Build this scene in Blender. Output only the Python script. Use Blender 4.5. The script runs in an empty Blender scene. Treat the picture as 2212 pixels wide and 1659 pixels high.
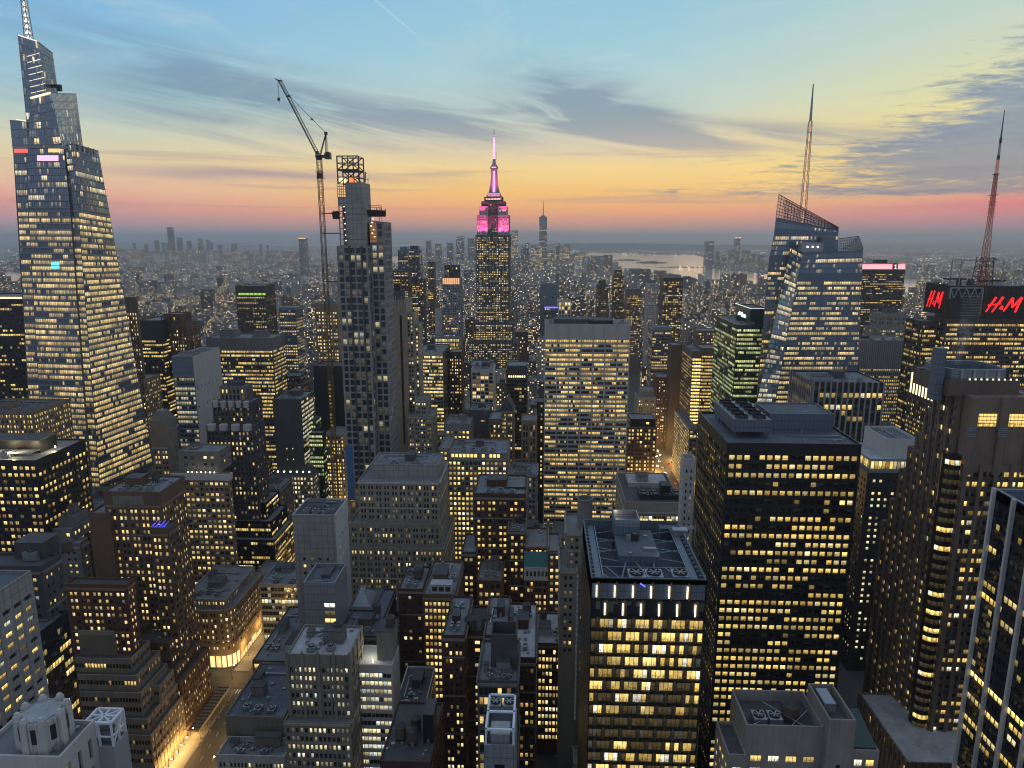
import bpy, math, random
import numpy as np
from math import radians as R, sin, cos, tan, pi, sqrt, atan2
random.seed(11)
rng = np.random.default_rng(11)
sc = bpy.context.scene
COL = sc.collection

# ------------------------------------------------------------------ camera
YAW, PITCH, CAMZ, FPX = R(2.4), R(11.6), 260.0, 1533.7      # grid of the avenues runs along +Y
cam_d = bpy.data.cameras.new('camera')
cam = bpy.data.objects.new('camera', cam_d); COL.objects.link(cam)
cam.location = (0, 0, CAMZ)
cam.rotation_euler = (R(90) - PITCH, 0, YAW)
cam_d.sensor_width = 36; cam_d.lens = 36 * FPX / 2212
cam_d.clip_start = 1; cam_d.clip_end = 200000
sc.camera = cam
sc.view_settings.view_transform = 'Standard'
sc.view_settings.look = 'None'
sc.view_settings.exposure = 0.2
sc.view_settings.gamma = 1.0
sc.render.engine = 'CYCLES'
cy = sc.cycles
cy.use_denoising = True
cy.max_bounces = 5; cy.diffuse_bounces = 2; cy.glossy_bounces = 3; cy.transmission_bounces = 4
cy.transparent_max_bounces = 12; cy.volume_bounces = 0
cy.sample_clamp_indirect = 2.0; cy.pixel_filter_type = 'BLACKMAN_HARRIS'; cy.filter_width = 1.1
cy.caustics_reflective = False; cy.caustics_refractive = False

# ------------------------------------------------------------------ node helpers
class NT:
    def __init__(s, tree): s.t = tree; s.n = tree.nodes; s.l = tree.links
    def node(s, typ, **kw):
        n = s.n.new(typ)
        for k, v in kw.items(): setattr(n, k, v)
        return n
    def put(s, sock, v):
        if v is None: return
        if hasattr(v, 'is_linked'): s.l.new(v, sock)
        else: sock.default_value = v
    def m(s, op, a, b=None, c=None, clamp=False):
        n = s.n.new('ShaderNodeMath'); n.operation = op; n.use_clamp = clamp
        s.put(n.inputs[0], a); s.put(n.inputs[1], b); s.put(n.inputs[2], c)
        return n.outputs[0]
    def vm(s, op, a, b=None):
        n = s.n.new('ShaderNodeVectorMath'); n.operation = op
        s.put(n.inputs[0], a); s.put(n.inputs[1], b)
        return n.outputs[0]
    def mix(s, f, a, b, mode='MIX'):
        n = s.n.new('ShaderNodeMix'); n.data_type = 'RGBA'; n.blend_type = mode
        s.put(n.inputs[0], f); s.put(n.inputs[6], a); s.put(n.inputs[7], b)
        return n.outputs[2]
    def ss(s, x, a, b, to0=0.0, to1=1.0):
        n = s.n.new('ShaderNodeMapRange'); n.interpolation_type = 'SMOOTHSTEP'
        s.put(n.inputs[0], x); n.inputs[1].default_value = a; n.inputs[2].default_value = b
        n.inputs[3].default_value = to0; n.inputs[4].default_value = to1
        return n.outputs[0]
    def ramp(s, fac, stops, interp='LINEAR'):
        n = s.n.new('ShaderNodeValToRGB'); e = n.color_ramp; e.interpolation = interp
        while len(e.elements) < len(stops): e.elements.new(0.5)
        for el, (p, c) in zip(e.elements, stops):
            el.position = p; el.color = (*c, 1)
        s.put(n.inputs[0], fac)
        return n.outputs[0]
    def noise(s, vec, scale, detail=3, rough=0.5, dist=0.0):
        n = s.n.new('ShaderNodeTexNoise'); s.put(n.inputs['Vector'], vec)
        n.inputs['Scale'].default_value = scale; n.inputs['Detail'].default_value = detail
        n.inputs['Roughness'].default_value = rough; n.inputs['Distortion'].default_value = dist
        return n.outputs[0]
    def xyz(s, x, y, z=0.0):
        n = s.n.new('ShaderNodeCombineXYZ')
        s.put(n.inputs[0], x); s.put(n.inputs[1], y); s.put(n.inputs[2], z)
        return n.outputs[0]
    def sep(s, v):
        n = s.n.new('ShaderNodeSeparateXYZ'); s.put(n.inputs[0], v); return n.outputs

def lin(r, g, b):
    f = lambda c: (c / 255 / 12.92) if c <= 10 else ((c / 255 + 0.055) / 1.055) ** 2.4
    return (f(r), f(g), f(b))

# ------------------------------------------------------------------ dusk sky (world)
SUN_EL, SUN_AZ = -3.0, 20.0          # the sun has set to the right of the view
world = bpy.data.worlds.new('World'); sc.world = world
world.use_nodes = True
w = NT(world.node_tree); w.n.clear()
tc = w.node('ShaderNodeTexCoord').outputs['Generated']
d = w.vm('NORMALIZE', tc)
dx, dy, dz = w.sep(d)
el = w.m('MULTIPLY', w.m('ARCSINE', dz), 180 / pi)
az = w.m('MULTIPLY', w.m('ARCTAN2', dx, dy), 180 / pi)       # 0 along the avenues, positive to the right
elf = w.m('DIVIDE', w.m('ADD', el, 2.0), 32.0, clamp=True)
P = lambda e: (e + 2.0) / 32.0
# warp elevation a little so the colour bands are not ruler straight
wn = w.noise(w.xyz(w.m('MULTIPLY', az, 0.045), w.m('MULTIPLY', el, 0.22), 3.1), 1.0, 4, 0.55)
elw = w.m('ADD', elf, w.m('MULTIPLY', w.m('SUBTRACT', wn, 0.5), 0.045))
LEFT = [(P(-2), lin(150, 146, 152)), (P(.4), lin(180, 156, 160)), (P(1.3), lin(212, 152, 152)), (P(2.3), lin(236, 158, 140)), (P(3.5), lin(238, 188, 156)),
        (P(5.2), lin(232, 208, 160)), (P(7.0), lin(208, 212, 186)), (P(9.5), lin(160, 198, 208)), (P(13), lin(132, 186, 218)), (P(17.5), lin(112, 172, 220)), (P(29), lin(84, 136, 196))]
MID = [(P(-2), lin(172, 142, 140)), (P(.4), lin(206, 154, 140)), (P(1.2), lin(236, 158, 124)), (P(2.1), lin(255, 174, 104)), (P(3.5), lin(255, 198, 102)),
       (P(5.2), lin(252, 216, 134)), (P(7.0), lin(232, 214, 174)), (P(9.5), lin(192, 211, 203)), (P(13), lin(160, 202, 214)), (P(17.5), lin(138, 190, 216)), (P(29), lin(92, 142, 196))]
RIGHT = [(P(-2), lin(140, 134, 148)), (P(.4), lin(172, 142, 150)), (P(1.2), lin(206, 134, 142)), (P(2.0), lin(222, 142, 138)), (P(3.0), lin(232, 186, 132)),
         (P(4.6), lin(250, 216, 112)), (P(7.0), lin(242, 222, 138)), (P(9.5), lin(224, 219, 160)), (P(13), lin(200, 212, 190)), (P(17.5), lin(168, 204, 206)), (P(29), lin(96, 146, 196))]
cl, cm, cr = w.ramp(elw, LEFT), w.ramp(elw, MID), w.ramp(elw, RIGHT)
sky = w.mix(w.ss(az, -36, -2), cl, cm)
sky = w.mix(w.ss(az, 4, 34), sky, cr)
# the far side of the sky (behind the viewer) is plain dusk blue
back = w.ramp(elf, [(P(-2), lin(112, 114, 128)), (P(4), lin(150, 150, 160)), (P(12), lin(156, 166, 184)), (P(29), lin(152, 168, 192))])
high = (*lin(160, 174, 196), 1)
sky = w.mix(w.ss(el, 18, 45), sky, high)
sky = w.mix(w.ss(dy, 0.55, -0.25), sky, back)

def blob(caz, cel, raz, rel, slope=0.0, warp=0.0, wv=None):
    """soft ellipse round azimuth / elevation (degrees), tilted by slope"""
    a = w.m('SUBTRACT', az, caz)
    e = w.m('SUBTRACT', w.m('SUBTRACT', el, cel), w.m('MULTIPLY', a, slope))
    if wv is not None: e = w.m('ADD', e, w.m('MULTIPLY', w.m('SUBTRACT', wv, 0.5), warp))
    q = w.m('ADD', w.m('POWER', w.m('ABSOLUTE', w.m('DIVIDE', a, raz)), 2.0), w.m('POWER', w.m('ABSOLUTE', w.m('DIVIDE', e, rel)), 2.0))
    return w.m('POWER', 2.718, w.m('MULTIPLY', q, -1.0))

streak = w.noise(w.xyz(w.m('MULTIPLY', az, 0.05), w.m('ADD', w.m('MULTIPLY', el, 0.55), w.m('MULTIPLY', az, 0.05)), 0.0), 1.0, 6, 0.6, 0.6)
wisp = w.noise(w.xyz(w.m('ADD', w.m('MULTIPLY', az, 0.10), w.m('MULTIPLY', el, 0.05)), w.m('ADD', w.m('MULTIPLY', el, 0.34), w.m('MULTIPLY', az, -0.03)), 7.0), 1.0, 7, 0.62, 1.2)
# 1 the long slate band in the upper middle, combed into streaks that fall to the right
comb = w.noise(w.xyz(w.m('ADD', w.m('MULTIPLY', az, 0.085), w.m('MULTIPLY', el, 0.16)), w.m('ADD', w.m('MULTIPLY', el, 0.62), w.m('MULTIPLY', az, 0.085)), 4.0), 1.0, 6, 0.6, 0.8)
band = w.m('ADD', blob(-19, 8.3, 15, 1.9, -0.05, 3.6, streak), blob(6, 7.9, 15, 1.25, -0.075, 3.0, streak))
band = w.m('ADD', band, w.m('MULTIPLY', blob(4, 9.6, 6, 1.9, -0.30, 4.0, wisp), 1.2))
band = w.m('ADD', band, w.m('MULTIPLY', blob(-24, 11.6, 14, 1.5, -0.16, 3.0, comb), 0.7))
band = w.m('ADD', band, w.m('MULTIPLY', blob(24, 6.9, 12, 0.9, -0.02, 2.0, wisp), 0.55))
band = w.m('MULTIPLY', band, w.ss(comb, 0.30, 0.60, 0.12, 1.15), clamp=True)
bcol = w.mix(w.ss(el, 6.0, 9.0), (*lin(150, 156, 170), 1), (*lin(100, 126, 156), 1))
sky = w.mix(w.m('MULTIPLY', band, 0.66), sky, bcol)
# 2 thin mauve strips over the red glow
st2 = w.noise(w.xyz(w.m('MULTIPLY', az, 0.045), w.m('MULTIPLY', el, 1.5), 2.0), 1.0, 5, 0.55, 0.4)
strips = w.m('MULTIPLY', w.ss(st2, 0.53, 0.68), w.m('MULTIPLY', w.ss(el, 1.0, 2.6), w.ss(el, 8.0, 5.0)))
sky = w.mix(w.m('MULTIPLY', strips, 0.42), sky, (*lin(168, 142, 152), 1))
lowl = blob(-21, 4.55, 11, 0.42, -0.012, 1.3, streak)
sky = w.mix(w.m('MULTIPLY', lowl, 0.75), sky, (*lin(166, 140, 158), 1))
# 3 faint cirrus
cir = w.m('MULTIPLY', w.ss(wisp, 0.48, 0.80), w.ss(el, 7.5, 13))
sky = w.mix(w.m('MULTIPLY', cir, 0.38), sky, (*lin(205, 216, 208), 1))
# 4 rippled slate deck in the upper right
invz = w.m('DIVIDE', 1.0, w.m('ADD', w.m('MAXIMUM', dz, 0.0), 0.055))
px_ = w.m('MULTIPLY', dx, invz); py_ = w.m('MULTIPLY', dy, invz)
rip = w.noise(w.xyz(w.m('MULTIPLY', px_, 1.5), w.m('MULTIPLY', py_, 2.4), 1.0), 2.6, 9, 0.70, 0.7)
rip2 = w.noise(w.xyz(w.m('MULTIPLY', az, 0.20), w.m('MULTIPLY', el, 1.5), 5.0), 1.0, 7, 0.68, 0.9)
rr = w.m('ADD', w.m('MULTIPLY', rip, 0.5), w.m('MULTIPLY', rip2, 0.5))
deck = w.m('ADD', w.m('MULTIPLY', blob(35, 8.4, 10.0, 3.4, 0.13, 2.5, streak), 1.1), w.m('MULTIPLY', blob(31, 4.9, 15, 1.5, -0.01, 1.0, streak), 0.85))
deck = w.m('ADD', deck, w.m('MULTIPLY', blob(36, 13.6, 5, 1.2, 0.22, 1.5, streak), 0.8))
deck = w.m('ADD', deck, w.m('MULTIPLY', blob(21, 3.3, 15, 0.55, 0.0, 0.8, streak), 0.6))
deck = w.m('ADD', deck, w.m('MULTIPLY', blob(39, 6.0, 8, 3.0, 0.0, 0.5, streak), 0.4))
dk = w.ss(w.m('ADD', w.m('MULTIPLY', deck, 0.62), w.m('MULTIPLY', w.m('SUBTRACT', rr, 0.5), 2.1)), 0.20, 0.58)
dk = w.m('MULTIPLY', w.m('MULTIPLY', dk, w.ss(el, 1.6, 2.8)), w.ss(deck, 0.05, 0.3))
dcol = w.mix(w.ss(el, 3, 8), (*lin(138, 142, 156), 1), (*lin(124, 146, 172), 1))
dcol = w.mix(w.m('MULTIPLY', w.ss(rr, 0.44, 0.66), 0.55), dcol, (*lin(92, 114, 148), 1))
sky = w.mix(w.m('MULTIPLY', dk, 0.86), sky, dcol)
# 5 the red glow low on the right
red = blob(38, 2.3, 11, 0.62, 0.0, 0.5, streak)
sky = w.mix(w.m('MULTIPLY', red, 0.8), sky, (*lin(242, 108, 118), 1))
# 6 contrail
ca = w.m('SUBTRACT', az, -11.5)
ctr = w.m('ABSOLUTE', w.m('SUBTRACT', w.m('SUBTRACT', el, 15.9), w.m('MULTIPLY', ca, -0.72)))
ctr = w.m('MULTIPLY', w.ss(ctr, 0.10, 0.02), w.m('MULTIPLY', w.ss(az, -13.4, -12.8), w.ss(az, -8.0, -11.0)))
sky = w.mix(w.m('MULTIPLY', ctr, 0.4), sky, (*lin(205, 220, 226), 1))
hs = w.node('ShaderNodeHueSaturation'); hs.inputs['Saturation'].default_value = .96; hs.inputs['Value'].default_value = .93; w.put(hs.inputs['Color'], sky); sky = hs.outputs[0]
# a trace of the physical twilight sky
nish = w.node('ShaderNodeTexSky'); nish.sky_type = 'NISHITA'; nish.sun_disc = False
nish.sun_elevation = R(0.0); nish.sun_rotation = R(SUN_AZ)
bg1 = w.node('ShaderNodeBackground'); w.put(bg1.inputs[0], sky); bg1.inputs[1].default_value = 1.0
bg2 = w.node('ShaderNodeBackground'); w.put(bg2.inputs[0], nish.outputs[0]); bg2.inputs[1].default_value = 0.004
add = w.node('ShaderNodeAddShader'); w.l.new(bg1.outputs[0], add.inputs[0]); w.l.new(bg2.outputs[0], add.inputs[1])
out = w.node('ShaderNodeOutputWorld'); w.l.new(add.outputs[0], out.inputs[0])
world.cycles.sampling_method = 'MANUAL'; world.cycles.sample_map_resolution = 1024

# the last warm light from where the sun went down (below the horizon: very weak and wide)
sun_d = bpy.data.lights.new('sun', 'SUN'); sun_d.energy = 0.05; sun_d.angle = R(20); sun_d.color = (1, .62, .36)
sun = bpy.data.objects.new('sun', sun_d); COL.objects.link(sun)
sun.rotation_euler = (R(90 - 6), 0, R(-SUN_AZ + 180))

# ------------------------------------------------------------------ projection helpers
FW = np.array((-sin(YAW) * cos(PITCH), cos(YAW) * cos(PITCH), -sin(PITCH)))
RT = np.array((cos(YAW), sin(YAW), 0.0))
UP = np.array((-sin(YAW) * sin(PITCH), cos(YAW) * sin(PITCH), cos(PITCH)))
CAM = np.array((0, 0, CAMZ))
def ray(x, y): return FW + RT * ((x - 1106) / FPX) + UP * ((829.5 - y) / FPX)
def at(x, y, Y):
    v = ray(x, y); return CAM + v * (Y / v[1])
def atX(x, y, X):
    v = ray(x, y); return CAM + v * (X / v[0])
def atZ(x, y, z=0.0):
    v = ray(x, y); return CAM + v * ((z - CAMZ) / v[2])
def proj(p):
    q = np.asarray(p, float) - CAM
    f = q @ FW
    return np.stack([1106 + FPX * (q @ RT) / f, 829.5 - FPX * (q @ UP) / f], -1)
def depth_to(X, Y, z, xs):
    """far end of a side wall at plane X whose far top corner shows at pixel column xs"""
    lo, hi = Y + 1, Y + 600
    s = 1 if proj((X, hi, z))[0] > proj((X, lo, z))[0] else -1
    for _ in range(50):
        mid = (lo + hi) / 2
        if (proj((X, mid, z))[0] - xs) * s < 0: lo = mid
        else: hi = mid
    return lo - Y

# ------------------------------------------------------------------ mesh builder
class MB:
    def __init__(s): s.P = []; s.uv = []; s.rn = []; s.tri = False
    def quads(s, P, uv=None, rn=None):
        P = np.asarray(P, float).reshape(-1, 4, 3); n = len(P)
        if n == 0: return
        s.P.append(P)
        s.uv.append(np.tile(np.array(((0, 0), (1, 0), (1, 1), (0, 1)), float), (n, 1, 1)) if uv is None else np.asarray(uv, float).reshape(n, 4, 2))
        s.rn.append(np.zeros((n, 2)) if rn is None else np.asarray(rn, float).reshape(n, 2))
    def box(s, x0, x1, y0, y1, z0, z1, bottom=False):
        a = [(x0, y0), (x1, y0), (x1, y1), (x0, y1)]
        q = []
        for i in range(4):
            (ax, ay), (bx, by) = a[i], a[(i + 1) % 4]
            q.append(((ax, ay, z0), (bx, by, z0), (bx, by, z1), (ax, ay, z1)))
        q.append(((x0, y0, z1), (x1, y0, z1), (x1, y1, z1), (x0, y1, z1)))
        if bottom: q.append(((x0, y1, z0), (x1, y1, z0), (x1, y0, z0), (x0, y0, z0)))
        s.quads(q)
    def bar(s, p, q, wd, wd2=None):
        p = np.asarray(p, float); q = np.asarray(q, float); d = q - p
        L = np.linalg.norm(d)
        if L < 1e-6: return
        d = d / L
        a = np.cross(d, (0, 0, 1.0))
        if np.linalg.norm(a) < 1e-3: a = np.array((1.0, 0, 0))
        a /= np.linalg.norm(a); b = np.cross(d, a)
        h = wd / 2; g = (wd2 if wd2 is not None else wd) / 2
        c0 = [p + a * i * h + b * j * h for i, j in ((-1, -1), (1, -1), (1, 1), (-1, 1))]
        c1 = [q + a * i * g + b * j * g for i, j in ((-1, -1), (1, -1), (1, 1), (-1, 1))]
        Q = [(c0[i], c0[(i + 1) % 4], c1[(i + 1) % 4], c1[i]) for i in range(4)]
        Q += [(c0[3], c0[2], c0[1], c0[0]), tuple(c1)]
        s.quads(Q)
    def cyl(s, x, y, z0, z1, r, r1=None, n=14, cap=True, sx=1.0):
        r1 = r if r1 is None else r1
        A = [(cos(2 * pi * i / n), sin(2 * pi * i / n)) for i in range(n)]
        Q = []
        for i in range(n):
            (a, b), (c, d_) = A[i], A[(i + 1) % n]
            Q.append(((x + a * r * sx, y + b * r, z0), (x + c * r * sx, y + d_ * r, z0), (x + c * r1 * sx, y + d_ * r1, z1), (x + a * r1 * sx, y + b * r1, z1)))
        if cap and r1 > 0.01:
            for i in range(1, n - 1, 2):
                Q.append(tuple((x + A[k % n][0] * r1 * sx, y + A[k % n][1] * r1, z1) for k in (0, i, i + 1, min(i + 2, n - 1))))
        s.quads(Q)
    def prism(s, pts, z0, z1, cap=True):
        n = len(pts); Q = []
        for i in range(n):
            a, b = pts[i], pts[(i + 1) % n]
            Q.append(((a[0], a[1], z0), (b[0], b[1], z0), (b[0], b[1], z1), (a[0], a[1], z1)))
        if cap:
            for i in range(1, n - 1, 2):
                Q.append(tuple((pts[k][0], pts[k][1], z1) for k in (0, i, i + 1, min(i + 2, n - 1))))
        s.quads(Q)
    def empty(s): return not s.P
    def build(s, name, mat, parent=None, org=None, kind=None):
        P = np.concatenate(s.P); uv = np.concatenate(s.uv); rn = np.concatenate(s.rn)
        return mesh_obj(name, P, uv, rn, mat, parent, org, kind)

def mesh_obj(name, P, uv, rn, mat, parent=None, org=None, kind=None):
    n = len(P)
    if org is None: org = np.array(parent.location) if parent is not None and parent.parent is None else (ORG.get(parent.name, np.zeros(3)) if parent is not None else np.zeros(3))
    me = bpy.data.meshes.new(name)
    me.vertices.add(n * 4); me.vertices.foreach_set('co', (P - org).reshape(-1).astype(np.float32))
    me.loops.add(n * 4); me.loops.foreach_set('vertex_index', np.arange(n * 4, dtype=np.int32))
    me.polygons.add(n); me.polygons.foreach_set('loop_start', np.arange(n, dtype=np.int32) * 4)
    me.polygons.foreach_set('loop_total', np.full(n, 4, np.int32))
    u = me.uv_layers.new(name='uv'); u.data.foreach_set('uv', uv.reshape(-1).astype(np.float32))
    u2 = me.uv_layers.new(name='rnd'); u2.data.foreach_set('uv', np.repeat(rn, 4, 0).reshape(-1).astype(np.float32))
    me.update(calc_edges=True)
    if n > 2: me.validate()
    me.materials.append(mat)
    o = bpy.data.objects.new(name, me); COL.objects.link(o)
    if parent is not None:
        o.parent = parent; ORG[o.name] = np.array(org)
    if kind: o['kind'] = kind
    return o
ORG = {}
def thing(name, label, cat, loc=(0, 0, 0), group=None):
    o = bpy.data.objects.new(name, None); COL.objects.link(o)
    o.location = loc; o.empty_display_size = 2
    o['label'] = label; o['category'] = cat
    if group: o['group'] = group
    return o
def tag(o, label, cat, group=None, kind=None):
    o['label'] = label; o['category'] = cat
    if group: o['group'] = group
    if kind: o['kind'] = kind
    return o
# ------------------------------------------------------------------ materials
MATS = {}
def newmat(name):
    m = bpy.data.materials.new(name); m.use_nodes = True
    t = NT(m.node_tree); t.n.clear()
    o = t.node('ShaderNodeOutputMaterial'); b = t.node('ShaderNodeBsdfPrincipled')
    t.l.new(b.outputs[0], o.inputs[0])
    return m, t, b
def wallmat(name, col, rough=.85, var=.38, scale=.15, metal=0.0, spec=.3, course=0.0, panel=None):
    """masonry / metal: base colour mottled by world-space noise, soot streaks running down, thin courses or panel joints"""
    if name in MATS: return MATS[name]
    m, t, b = newmat(name)
    g = t.node('ShaderNodeNewGeometry'); pos = g.outputs['Position']
    n1 = t.noise(pos, scale, 5, .6)
    st = t.noise(t.vm('MULTIPLY', pos, (1.3, 1.3, .06)), 1.0, 4, .6)
    v = t.m('ADD', t.m('MULTIPLY', t.m('SUBTRACT', n1, .5), 2 * var), t.m('MULTIPLY', t.m('SUBTRACT', st, .5), 1.6 * var))
    oi = t.node('ShaderNodeObjectInfo')
    v = t.m('ADD', t.m('ADD', v, 1.0), t.m('MULTIPLY', t.m('SUBTRACT', oi.outputs['Random'], .5), .16))
    c = t.mix(1.0, (*col, 1), t.xyz(v, v, v), 'MULTIPLY')
    x, y, z = t.sep(pos)
    if course:
        j = t.m('LESS_THAN', t.m('FRACT', t.m('DIVIDE', z, course)), .09)
        c = t.mix(t.m('MULTIPLY', j, .35), c, tuple(k * .55 for k in col) + (1,))
    if panel:
        jz = t.m('LESS_THAN', t.m('FRACT', t.m('DIVIDE', z, panel[1])), .07)
        jx = t.m('LESS_THAN', t.m('FRACT', t.m('DIVIDE', t.m('ADD', x, y), panel[0])), .09)
        c = t.mix(t.m('MULTIPLY', t.m('MAXIMUM', jz, jx), .75), c, tuple(k * .45 for k in col) + (1,))
    t.put(b.inputs['Base Color'], c)
    b.inputs['Roughness'].default_value = rough; b.inputs['Metallic'].default_value = metal
    b.inputs['Specular IOR Level'].default_value = spec
    MATS[name] = m; return m
def roofmat(name, col, rough=.8):
    if name in MATS: return MATS[name]
    m, t, b = newmat(name)
    pos = t.node('ShaderNodeNewGeometry').outputs['Position']
    n1 = t.noise(pos, .18, 5, .65); n2 = t.noise(pos, 1.4, 4, .6)
    v = t.m('ADD', .15, t.m('ADD', t.m('MULTIPLY', n1, 1.2), t.m('MULTIPLY', n2, .5)))
    x, y, z = t.sep(pos)
    seam = t.m('LESS_THAN', t.m('FRACT', t.m('DIVIDE', x, 3.1)), .035)
    c = t.mix(1.0, (*col, 1), t.xyz(v, v, v), 'MULTIPLY')
    c = t.mix(t.m('MULTIPLY', seam, .25), c, tuple(k * .5 for k in col) + (1,))
    pud = t.ss(n1, .60, .68)
    t.put(b.inputs['Base Color'], c)
    t.put(b.inputs['Roughness'], t.m('SUBTRACT', rough, t.m('MULTIPLY', pud, .45)))
    MATS[name] = m; return m
def winmat(name, c1, c2, c3, strength=1.0, dark=(.018, .022, .028), rough=.08, blind=.35, metal=0.0):
    """window: dark glass; where rnd.x > 0 the room behind is lit (ceiling lamps, furniture, blinds, mullions)"""
    if name in MATS: return MATS[name]
    m, t, b = newmat(name)
    uvn = t.node('ShaderNodeUVMap'); uvn.uv_map = 'uv'
    rnn = t.node('ShaderNodeUVMap'); rnn.uv_map = 'rnd'
    u, v, _ = t.sep(uvn.outputs[0]); lit, seed, _2 = t.sep(rnn.outputs[0])
    h1 = t.m('FRACT', t.m('MULTIPLY', seed, 17.31)); h2 = t.m('FRACT', t.m('MULTIPLY', seed, 71.77)); h3 = t.m('FRACT', t.m('MULTIPLY', seed, 7.13))
    nz = t.noise(t.xyz(t.m('MULTIPLY', u, 2.6), t.m('MULTIPLY', v, 2.2), t.m('MULTIPLY', seed, 300)), 1.5, 3, .6)
    furn = t.m('MULTIPLY', t.ss(v, .62, .22), t.ss(nz, .40, .58))            # dark shapes in the lower part of the room
    lamp = t.m('MULTIPLY', t.ss(v, .55, .9), t.ss(nz, .48, .62))              # ceiling lamps
    bl = t.m('MULTIPLY', t.m('LESS_THAN', h2, blind), t.m('GREATER_THAN', v, t.m('ADD', .1, t.m('MULTIPLY', h1, .7))))
    e = t.m('ADD', t.m('SUBTRACT', .82, t.m('MULTIPLY', furn, .62)), t.m('MULTIPLY', lamp, .45))
    e = t.m('MULTIPLY', e, t.m('ADD', .6, t.m('MULTIPLY', nz, .8)))
    e = t.m('ADD', t.m('MULTIPLY', e, t.m('SUBTRACT', 1.0, bl)), t.m('MULTIPLY', bl, .62))
    fu = t.m('FRACT', u)
    mul = t.m('MAXIMUM', t.m('LESS_THAN', fu, .07), t.m('GREATER_THAN', fu, .93))
    mul = t.m('MAXIMUM', mul, t.m('MAXIMUM', t.m('LESS_THAN', v, .06), t.m('GREATER_THAN', v, .95)))
    e = t.m('MULTIPLY', t.m('MULTIPLY', e, t.m('SUBTRACT', 1.0, t.m('MULTIPLY', mul, .8))), lit)
    c = t.mix(h3, (*c1, 1), (*c2, 1)); c = t.mix(t.m('GREATER_THAN', h1, .84), c, (*c3, 1))
    oi = t.node('ShaderNodeObjectInfo')
    t.put(b.inputs['Emission Color'], c)
    t.put(b.inputs['Emission Strength'], t.m('MULTIPLY', e, strength))
    # unlit glass: some rooms have pale blinds drawn
    bc = t.mix(t.m('MULTIPLY', bl, .5), (*dark, 1), (.20, .20, .19, 1))
    t.put(b.inputs['Base Color'], bc)
    b.inputs['Roughness'].default_value = rough
    b.inputs['Specular IOR Level'].default_value = .6; b.inputs['Metallic'].default_value = metal
    nv = t.vm('ADD', t.node('ShaderNodeNewGeometry').outputs['Normal'], t.vm('MULTIPLY', t.vm('SUBTRACT', t.xyz(h1, h3, h2), (.5, .5, .5)), (.05, .05, .05)))
    t.put(b.inputs['Normal'], t.vm('NORMALIZE', nv))
    m.cycles.emission_sampling = 'NONE'
    MATS[name] = m; return m
def plain(name, col, rough=.6, metal=0.0, emit=None, es=0.0, alpha=None):
    if name in MATS: return MATS[name]
    m, t, b = newmat(name)
    pos = t.node('ShaderNodeNewGeometry').outputs['Position']
    n = t.noise(pos, .6, 4, .6); v = t.m('ADD', .75, t.m('MULTIPLY', n, .5))
    t.put(b.inputs['Base Color'], t.mix(1.0, (*col, 1), t.xyz(v, v, v), 'MULTIPLY'))
    b.inputs['Roughness'].default_value = rough; b.inputs['Metallic'].default_value = metal
    if emit:
        b.inputs['Emission Color'].default_value = (*emit, 1); b.inputs['Emission Strength'].default_value = es
        m.cycles.emission_sampling = 'NONE'
    if alpha is not None: b.inputs['Alpha'].default_value = alpha
    MATS[name] = m; return m

WARM = ((1.0, .64, .14), (1.0, .74, .25), (.96, .90, .68))
W = {
 'office': winmat('office_glass', *WARM, 1.75),
 'soft':   winmat('soft_glass', (1.0, .66, .18), (1.0, .77, .30), (1.0, .55, .18), 1.6),
 'resid':  winmat('flat_glass', (1.0, .64, .19), (1.0, .76, .34), (1.0, .88, .58), 1.65, blind=.45),
 'white':  winmat('pale_lit_glass', (1.0, .84, .42), (.98, .90, .60), (.9, .98, .9), 1.45),
 'lime':   winmat('lime_lit_glass', (.92, .86, .30), (.85, .92, .42), (.72, .90, .55), 1.15, dark=(.008, .03, .022)),
 'blue':   winmat('blue_glass', (1.0, .70, .26), (1.0, .80, .42), (.95, .9, .65), 1.2, dark=(.20, .28, .37), rough=.06, blind=.1, metal=.55),
 'van':    winmat('silvered_glass', (1.0, .68, .20), (1.0, .78, .32), (1.0, .60, .26), 1.2, dark=(.17, .22, .28), rough=.07, blind=.25, metal=.5),
 'black':  winmat('black_glass', (1.0, .64, .15), (1.0, .74, .25), (1.0, .82, .40), 1.75, dark=(.010, .013, .018), rough=.05, blind=.2),
 'stair':  winmat('steel_lit_glass', (.95, .85, .5), (1, .8, .4), (.9, .95, .9), .9, dark=(.02, .035, .05), rough=.1, blind=0),
}
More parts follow.
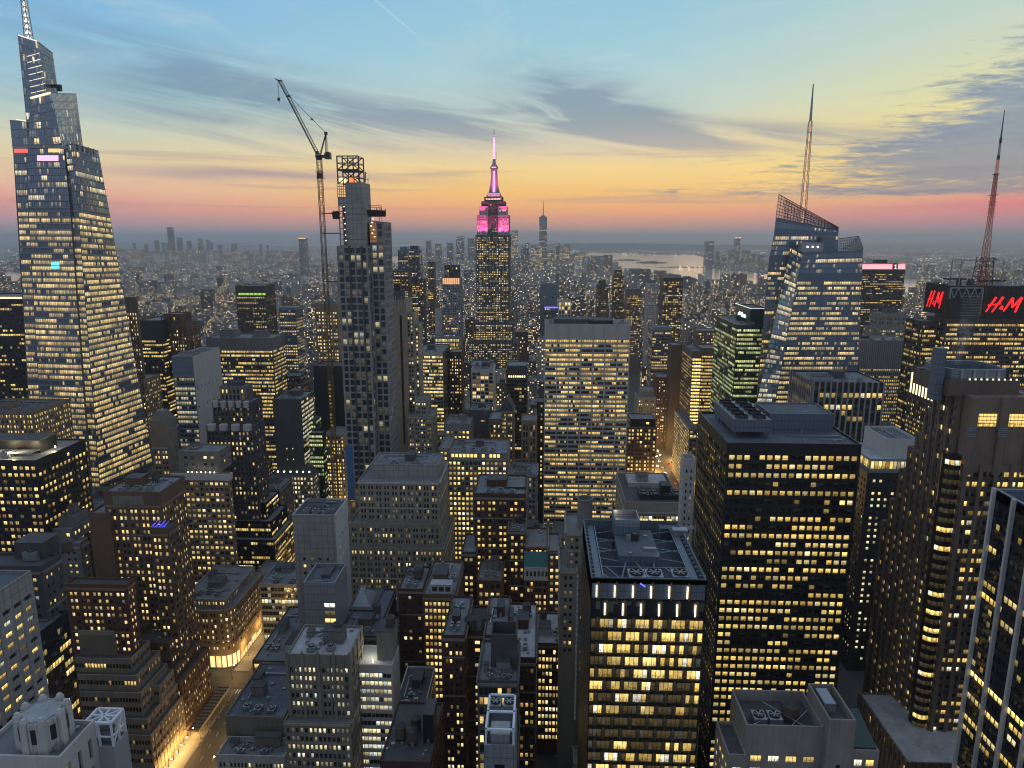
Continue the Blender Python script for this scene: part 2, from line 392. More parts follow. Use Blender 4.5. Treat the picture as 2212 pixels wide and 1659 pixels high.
C = {
 'lime':  wallmat('limestone', (.30, .275, .235), course=.9),
 'limed': wallmat('weathered_limestone', (.20, .185, .16), course=.9),
 'tan':   wallmat('tan_brick', (.22, .165, .11)),
 'brown': wallmat('brown_brick', (.125, .082, .056)),
 'red':   wallmat('red_brick', (.13, .060, .045)),
 'dkred': wallmat('dark_red_brick', (.075, .040, .034)),
 'grey':  wallmat('grey_brick', (.17, .165, .16)),
 'dgrey': wallmat('dark_grey_stone', (.075, .075, .08)),
 'conc':  wallmat('concrete', (.27, .265, .26), panel=(3.2, 3.6)),
 'white': wallmat('white_stone', (.46, .46, .45), var=.2),
 'cast':  wallmat('cast_stone_panel', (.34, .335, .33), var=.12),
 'trav':  wallmat('travertine', (.40, .385, .36), var=.12),
 'black': wallmat('black_granite', (.018, .018, .021), .35, spec=.5),
 'blackm': wallmat('black_metal', (.022, .024, .028), .4, metal=.3, spec=.5),
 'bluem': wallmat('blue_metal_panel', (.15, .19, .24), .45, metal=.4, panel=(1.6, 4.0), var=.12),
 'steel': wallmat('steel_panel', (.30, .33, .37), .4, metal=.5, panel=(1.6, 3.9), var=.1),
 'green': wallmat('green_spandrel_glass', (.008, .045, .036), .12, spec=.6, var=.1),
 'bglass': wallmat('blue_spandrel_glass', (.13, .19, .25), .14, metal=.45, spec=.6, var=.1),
 'kglass': wallmat('dark_spandrel_glass', (.012, .017, .024), .08, spec=.6, var=.1),
 'tanl':  wallmat('warm_limestone', (.29, .24, .18), course=.9),
 'gspan': wallmat('granite_spandrel', (.10, .078, .064), .5),
 'gran':  wallmat('red_granite', (.125, .092, .078), .6),
 'grand': wallmat('dark_granite', (.062, .050, .045), .5),
 'grnroof': wallmat('green_copper', (.06, .16, .13), .6),
}
RF = {'r': roofmat('grey_roof', (.15, .165, .18)), 'd': roofmat('dark_roof', (.06, .064, .07)), 'l': roofmat('pale_roof', (.33, .35, .37)), 'b': roofmat('slate_roof', (.085, .105, .13))}
MET = plain('galvanised_metal', (.30, .32, .34), .45, .6)
DMET = plain('dark_metal', (.04, .042, .046), .5, .5)
WOOD = plain('weathered_wood', (.085, .062, .048), .9)
LAMP = plain('lamp_white', (.8, .8, .8), .5, 0, (1, .93, .75), 6.0)
REDL = plain('red_lamp', (.5, .05, .05), .5, 0, (1, .06, .05), 4.0)

# ------------------------------------------------------------------ facades
COURSE = dict(brown='tan', red='tan', tan='lime', limed='lime', grey='conc', lime='trav', dkred='limed', dgrey='grey', corner='lime', gran='limed')
def S(fh=3.8, bw=3.0, ww=.55, wh=.55, rec=.35, lit=.5, mode='rand', pane=1, fin=None, glass='office', wall='lime', span=None, top=2.0, bot=0.0, edge=.6, sill=None, gain=1.0, hfin=None):
    return dict(fh=fh, bw=bw, ww=ww, wh=wh, rec=rec, lit=lit, mode=mode, pane=pane, fin=fin, glass=glass, wall=wall, span=span, top=top, bot=bot, edge=edge, sill=sill, gain=gain, hfin=hfin)
def lights(nf, nb, st):
    p = st['lit']; L = np.zeros((nf, nb)); Sd = rng.random((nf, nb))
    if st['mode'] == 'floor':
        for j in range(nf):
            pf = np.clip(rng.normal(p, .30), .02, .98); i = 0
            base = rng.random(); fb = .7 + .3 * rng.random()
            while i < nb:
                k = rng.integers(2, 9); on = rng.random() < pf; b_ = fb * rng.uniform(.4, 1.15); sd = base if rng.random() < .7 else rng.random()
                for q in range(i, min(nb, i + k)):
                    if on and rng.random() < .93: L[j, q] = b_ * rng.uniform(.5, 1.15)
                    elif rng.random() < .10: L[j, q] = rng.uniform(.1, .35)
                    Sd[j, q] = (sd + rng.uniform(0, .06)) % 1
                i += k
    elif st['mode'] == 'all':
        L = rng.uniform(.6, 1.1, (nf, nb)) * (rng.random((nf, nb)) < p)
    else:
        for j in range(nf):
            pf = np.clip(rng.normal(p, .16), .02, .97)
            on = rng.random(nb) < pf
            for q in range(1, nb):
                if rng.random() < .35: on[q] = on[q - 1]
            L[j] = np.where(on, .18 + .98 * rng.random(nb) ** 1.25, np.where(rng.random(nb) < .2, .10, 0))
    return L * st['gain'], Sd

class Bld:
    """one building: facade quads gathered per material, then built as parts under one Empty"""
    def __init__(s, name, label, cat, loc, zlow=0.0, group=None):
        s.root = thing(name, label, cat, loc, group); s.mb = {}; s.wins = []; s.zlow = zlow; s.px = []
        s.parts = []
    def get(s, part, mat):
        return s.mb.setdefault((part, mat), MB())
    def quadwall(s, A, B, Cc, D, mat, part='wall'): s.get(part, mat).quads([(A, B, Cc, D)])
    def facade(s, A, B, Cc, D, st, flat=False, dimf=None):
        """A bottom left, B bottom right, C top right, D top left, seen from outside; windows in a bilinear grid"""
        A, B, Cc, D = (np.asarray(q, float) for q in (A, B, Cc, D))
        Wd = (np.linalg.norm(B - A) + np.linalg.norm(Cc - D)) / 2
        H = (np.linalg.norm(D - A) + np.linalg.norm(Cc - B)) / 2
        nrm = np.cross((B - A) + (Cc - D), (D - A) + (Cc - B)); nrm /= np.linalg.norm(nrm)
        def pt(a, b): 
            a = np.asarray(a)[..., None]; b = np.asarray(b)[..., None]
            return A * (1 - a) * (1 - b) + B * a * (1 - b) + Cc * a * b + D * (1 - a) * b
        wall = s.get('wall', st['wall'])
        edge, top = st['edge'], st['top']
        bot = max(st['bot'], s.zlow - A[2])
        usable = H - top - bot
        nf = int(usable / st['fh']); nb = max(1, int(round((Wd - 2 * edge) / st['bw'])))
        if nf < 1 or Wd < 2 * edge + 1:
            wall.quads([(A, B, Cc, D)]); return
        fh = st['fh']; bot = H - top - nf * fh
        bwid = (Wd - 2 * edge) / nb; wwid = bwid * st['ww']; whei = fh * st['wh']
        sill = (fh - whei) * .45 if st['sill'] is None else st['sill']
        i = np.arange(nb); j = np.arange(nf); mas = st['wall'] in COURSE and not st['fin'] and not st['hfin'] and not flat
        x0 = (edge + i * bwid + (bwid - wwid) / 2) / Wd
        if mas and st['mode'] == 'rand' and st['ww'] < .6: x0 = x0 + np.where(i % 2 == 0, 1, -1) * bwid * (1 - st['ww']) * .22 / Wd
        x1 = x0 + wwid / Wd
        z0 = (bot + j * fh + sill) / H; z1 = z0 + whei / H
        # spandrels
        zs = np.concatenate(([0.0], z1)); ze = np.concatenate((z0, [1.0]))
        sp = s.get('spandrel', st['span']) if st['span'] else wall
        Q = np.stack([pt(0 * zs, zs), pt(0 * zs + 1, zs), pt(0 * ze + 1, ze), pt(0 * ze, ze)], 1)
        if st['span']:
            wall.quads(Q[[0, -1]]); sp.quads(Q[1:-1])
        else: wall.quads(Q)
        # piers
        xs = np.concatenate(([0.0], x1)); xe = np.concatenate((x0, [1.0]))
        GX0, GZ0 = np.meshgrid(xs, z0); GX1, GZ1 = np.meshgrid(xe, z1)
        wall.quads(np.stack([pt(GX0, GZ0), pt(GX1, GZ0), pt(GX1, GZ1), pt(GX0, GZ1)], 2).reshape(-1, 4, 3))
        # windows
        WX0, WZ0 = np.meshgrid(x0, z0); WX1, WZ1 = np.meshgrid(x1, z1)
        o = -nrm * st['rec']
        a, b, c, dd = pt(WX0, WZ0), pt(WX1, WZ0), pt(WX1, WZ1), pt(WX0, WZ1)
        if st['rec'] > 0.05 and not flat:
            for p, q in ((a, b), (b, c), (c, dd), (dd, a)):
                wall.quads(np.stack([p, q, q + o, p + o], 2).reshape(-1, 4, 3))
        L, Sd = lights(nf, nb, st)
        if dimf is not None: L = L * dimf(nf, nb)
        n = nf * nb; uv = np.zeros((n, 4, 2)); pn = st['pane']
        uv[:, 1, 0] = pn; uv[:, 2] = (pn, 1); uv[:, 3, 1] = 1
        s.wins.append((np.stack([a + o, b + o, c + o, dd + o], 2).reshape(n, 4, 3), uv, np.stack([L, Sd], 2).reshape(n, 2), st['glass']))
        if st['fin']:
            k, fw, fd = st['fin']; F = s.get('fin', st.get('finmat') or st['wall'])
            for q in np.arange(0, nb + 1, k):
                xc = (edge + q * bwid) / Wd; h = fw / 2 / Wd
                p = [pt(np.float64(xc - h), np.float64(0)), pt(np.float64(xc + h), np.float64(0)), pt(np.float64(xc + h), np.float64(1)), pt(np.float64(xc - h), np.float64(1))]
                f = [v + nrm * fd for v in p]; g = [v + nrm * .002 for v in p]
                F.quads([(f[0], f[1], f[2], f[3]), (g[0], f[0], f[3], g[3]), (f[1], g[1], g[2], f[2]), (g[3], f[3], f[2], g[2])])
        if mas and nf > 4 and s.yb > 1000:
            F = s.get('string_course', COURSE[st['wall']]); k = rng.integers(4, 8)
            for q, (hh, dp) in [(q, (.55, .3)) for q in range(int(rng.integers(1, 4)), nf, k)] + [(nf + .25, (1.0, .55))]:
                zc = (bot + q * fh) / H; h = hh / 2 / H
                if zc + h > 1: continue
                p = [pt(np.float64(0), np.float64(zc - h)), pt(np.float64(1), np.float64(zc - h)), pt(np.float64(1), np.float64(zc + h)), pt(np.float64(0), np.float64(zc + h))]
                f = [v + nrm * dp for v in p]; g = [v + nrm * .002 for v in p]
                F.quads([(f[0], f[1], f[2], f[3]), (g[3], f[3], f[2], g[2]), (g[0], g[1], f[1], f[0])])
        if st['hfin']:
            fw, fd = st['hfin']; F = s.get('ledge', st.get('finmat') or st['wall'])
            for q in range(nf + 1):
                zc = (bot + q * fh) / H; h = fw / 2 / H
                zc = min(max(zc, h), 1 - h)
                p = [pt(np.float64(0), np.float64(zc - h)), pt(np.float64(1), np.float64(zc - h)), pt(np.float64(1), np.float64(zc + h)), pt(np.float64(0), np.float64(zc + h))]
                f = [v + nrm * fd for v in p]; g = [v + nrm * .002 for v in p]
                F.quads([(f[0], f[1], f[2], f[3]), (g[3], f[3], f[2], g[2]), (g[0], g[1], f[1], f[0])])
    def box(s, x0, x1, y0, y1, z0, z1, st, roof='r', par=1.0, sides='auto', frontst=None, sidest=None, dimf=None):
        cx = (x0 + x1) / 2
        fs = frontst or st; ss_ = sidest or st
        if fs is not None: s.facade((x0, y0, z0), (x1, y0, z0), (x1, y0, z1), (x0, y0, z1), fs, dimf=dimf)
        else: s.quadwall((x0, y0, z0), (x1, y0, z0), (x1, y0, z1), (x0, y0, z1), st_wall(st, ss_))
        wl = (ss_ or fs)['wall']
        R_ = ((x1, y0, z0), (x1, y1, z0), (x1, y1, z1), (x1, y0, z1)); L_ = ((x0, y1, z0), (x0, y0, z0), (x0, y0, z1), (x0, y1, z1))
        if x1 < 30 and ss_ is not None: s.facade(*R_, ss_)
        else: s.quadwall(*R_, wl)
        if x0 > -30 and ss_ is not None: s.facade(*L_, ss_)
        else: s.quadwall(*L_, wl)
        s.quadwall((x1, y1, z0), (x0, y1, z0), (x0, y1, z1), (x1, y1, z1), wl)
        zr = z1 - par
        s.get('roof', 'RF' + roof).quads([((x0 + .3, y0 + .3, zr), (x1 - .3, y0 + .3, zr), (x1 - .3, y1 - .3, zr), (x0 + .3, y1 - .3, zr))])
        if par > .05:
            m = s.get('parapet', wl); t = .45
            m.quads([((x0, y0, z1), (x1, y0, z1), (x1 - t, y0 + t, z1), (x0 + t, y0 + t, z1)), ((x1, y0, z1), (x1, y1, z1), (x1 - t, y1 - t, z1), (x1 - t, y0 + t, z1)),
                     ((x1, y1, z1), (x0, y1, z1), (x0 + t, y1 - t, z1), (x1 - t, y1 - t, z1)), ((x0, y1, z1), (x0, y0, z1), (x0 + t, y0 + t, z1), (x0 + t, y1 - t, z1)),
                     ((x1 - t, y1 - t, z1), (x0 + t, y1 - t, z1), (x0 + t, y1 - t, zr), (x1 - t, y1 - t, zr)), ((x0 + t, y1 - t, z1), (x0 + t, y0 + t, z1), (x0 + t, y0 + t, zr), (x0 + t, y1 - t, zr)),
                     ((x1 - t, y0 + t, z1), (x1 - t, y1 - t, z1), (x1 - t, y1 - t, zr), (x1 - t, y0 + t, zr)), ((x0 + t, y0 + t, z1), (x1 - t, y0 + t, z1), (x1 - t, y0 + t, zr), (x0 + t, y0 + t, zr))])
        return zr
    # roof furniture, each a part of its own
    def tank(s, x, y, z, r=2.2, h=4.2, leg=2.5):
        a = MB(); a.cyl(x, y, z + leg, z + leg + h, r, r * .94)
        o = a.build('water_tank', WOOD, s.root)
        c = MB(); c.cyl(x, y, z + leg + h, z + leg + h + r * .55, r * 1.06, .05, cap=False); c.build('tank_roof', DMET, o, s.org())
        g = MB()
        for i in (-1, 1):
            for j in (-1, 1): g.bar((x + i * r * .6, y + j * r * .6, z), (x + i * r * .6, y + j * r * .6, z + leg), .3)
        g.box(x - r * .8, x + r * .8, y - r * .8, y + r * .8, z + leg - .3, z + leg - .01, True)
        g.build('tank_stand', DMET, o, s.org())
    def org(s): return np.array(s.root.location)
    def ac(s, x, y, z, w_=3.0, l_=4.0, h=2.0, fans=1, mat=None):
        a = MB(); a.box(x - w_ / 2, x + w_ / 2, y - l_ / 2, y + l_ / 2, z + .3, z + .3 + h, True)
        for i in (-1, 1): a.box(x + i * w_ * .35 - .15, x + i * w_ * .35 + .15, y - l_ * .45, y + l_ * .45, z, z + .3)
        o = a.build('cooling_unit', mat or MET, s.root)
        for k in range(fans):
            fx = x if fans == 1 else x; fy = y + (k - (fans - 1) / 2) * (l_ / fans)
            r = min(w_, l_ / fans) * .42
            f = MB(); f.cyl(fx, fy, z + .3 + h, z + .75 + h, r, r, 16, cap=False)
            f.cyl(fx, fy, z + .4 + h, z + .45 + h, r * .98, r * .98, 16)
            f.build('fan_housing', DMET, o, s.org())
            g = MB()
            for q in range(6):
                an = q * pi / 3; g.bar((fx, fy, z + .6 + h), (fx + cos(an) * r * .9, fy + sin(an) * r * .9, z + .6 + h), .16, .4)
            g.build('fan', MET, o, s.org())
    def bulk(s, x0, x1, y0, y1, z, h, mat='grey', name='bulkhead', roof='d'):
        a = MB(); a.box(x0, x1, y0, y1, z, z + h); o = a.build(name, C[mat], s.root)
        b = MB(); b.box(x0 - .15, x1 + .15, y0 - .15, y1 + .15, z + h + .003, z + h + .35, True); b.build('coping', C[mat] if roof is None else RF[roof], o, s.org())
        return o
    def duct(s, p, q, w_=.9):
        a = MB(); a.bar(p, q, w_); a.build('duct', MET, s.root)
    def pipes(s, x0, x1, y0, y1, z, n=5):
        a = MB()
        for _ in range(n):
            x = random.uniform(x0, x1); y = random.uniform(y0, y1); k = random.uniform(.3, .7)
            a.box(x - k, x + k, y - k, y + k, z, z + random.uniform(.6, 1.8))
        a.build('roof_vent', MET, s.root, kind='stuff')
    def clutter(s, x0, x1, y0, y1, z, mat='grey', tank=False, n=2, seed=None):
        r = random.Random(seed if seed is not None else int(x0 * 7 + y0 * 3))
        Wd, Dp = x1 - x0, y1 - y0
        if Wd < 7 or Dp < 7: return
        bx = x0 + Wd * r.uniform(.18, .5); by = y0 + Dp * r.uniform(.3, .55)
        bw_, bd = min(Wd * .4, r.uniform(5, 12)), min(Dp * .35, r.uniform(5, 10))
        s.bulk(bx, bx + bw_, by, by + bd, z, r.uniform(3, 5.5), mat)
        for k in range(n):
            s.ac(x0 + Wd * (.14 + .72 * (k + .5) / n), y0 + Dp * r.uniform(.10, .2), z, min(3.2, Wd * .16), min(4, Dp * .16), r.uniform(1.2, 2.2), 1)
        if tank: s.tank(x0 + Wd * r.uniform(.62, .84), y0 + Dp * r.uniform(.5, .8), z, 2.0, 3.8, 3.0)
        s.duct((x0 + Wd * .12, y0 + Dp * .8, z + .6), (x0 + Wd * .8, y0 + Dp * .8, z + .6), .8)
        s.pipes(x0 + 1.5, x1 - 1.5, y0 + 1.5, y1 - 1.5, z, 16)
        s.duct((x0 + Wd * r.uniform(.1, .3), y0 + Dp * .3, z + .5), (x0 + Wd * r.uniform(.1, .3), y0 + Dp * .75, z + .5), .5)
        if r.random() < .6: s.bulk(x0 + Wd * .08, x0 + Wd * .2, y0 + Dp * .6, y0 + Dp * .8, z, r.uniform(2, 3.5), 'grey')
    def mesh(s, name, mb, mat, parent=None, kind=None):
        if mb.empty(): return None
        return mb.build(name, mat, parent or s.root, s.org(), kind)
    def finish(s, single=100):
        for (part, mat), mb in s.mb.items():
            if mb.empty(): continue
            M = RF[mat[2:]] if mat.startswith('RF') else (C[mat] if isinstance(mat, str) else mat)
            mb.build(part, M, s.root)
        if not s.wins: return s.root
        P = np.concatenate([q[0] for q in s.wins]); uv = np.concatenate([q[1] for q in s.wins]); rn = np.concatenate([q[2] for q in s.wins])
        gl = np.concatenate([np.full(len(q[0]), list(W).index(q[3])) for q in s.wins])
        keys = list(W)
        cen = P.mean(1); px = proj(P.reshape(-1, 3)).reshape(-1, 4, 2)
        ctr = px.mean(1)
        size = np.abs((px[:, 2, 0] - px[:, 0, 0]) * (px[:, 2, 1] - px[:, 0, 1]))
        vis = (ctr[:, 0] > 0) & (ctr[:, 0] < 2212) & (ctr[:, 1] > 0) & (ctr[:, 1] < s.yb)
        # facing the camera
        nn = np.cross(P[:, 1] - P[:, 0], P[:, 3] - P[:, 0]); vis &= ((CAM - cen) * nn).sum(1) > 0
        score = np.where(vis, size, -1)
        order = np.argsort(-score)
        if single and len(P) and size[order[0]] < 14: single = 0
        pick = [k for k in order[:single] if score[k] > 8]
        rest = np.setdiff1d(np.arange(len(P)), pick)
        for k in pick:
            mesh_obj('window', P[k:k + 1], uv[k:k + 1], rn[k:k + 1], W[keys[gl[k]]], s.root, s.org())
        for g in range(len(keys)):
            r_ = rest[gl[rest] == g]
            if len(r_): mesh_obj('window', P[r_], uv[r_], rn[r_], W[keys[g]], s.root, s.org(), kind='stuff')
        return s.root
    yb = 1659
def st_wall(*a):
    for q in a:
        if q: return q['wall']
    return 'grey'
# ------------------------------------------------------------------ ground, water, streets
def sheet(name, pts, z, mat, kind='structure'):
    """flat polygon (list of x, y) as one mesh"""
    me = bpy.data.meshes.new(name)
    me.from_pydata([(x, y, z) for x, y in pts], [], [list(range(len(pts)))])
    me.materials.append(mat); o = bpy.data.objects.new(name, me); COL.objects.link(o)
    o['kind'] = kind; return o
GX, GY = 42000, 46000
m, t, b = newmat('city_ground')
pos = t.node('ShaderNodeNewGeometry').outputs['Position']
n1 = t.noise(pos, .004, 5, .6); n2 = t.noise(pos, .08, 4, .6)
t.put(b.inputs['Base Color'], t.ramp(t.m('ADD', t.m('MULTIPLY', n1, .6), t.m('MULTIPLY', n2, .4)), [(.3, (.035, .037, .04)), (.7, (.085, .085, .085))]))
b.inputs['Roughness'].default_value = .9
ground = sheet('ground', [(-GX, -400), (GX, -400), (GX, GY), (-GX, GY)], 0, m)
m, t, b = newmat('harbour_water')
pos = t.node('ShaderNodeNewGeometry').outputs['Position']
bp = t.node('ShaderNodeBump'); bp.inputs['Strength'].default_value = .10; bp.inputs['Distance'].default_value = 1.0
t.put(bp.inputs['Height'], t.noise(t.vm('MULTIPLY', pos, (.02, .05, .05)), 1.0, 5, .6))
t.l.new(bp.outputs[0], b.inputs['Normal'])
n3 = t.noise(t.vm('MULTIPLY', pos, (.0006, .0025, 0)), 1.0, 4, .6)
b.inputs['Base Color'].default_value = (.86, .74, .58, 1); b.inputs['Metallic'].default_value = .6  # gold of the reflected sky put into the metallic base colour
t.put(b.inputs['Roughness'], t.m('ADD', .08, t.m('MULTIPLY', n3, .12)))
b.inputs['Specular IOR Level'].default_value = .9
WATER = m
def gp(*pts): return [tuple(atZ(x, y)[:2]) for x, y in pts]
sheet('harbour_water', gp((1232, 547), (1345, 547), (1372, 549), (1500, 551), (1522, 556), (1528, 577), (1560, 583), (1600, 586), (1655, 592), (1700, 596), (1740, 606), (1700, 634), (1655, 627), (1600, 621), (1560, 619), (1500, 613), (1450, 617), (1400, 602), (1340, 592), (1300, 588), (1262, 580), (1235, 570), (1180, 562), (1180, 552)), .6, WATER)
sheet('river_water', gp((1930, 600), (2040, 606), (2060, 650), (1940, 652), (1900, 640)), .6, WATER)
sheet('narrow_water', gp((1800, 566), (2040, 569), (2300, 574), (2300, 577), (2040, 573), (1800, 570)), .6, WATER)
sheet('east_river_water', gp((-200, 583), (60, 588), (75, 598), (70, 612), (40, 622), (-200, 625)), .6, WATER)
sheet('inlet_water', gp((826, 556), (872, 553), (880, 566), (850, 571), (826, 570)), .6, WATER)
sheet('bay_water', gp((520, 527.5), (700, 526.5), (900, 526.5), (1060, 527), (1060, 531.5), (860, 532), (700, 531), (560, 530)), .6, WATER)
# islands in the harbour and the far peninsula
LAND = plain('dark_shore', (.03, .035, .035), .95)
def island(name, a, b_, y, hgt, dep, seed):
    """low wooded island between pixel columns a and b_ on the water line y"""
    p0, p1 = atZ(a, y), atZ(b_, y); r = random.Random(seed); n = 26; mb = MB(); prev = None
    for i in range(n + 1):
        f = i / n; c = p0 * (1 - f) + p1 * f; wd = dep * (sin(pi * f) ** .5 + .05) ; hh = hgt * (.25 + .75 * sin(pi * f)) * r.uniform(.55, 1.1)
        row = [(c[0], c[1] - wd / 2, .7), (c[0], c[1] - wd * .3, hh + .7), (c[0], c[1] + wd * .3, hh * .9 + .7), (c[0], c[1] + wd / 2, .7)]
        if prev: mb.quads([(prev[k], row[k], row[k + 1], prev[k + 1]) for k in range(3)])
        prev = row
    o = mb.build(name, LAND); o['kind'] = 'structure'; return o
island('wooded_island', 1326, 1386, 562.5, 14, 260, 1)
island('long_island', 1374, 1440, 568.0, 20, 240, 2)
island('harbour_pier_island', 1418, 1530, 577.5, 7, 130, 3)
island('far_peninsula', 1345, 1500, 548.5, 26, 900, 4)
# far hills behind the harbour
def hills(name, cols, Y, seed):
    mb = MB(); r = random.Random(seed); prev = None
    for x, y in cols:
        p = at(x, y, Y); zz = max(p[2], 6)
        row = [(p[0], Y - 1500, 0.8), (p[0], Y - 300, zz * .9), (p[0], Y + 600, zz), (p[0], Y + 2500, .8)]
        if prev: mb.quads([(prev[k], row[k], row[k + 1], prev[k + 1]) for k in range(3)])
        prev = row
    o = mb.build(name, LAND); o['kind'] = 'structure'
hills('hills', [(1090, 533), (1120, 529), (1160, 527.5), (1200, 527), (1240, 526), (1290, 525.5), (1345, 525), (1400, 526), (1470, 528), (1540, 529), (1620, 530), (1700, 531), (1800, 533)], 17500, 1)
hills('far_hills', [(-200, 524), (100, 523), (260, 523), (420, 524), (520, 526)], 33000, 2)

# streets near enough to see
AX0, AX1 = -187.0, -152.0                                   # the lit avenue on the left
ROAD = plain('asphalt', (.055, .053, .05), .75)
PAVE = plain('pavement_concrete', (.20, .19, .175), .85)
WHITE = plain('road_paint', (.62, .60, .55), .7)
def slab(name, x0, x1, y0, y1, z0, z1, mat):
    mb = MB(); mb.box(x0, x1, y0, y1, z0, z1); o = mb.build(name, mat); o['kind'] = 'structure'; return o
sheet('avenue_road', [(-177.5, 150), (-159.5, 150), (-159.5, 900), (-177.5, 900)], .02, ROAD)
sheet('avenue_road', [(128, 430), (162, 430), (162, 1300), (128, 1300)], .02, ROAD)
for i, (y0, y1) in enumerate(((150, 366), (384, 446), (464, 526))):
    slab('pavement', -187, -177.5, y0, y1, 0, .16, PAVE); slab('pavement', -159.5, -149, y0, y1, 0, .16, PAVE)
sheet('cross_street', [(-420, 368), (-178, 368), (-178, 382), (-420, 382)], .02, ROAD)
mk = MB()
for k in range(40):
    for x in (-171.5, -165.5):
        y = 200 + k * 9; mk.quads([((x - .09, y, .03), (x + .09, y, .03), (x + .09, y + 3, .03), (x - .09, y + 3, .03))])
for k in range(12):
    x = -177 + k * 1.5; mk.quads([((x, 362, .03), (x + .7, 362, .03), (x + .7, 366, .03), (x, 366, .03))])
o = mk.build('lane_marking', WHITE); o['kind'] = 'structure'

# street lamps: lit, on the pavement below the terraced building
LG = plain('sodium_globe', (.9, .8, .6), .4, 0, (1.0, .80, .46), 14.0)
def lamp_post(x, y, label, power=2600, h=8.0, side=1, globes=True):
    t_ = thing('street_lamp', label, 'street lamp', (x, y, .16), 'street lamps along the lit avenue')
    a = MB(); a.cyl(x, y, .16, h, .14, .08, 8); a.cyl(x, y, .16, .8, .28, .2, 8); a.build('pole', DMET, t_)
    a = MB(); a.bar((x, y, h - .1), (x + side * 1.8, y, h + .5), .12); a.build('arm', DMET, t_)
    a = MB(); a.cyl(x + side * 1.8, y, h + .1, h + .5, .38, .25, 10); a.build('lamp_head', LG, t_)
    l = bpy.data.lights.new('street_light', 'POINT'); l.energy = power; l.color = (1, .58, .18); l.shadow_soft_size = .4
    lo = bpy.data.objects.new('street_light', l); COL.objects.link(lo); lo.location = (x + side * 1.8, y, h - .4)
for k, y in enumerate((297, 303, 308, 313, 318.6, 325.7)):
    lamp_post(-185.2, y, 'bright street lamp on the pavement below the terraced office building', 2300, 4.4)
for k, y in enumerate((376, 400, 424, 450, 480, 520, 560, 600, 650, 700)):
    lamp_post(-184.5, y, 'street lamp on the lit avenue beyond the curved corner building', 3600, 9.0)
for k, y in enumerate((300, 325, 350)):
    lamp_post(-158.0, y, 'street lamp on the far kerb of the lit avenue road', 5000, 9.0, -1)
for k, y in enumerate(range(700, 1000, 40)):
    lamp_post(163.5 if k % 2 else 126.5, y, 'small street lamp on the busy street between the far towers', 55000, 10.0, -1 if k % 2 else 1)

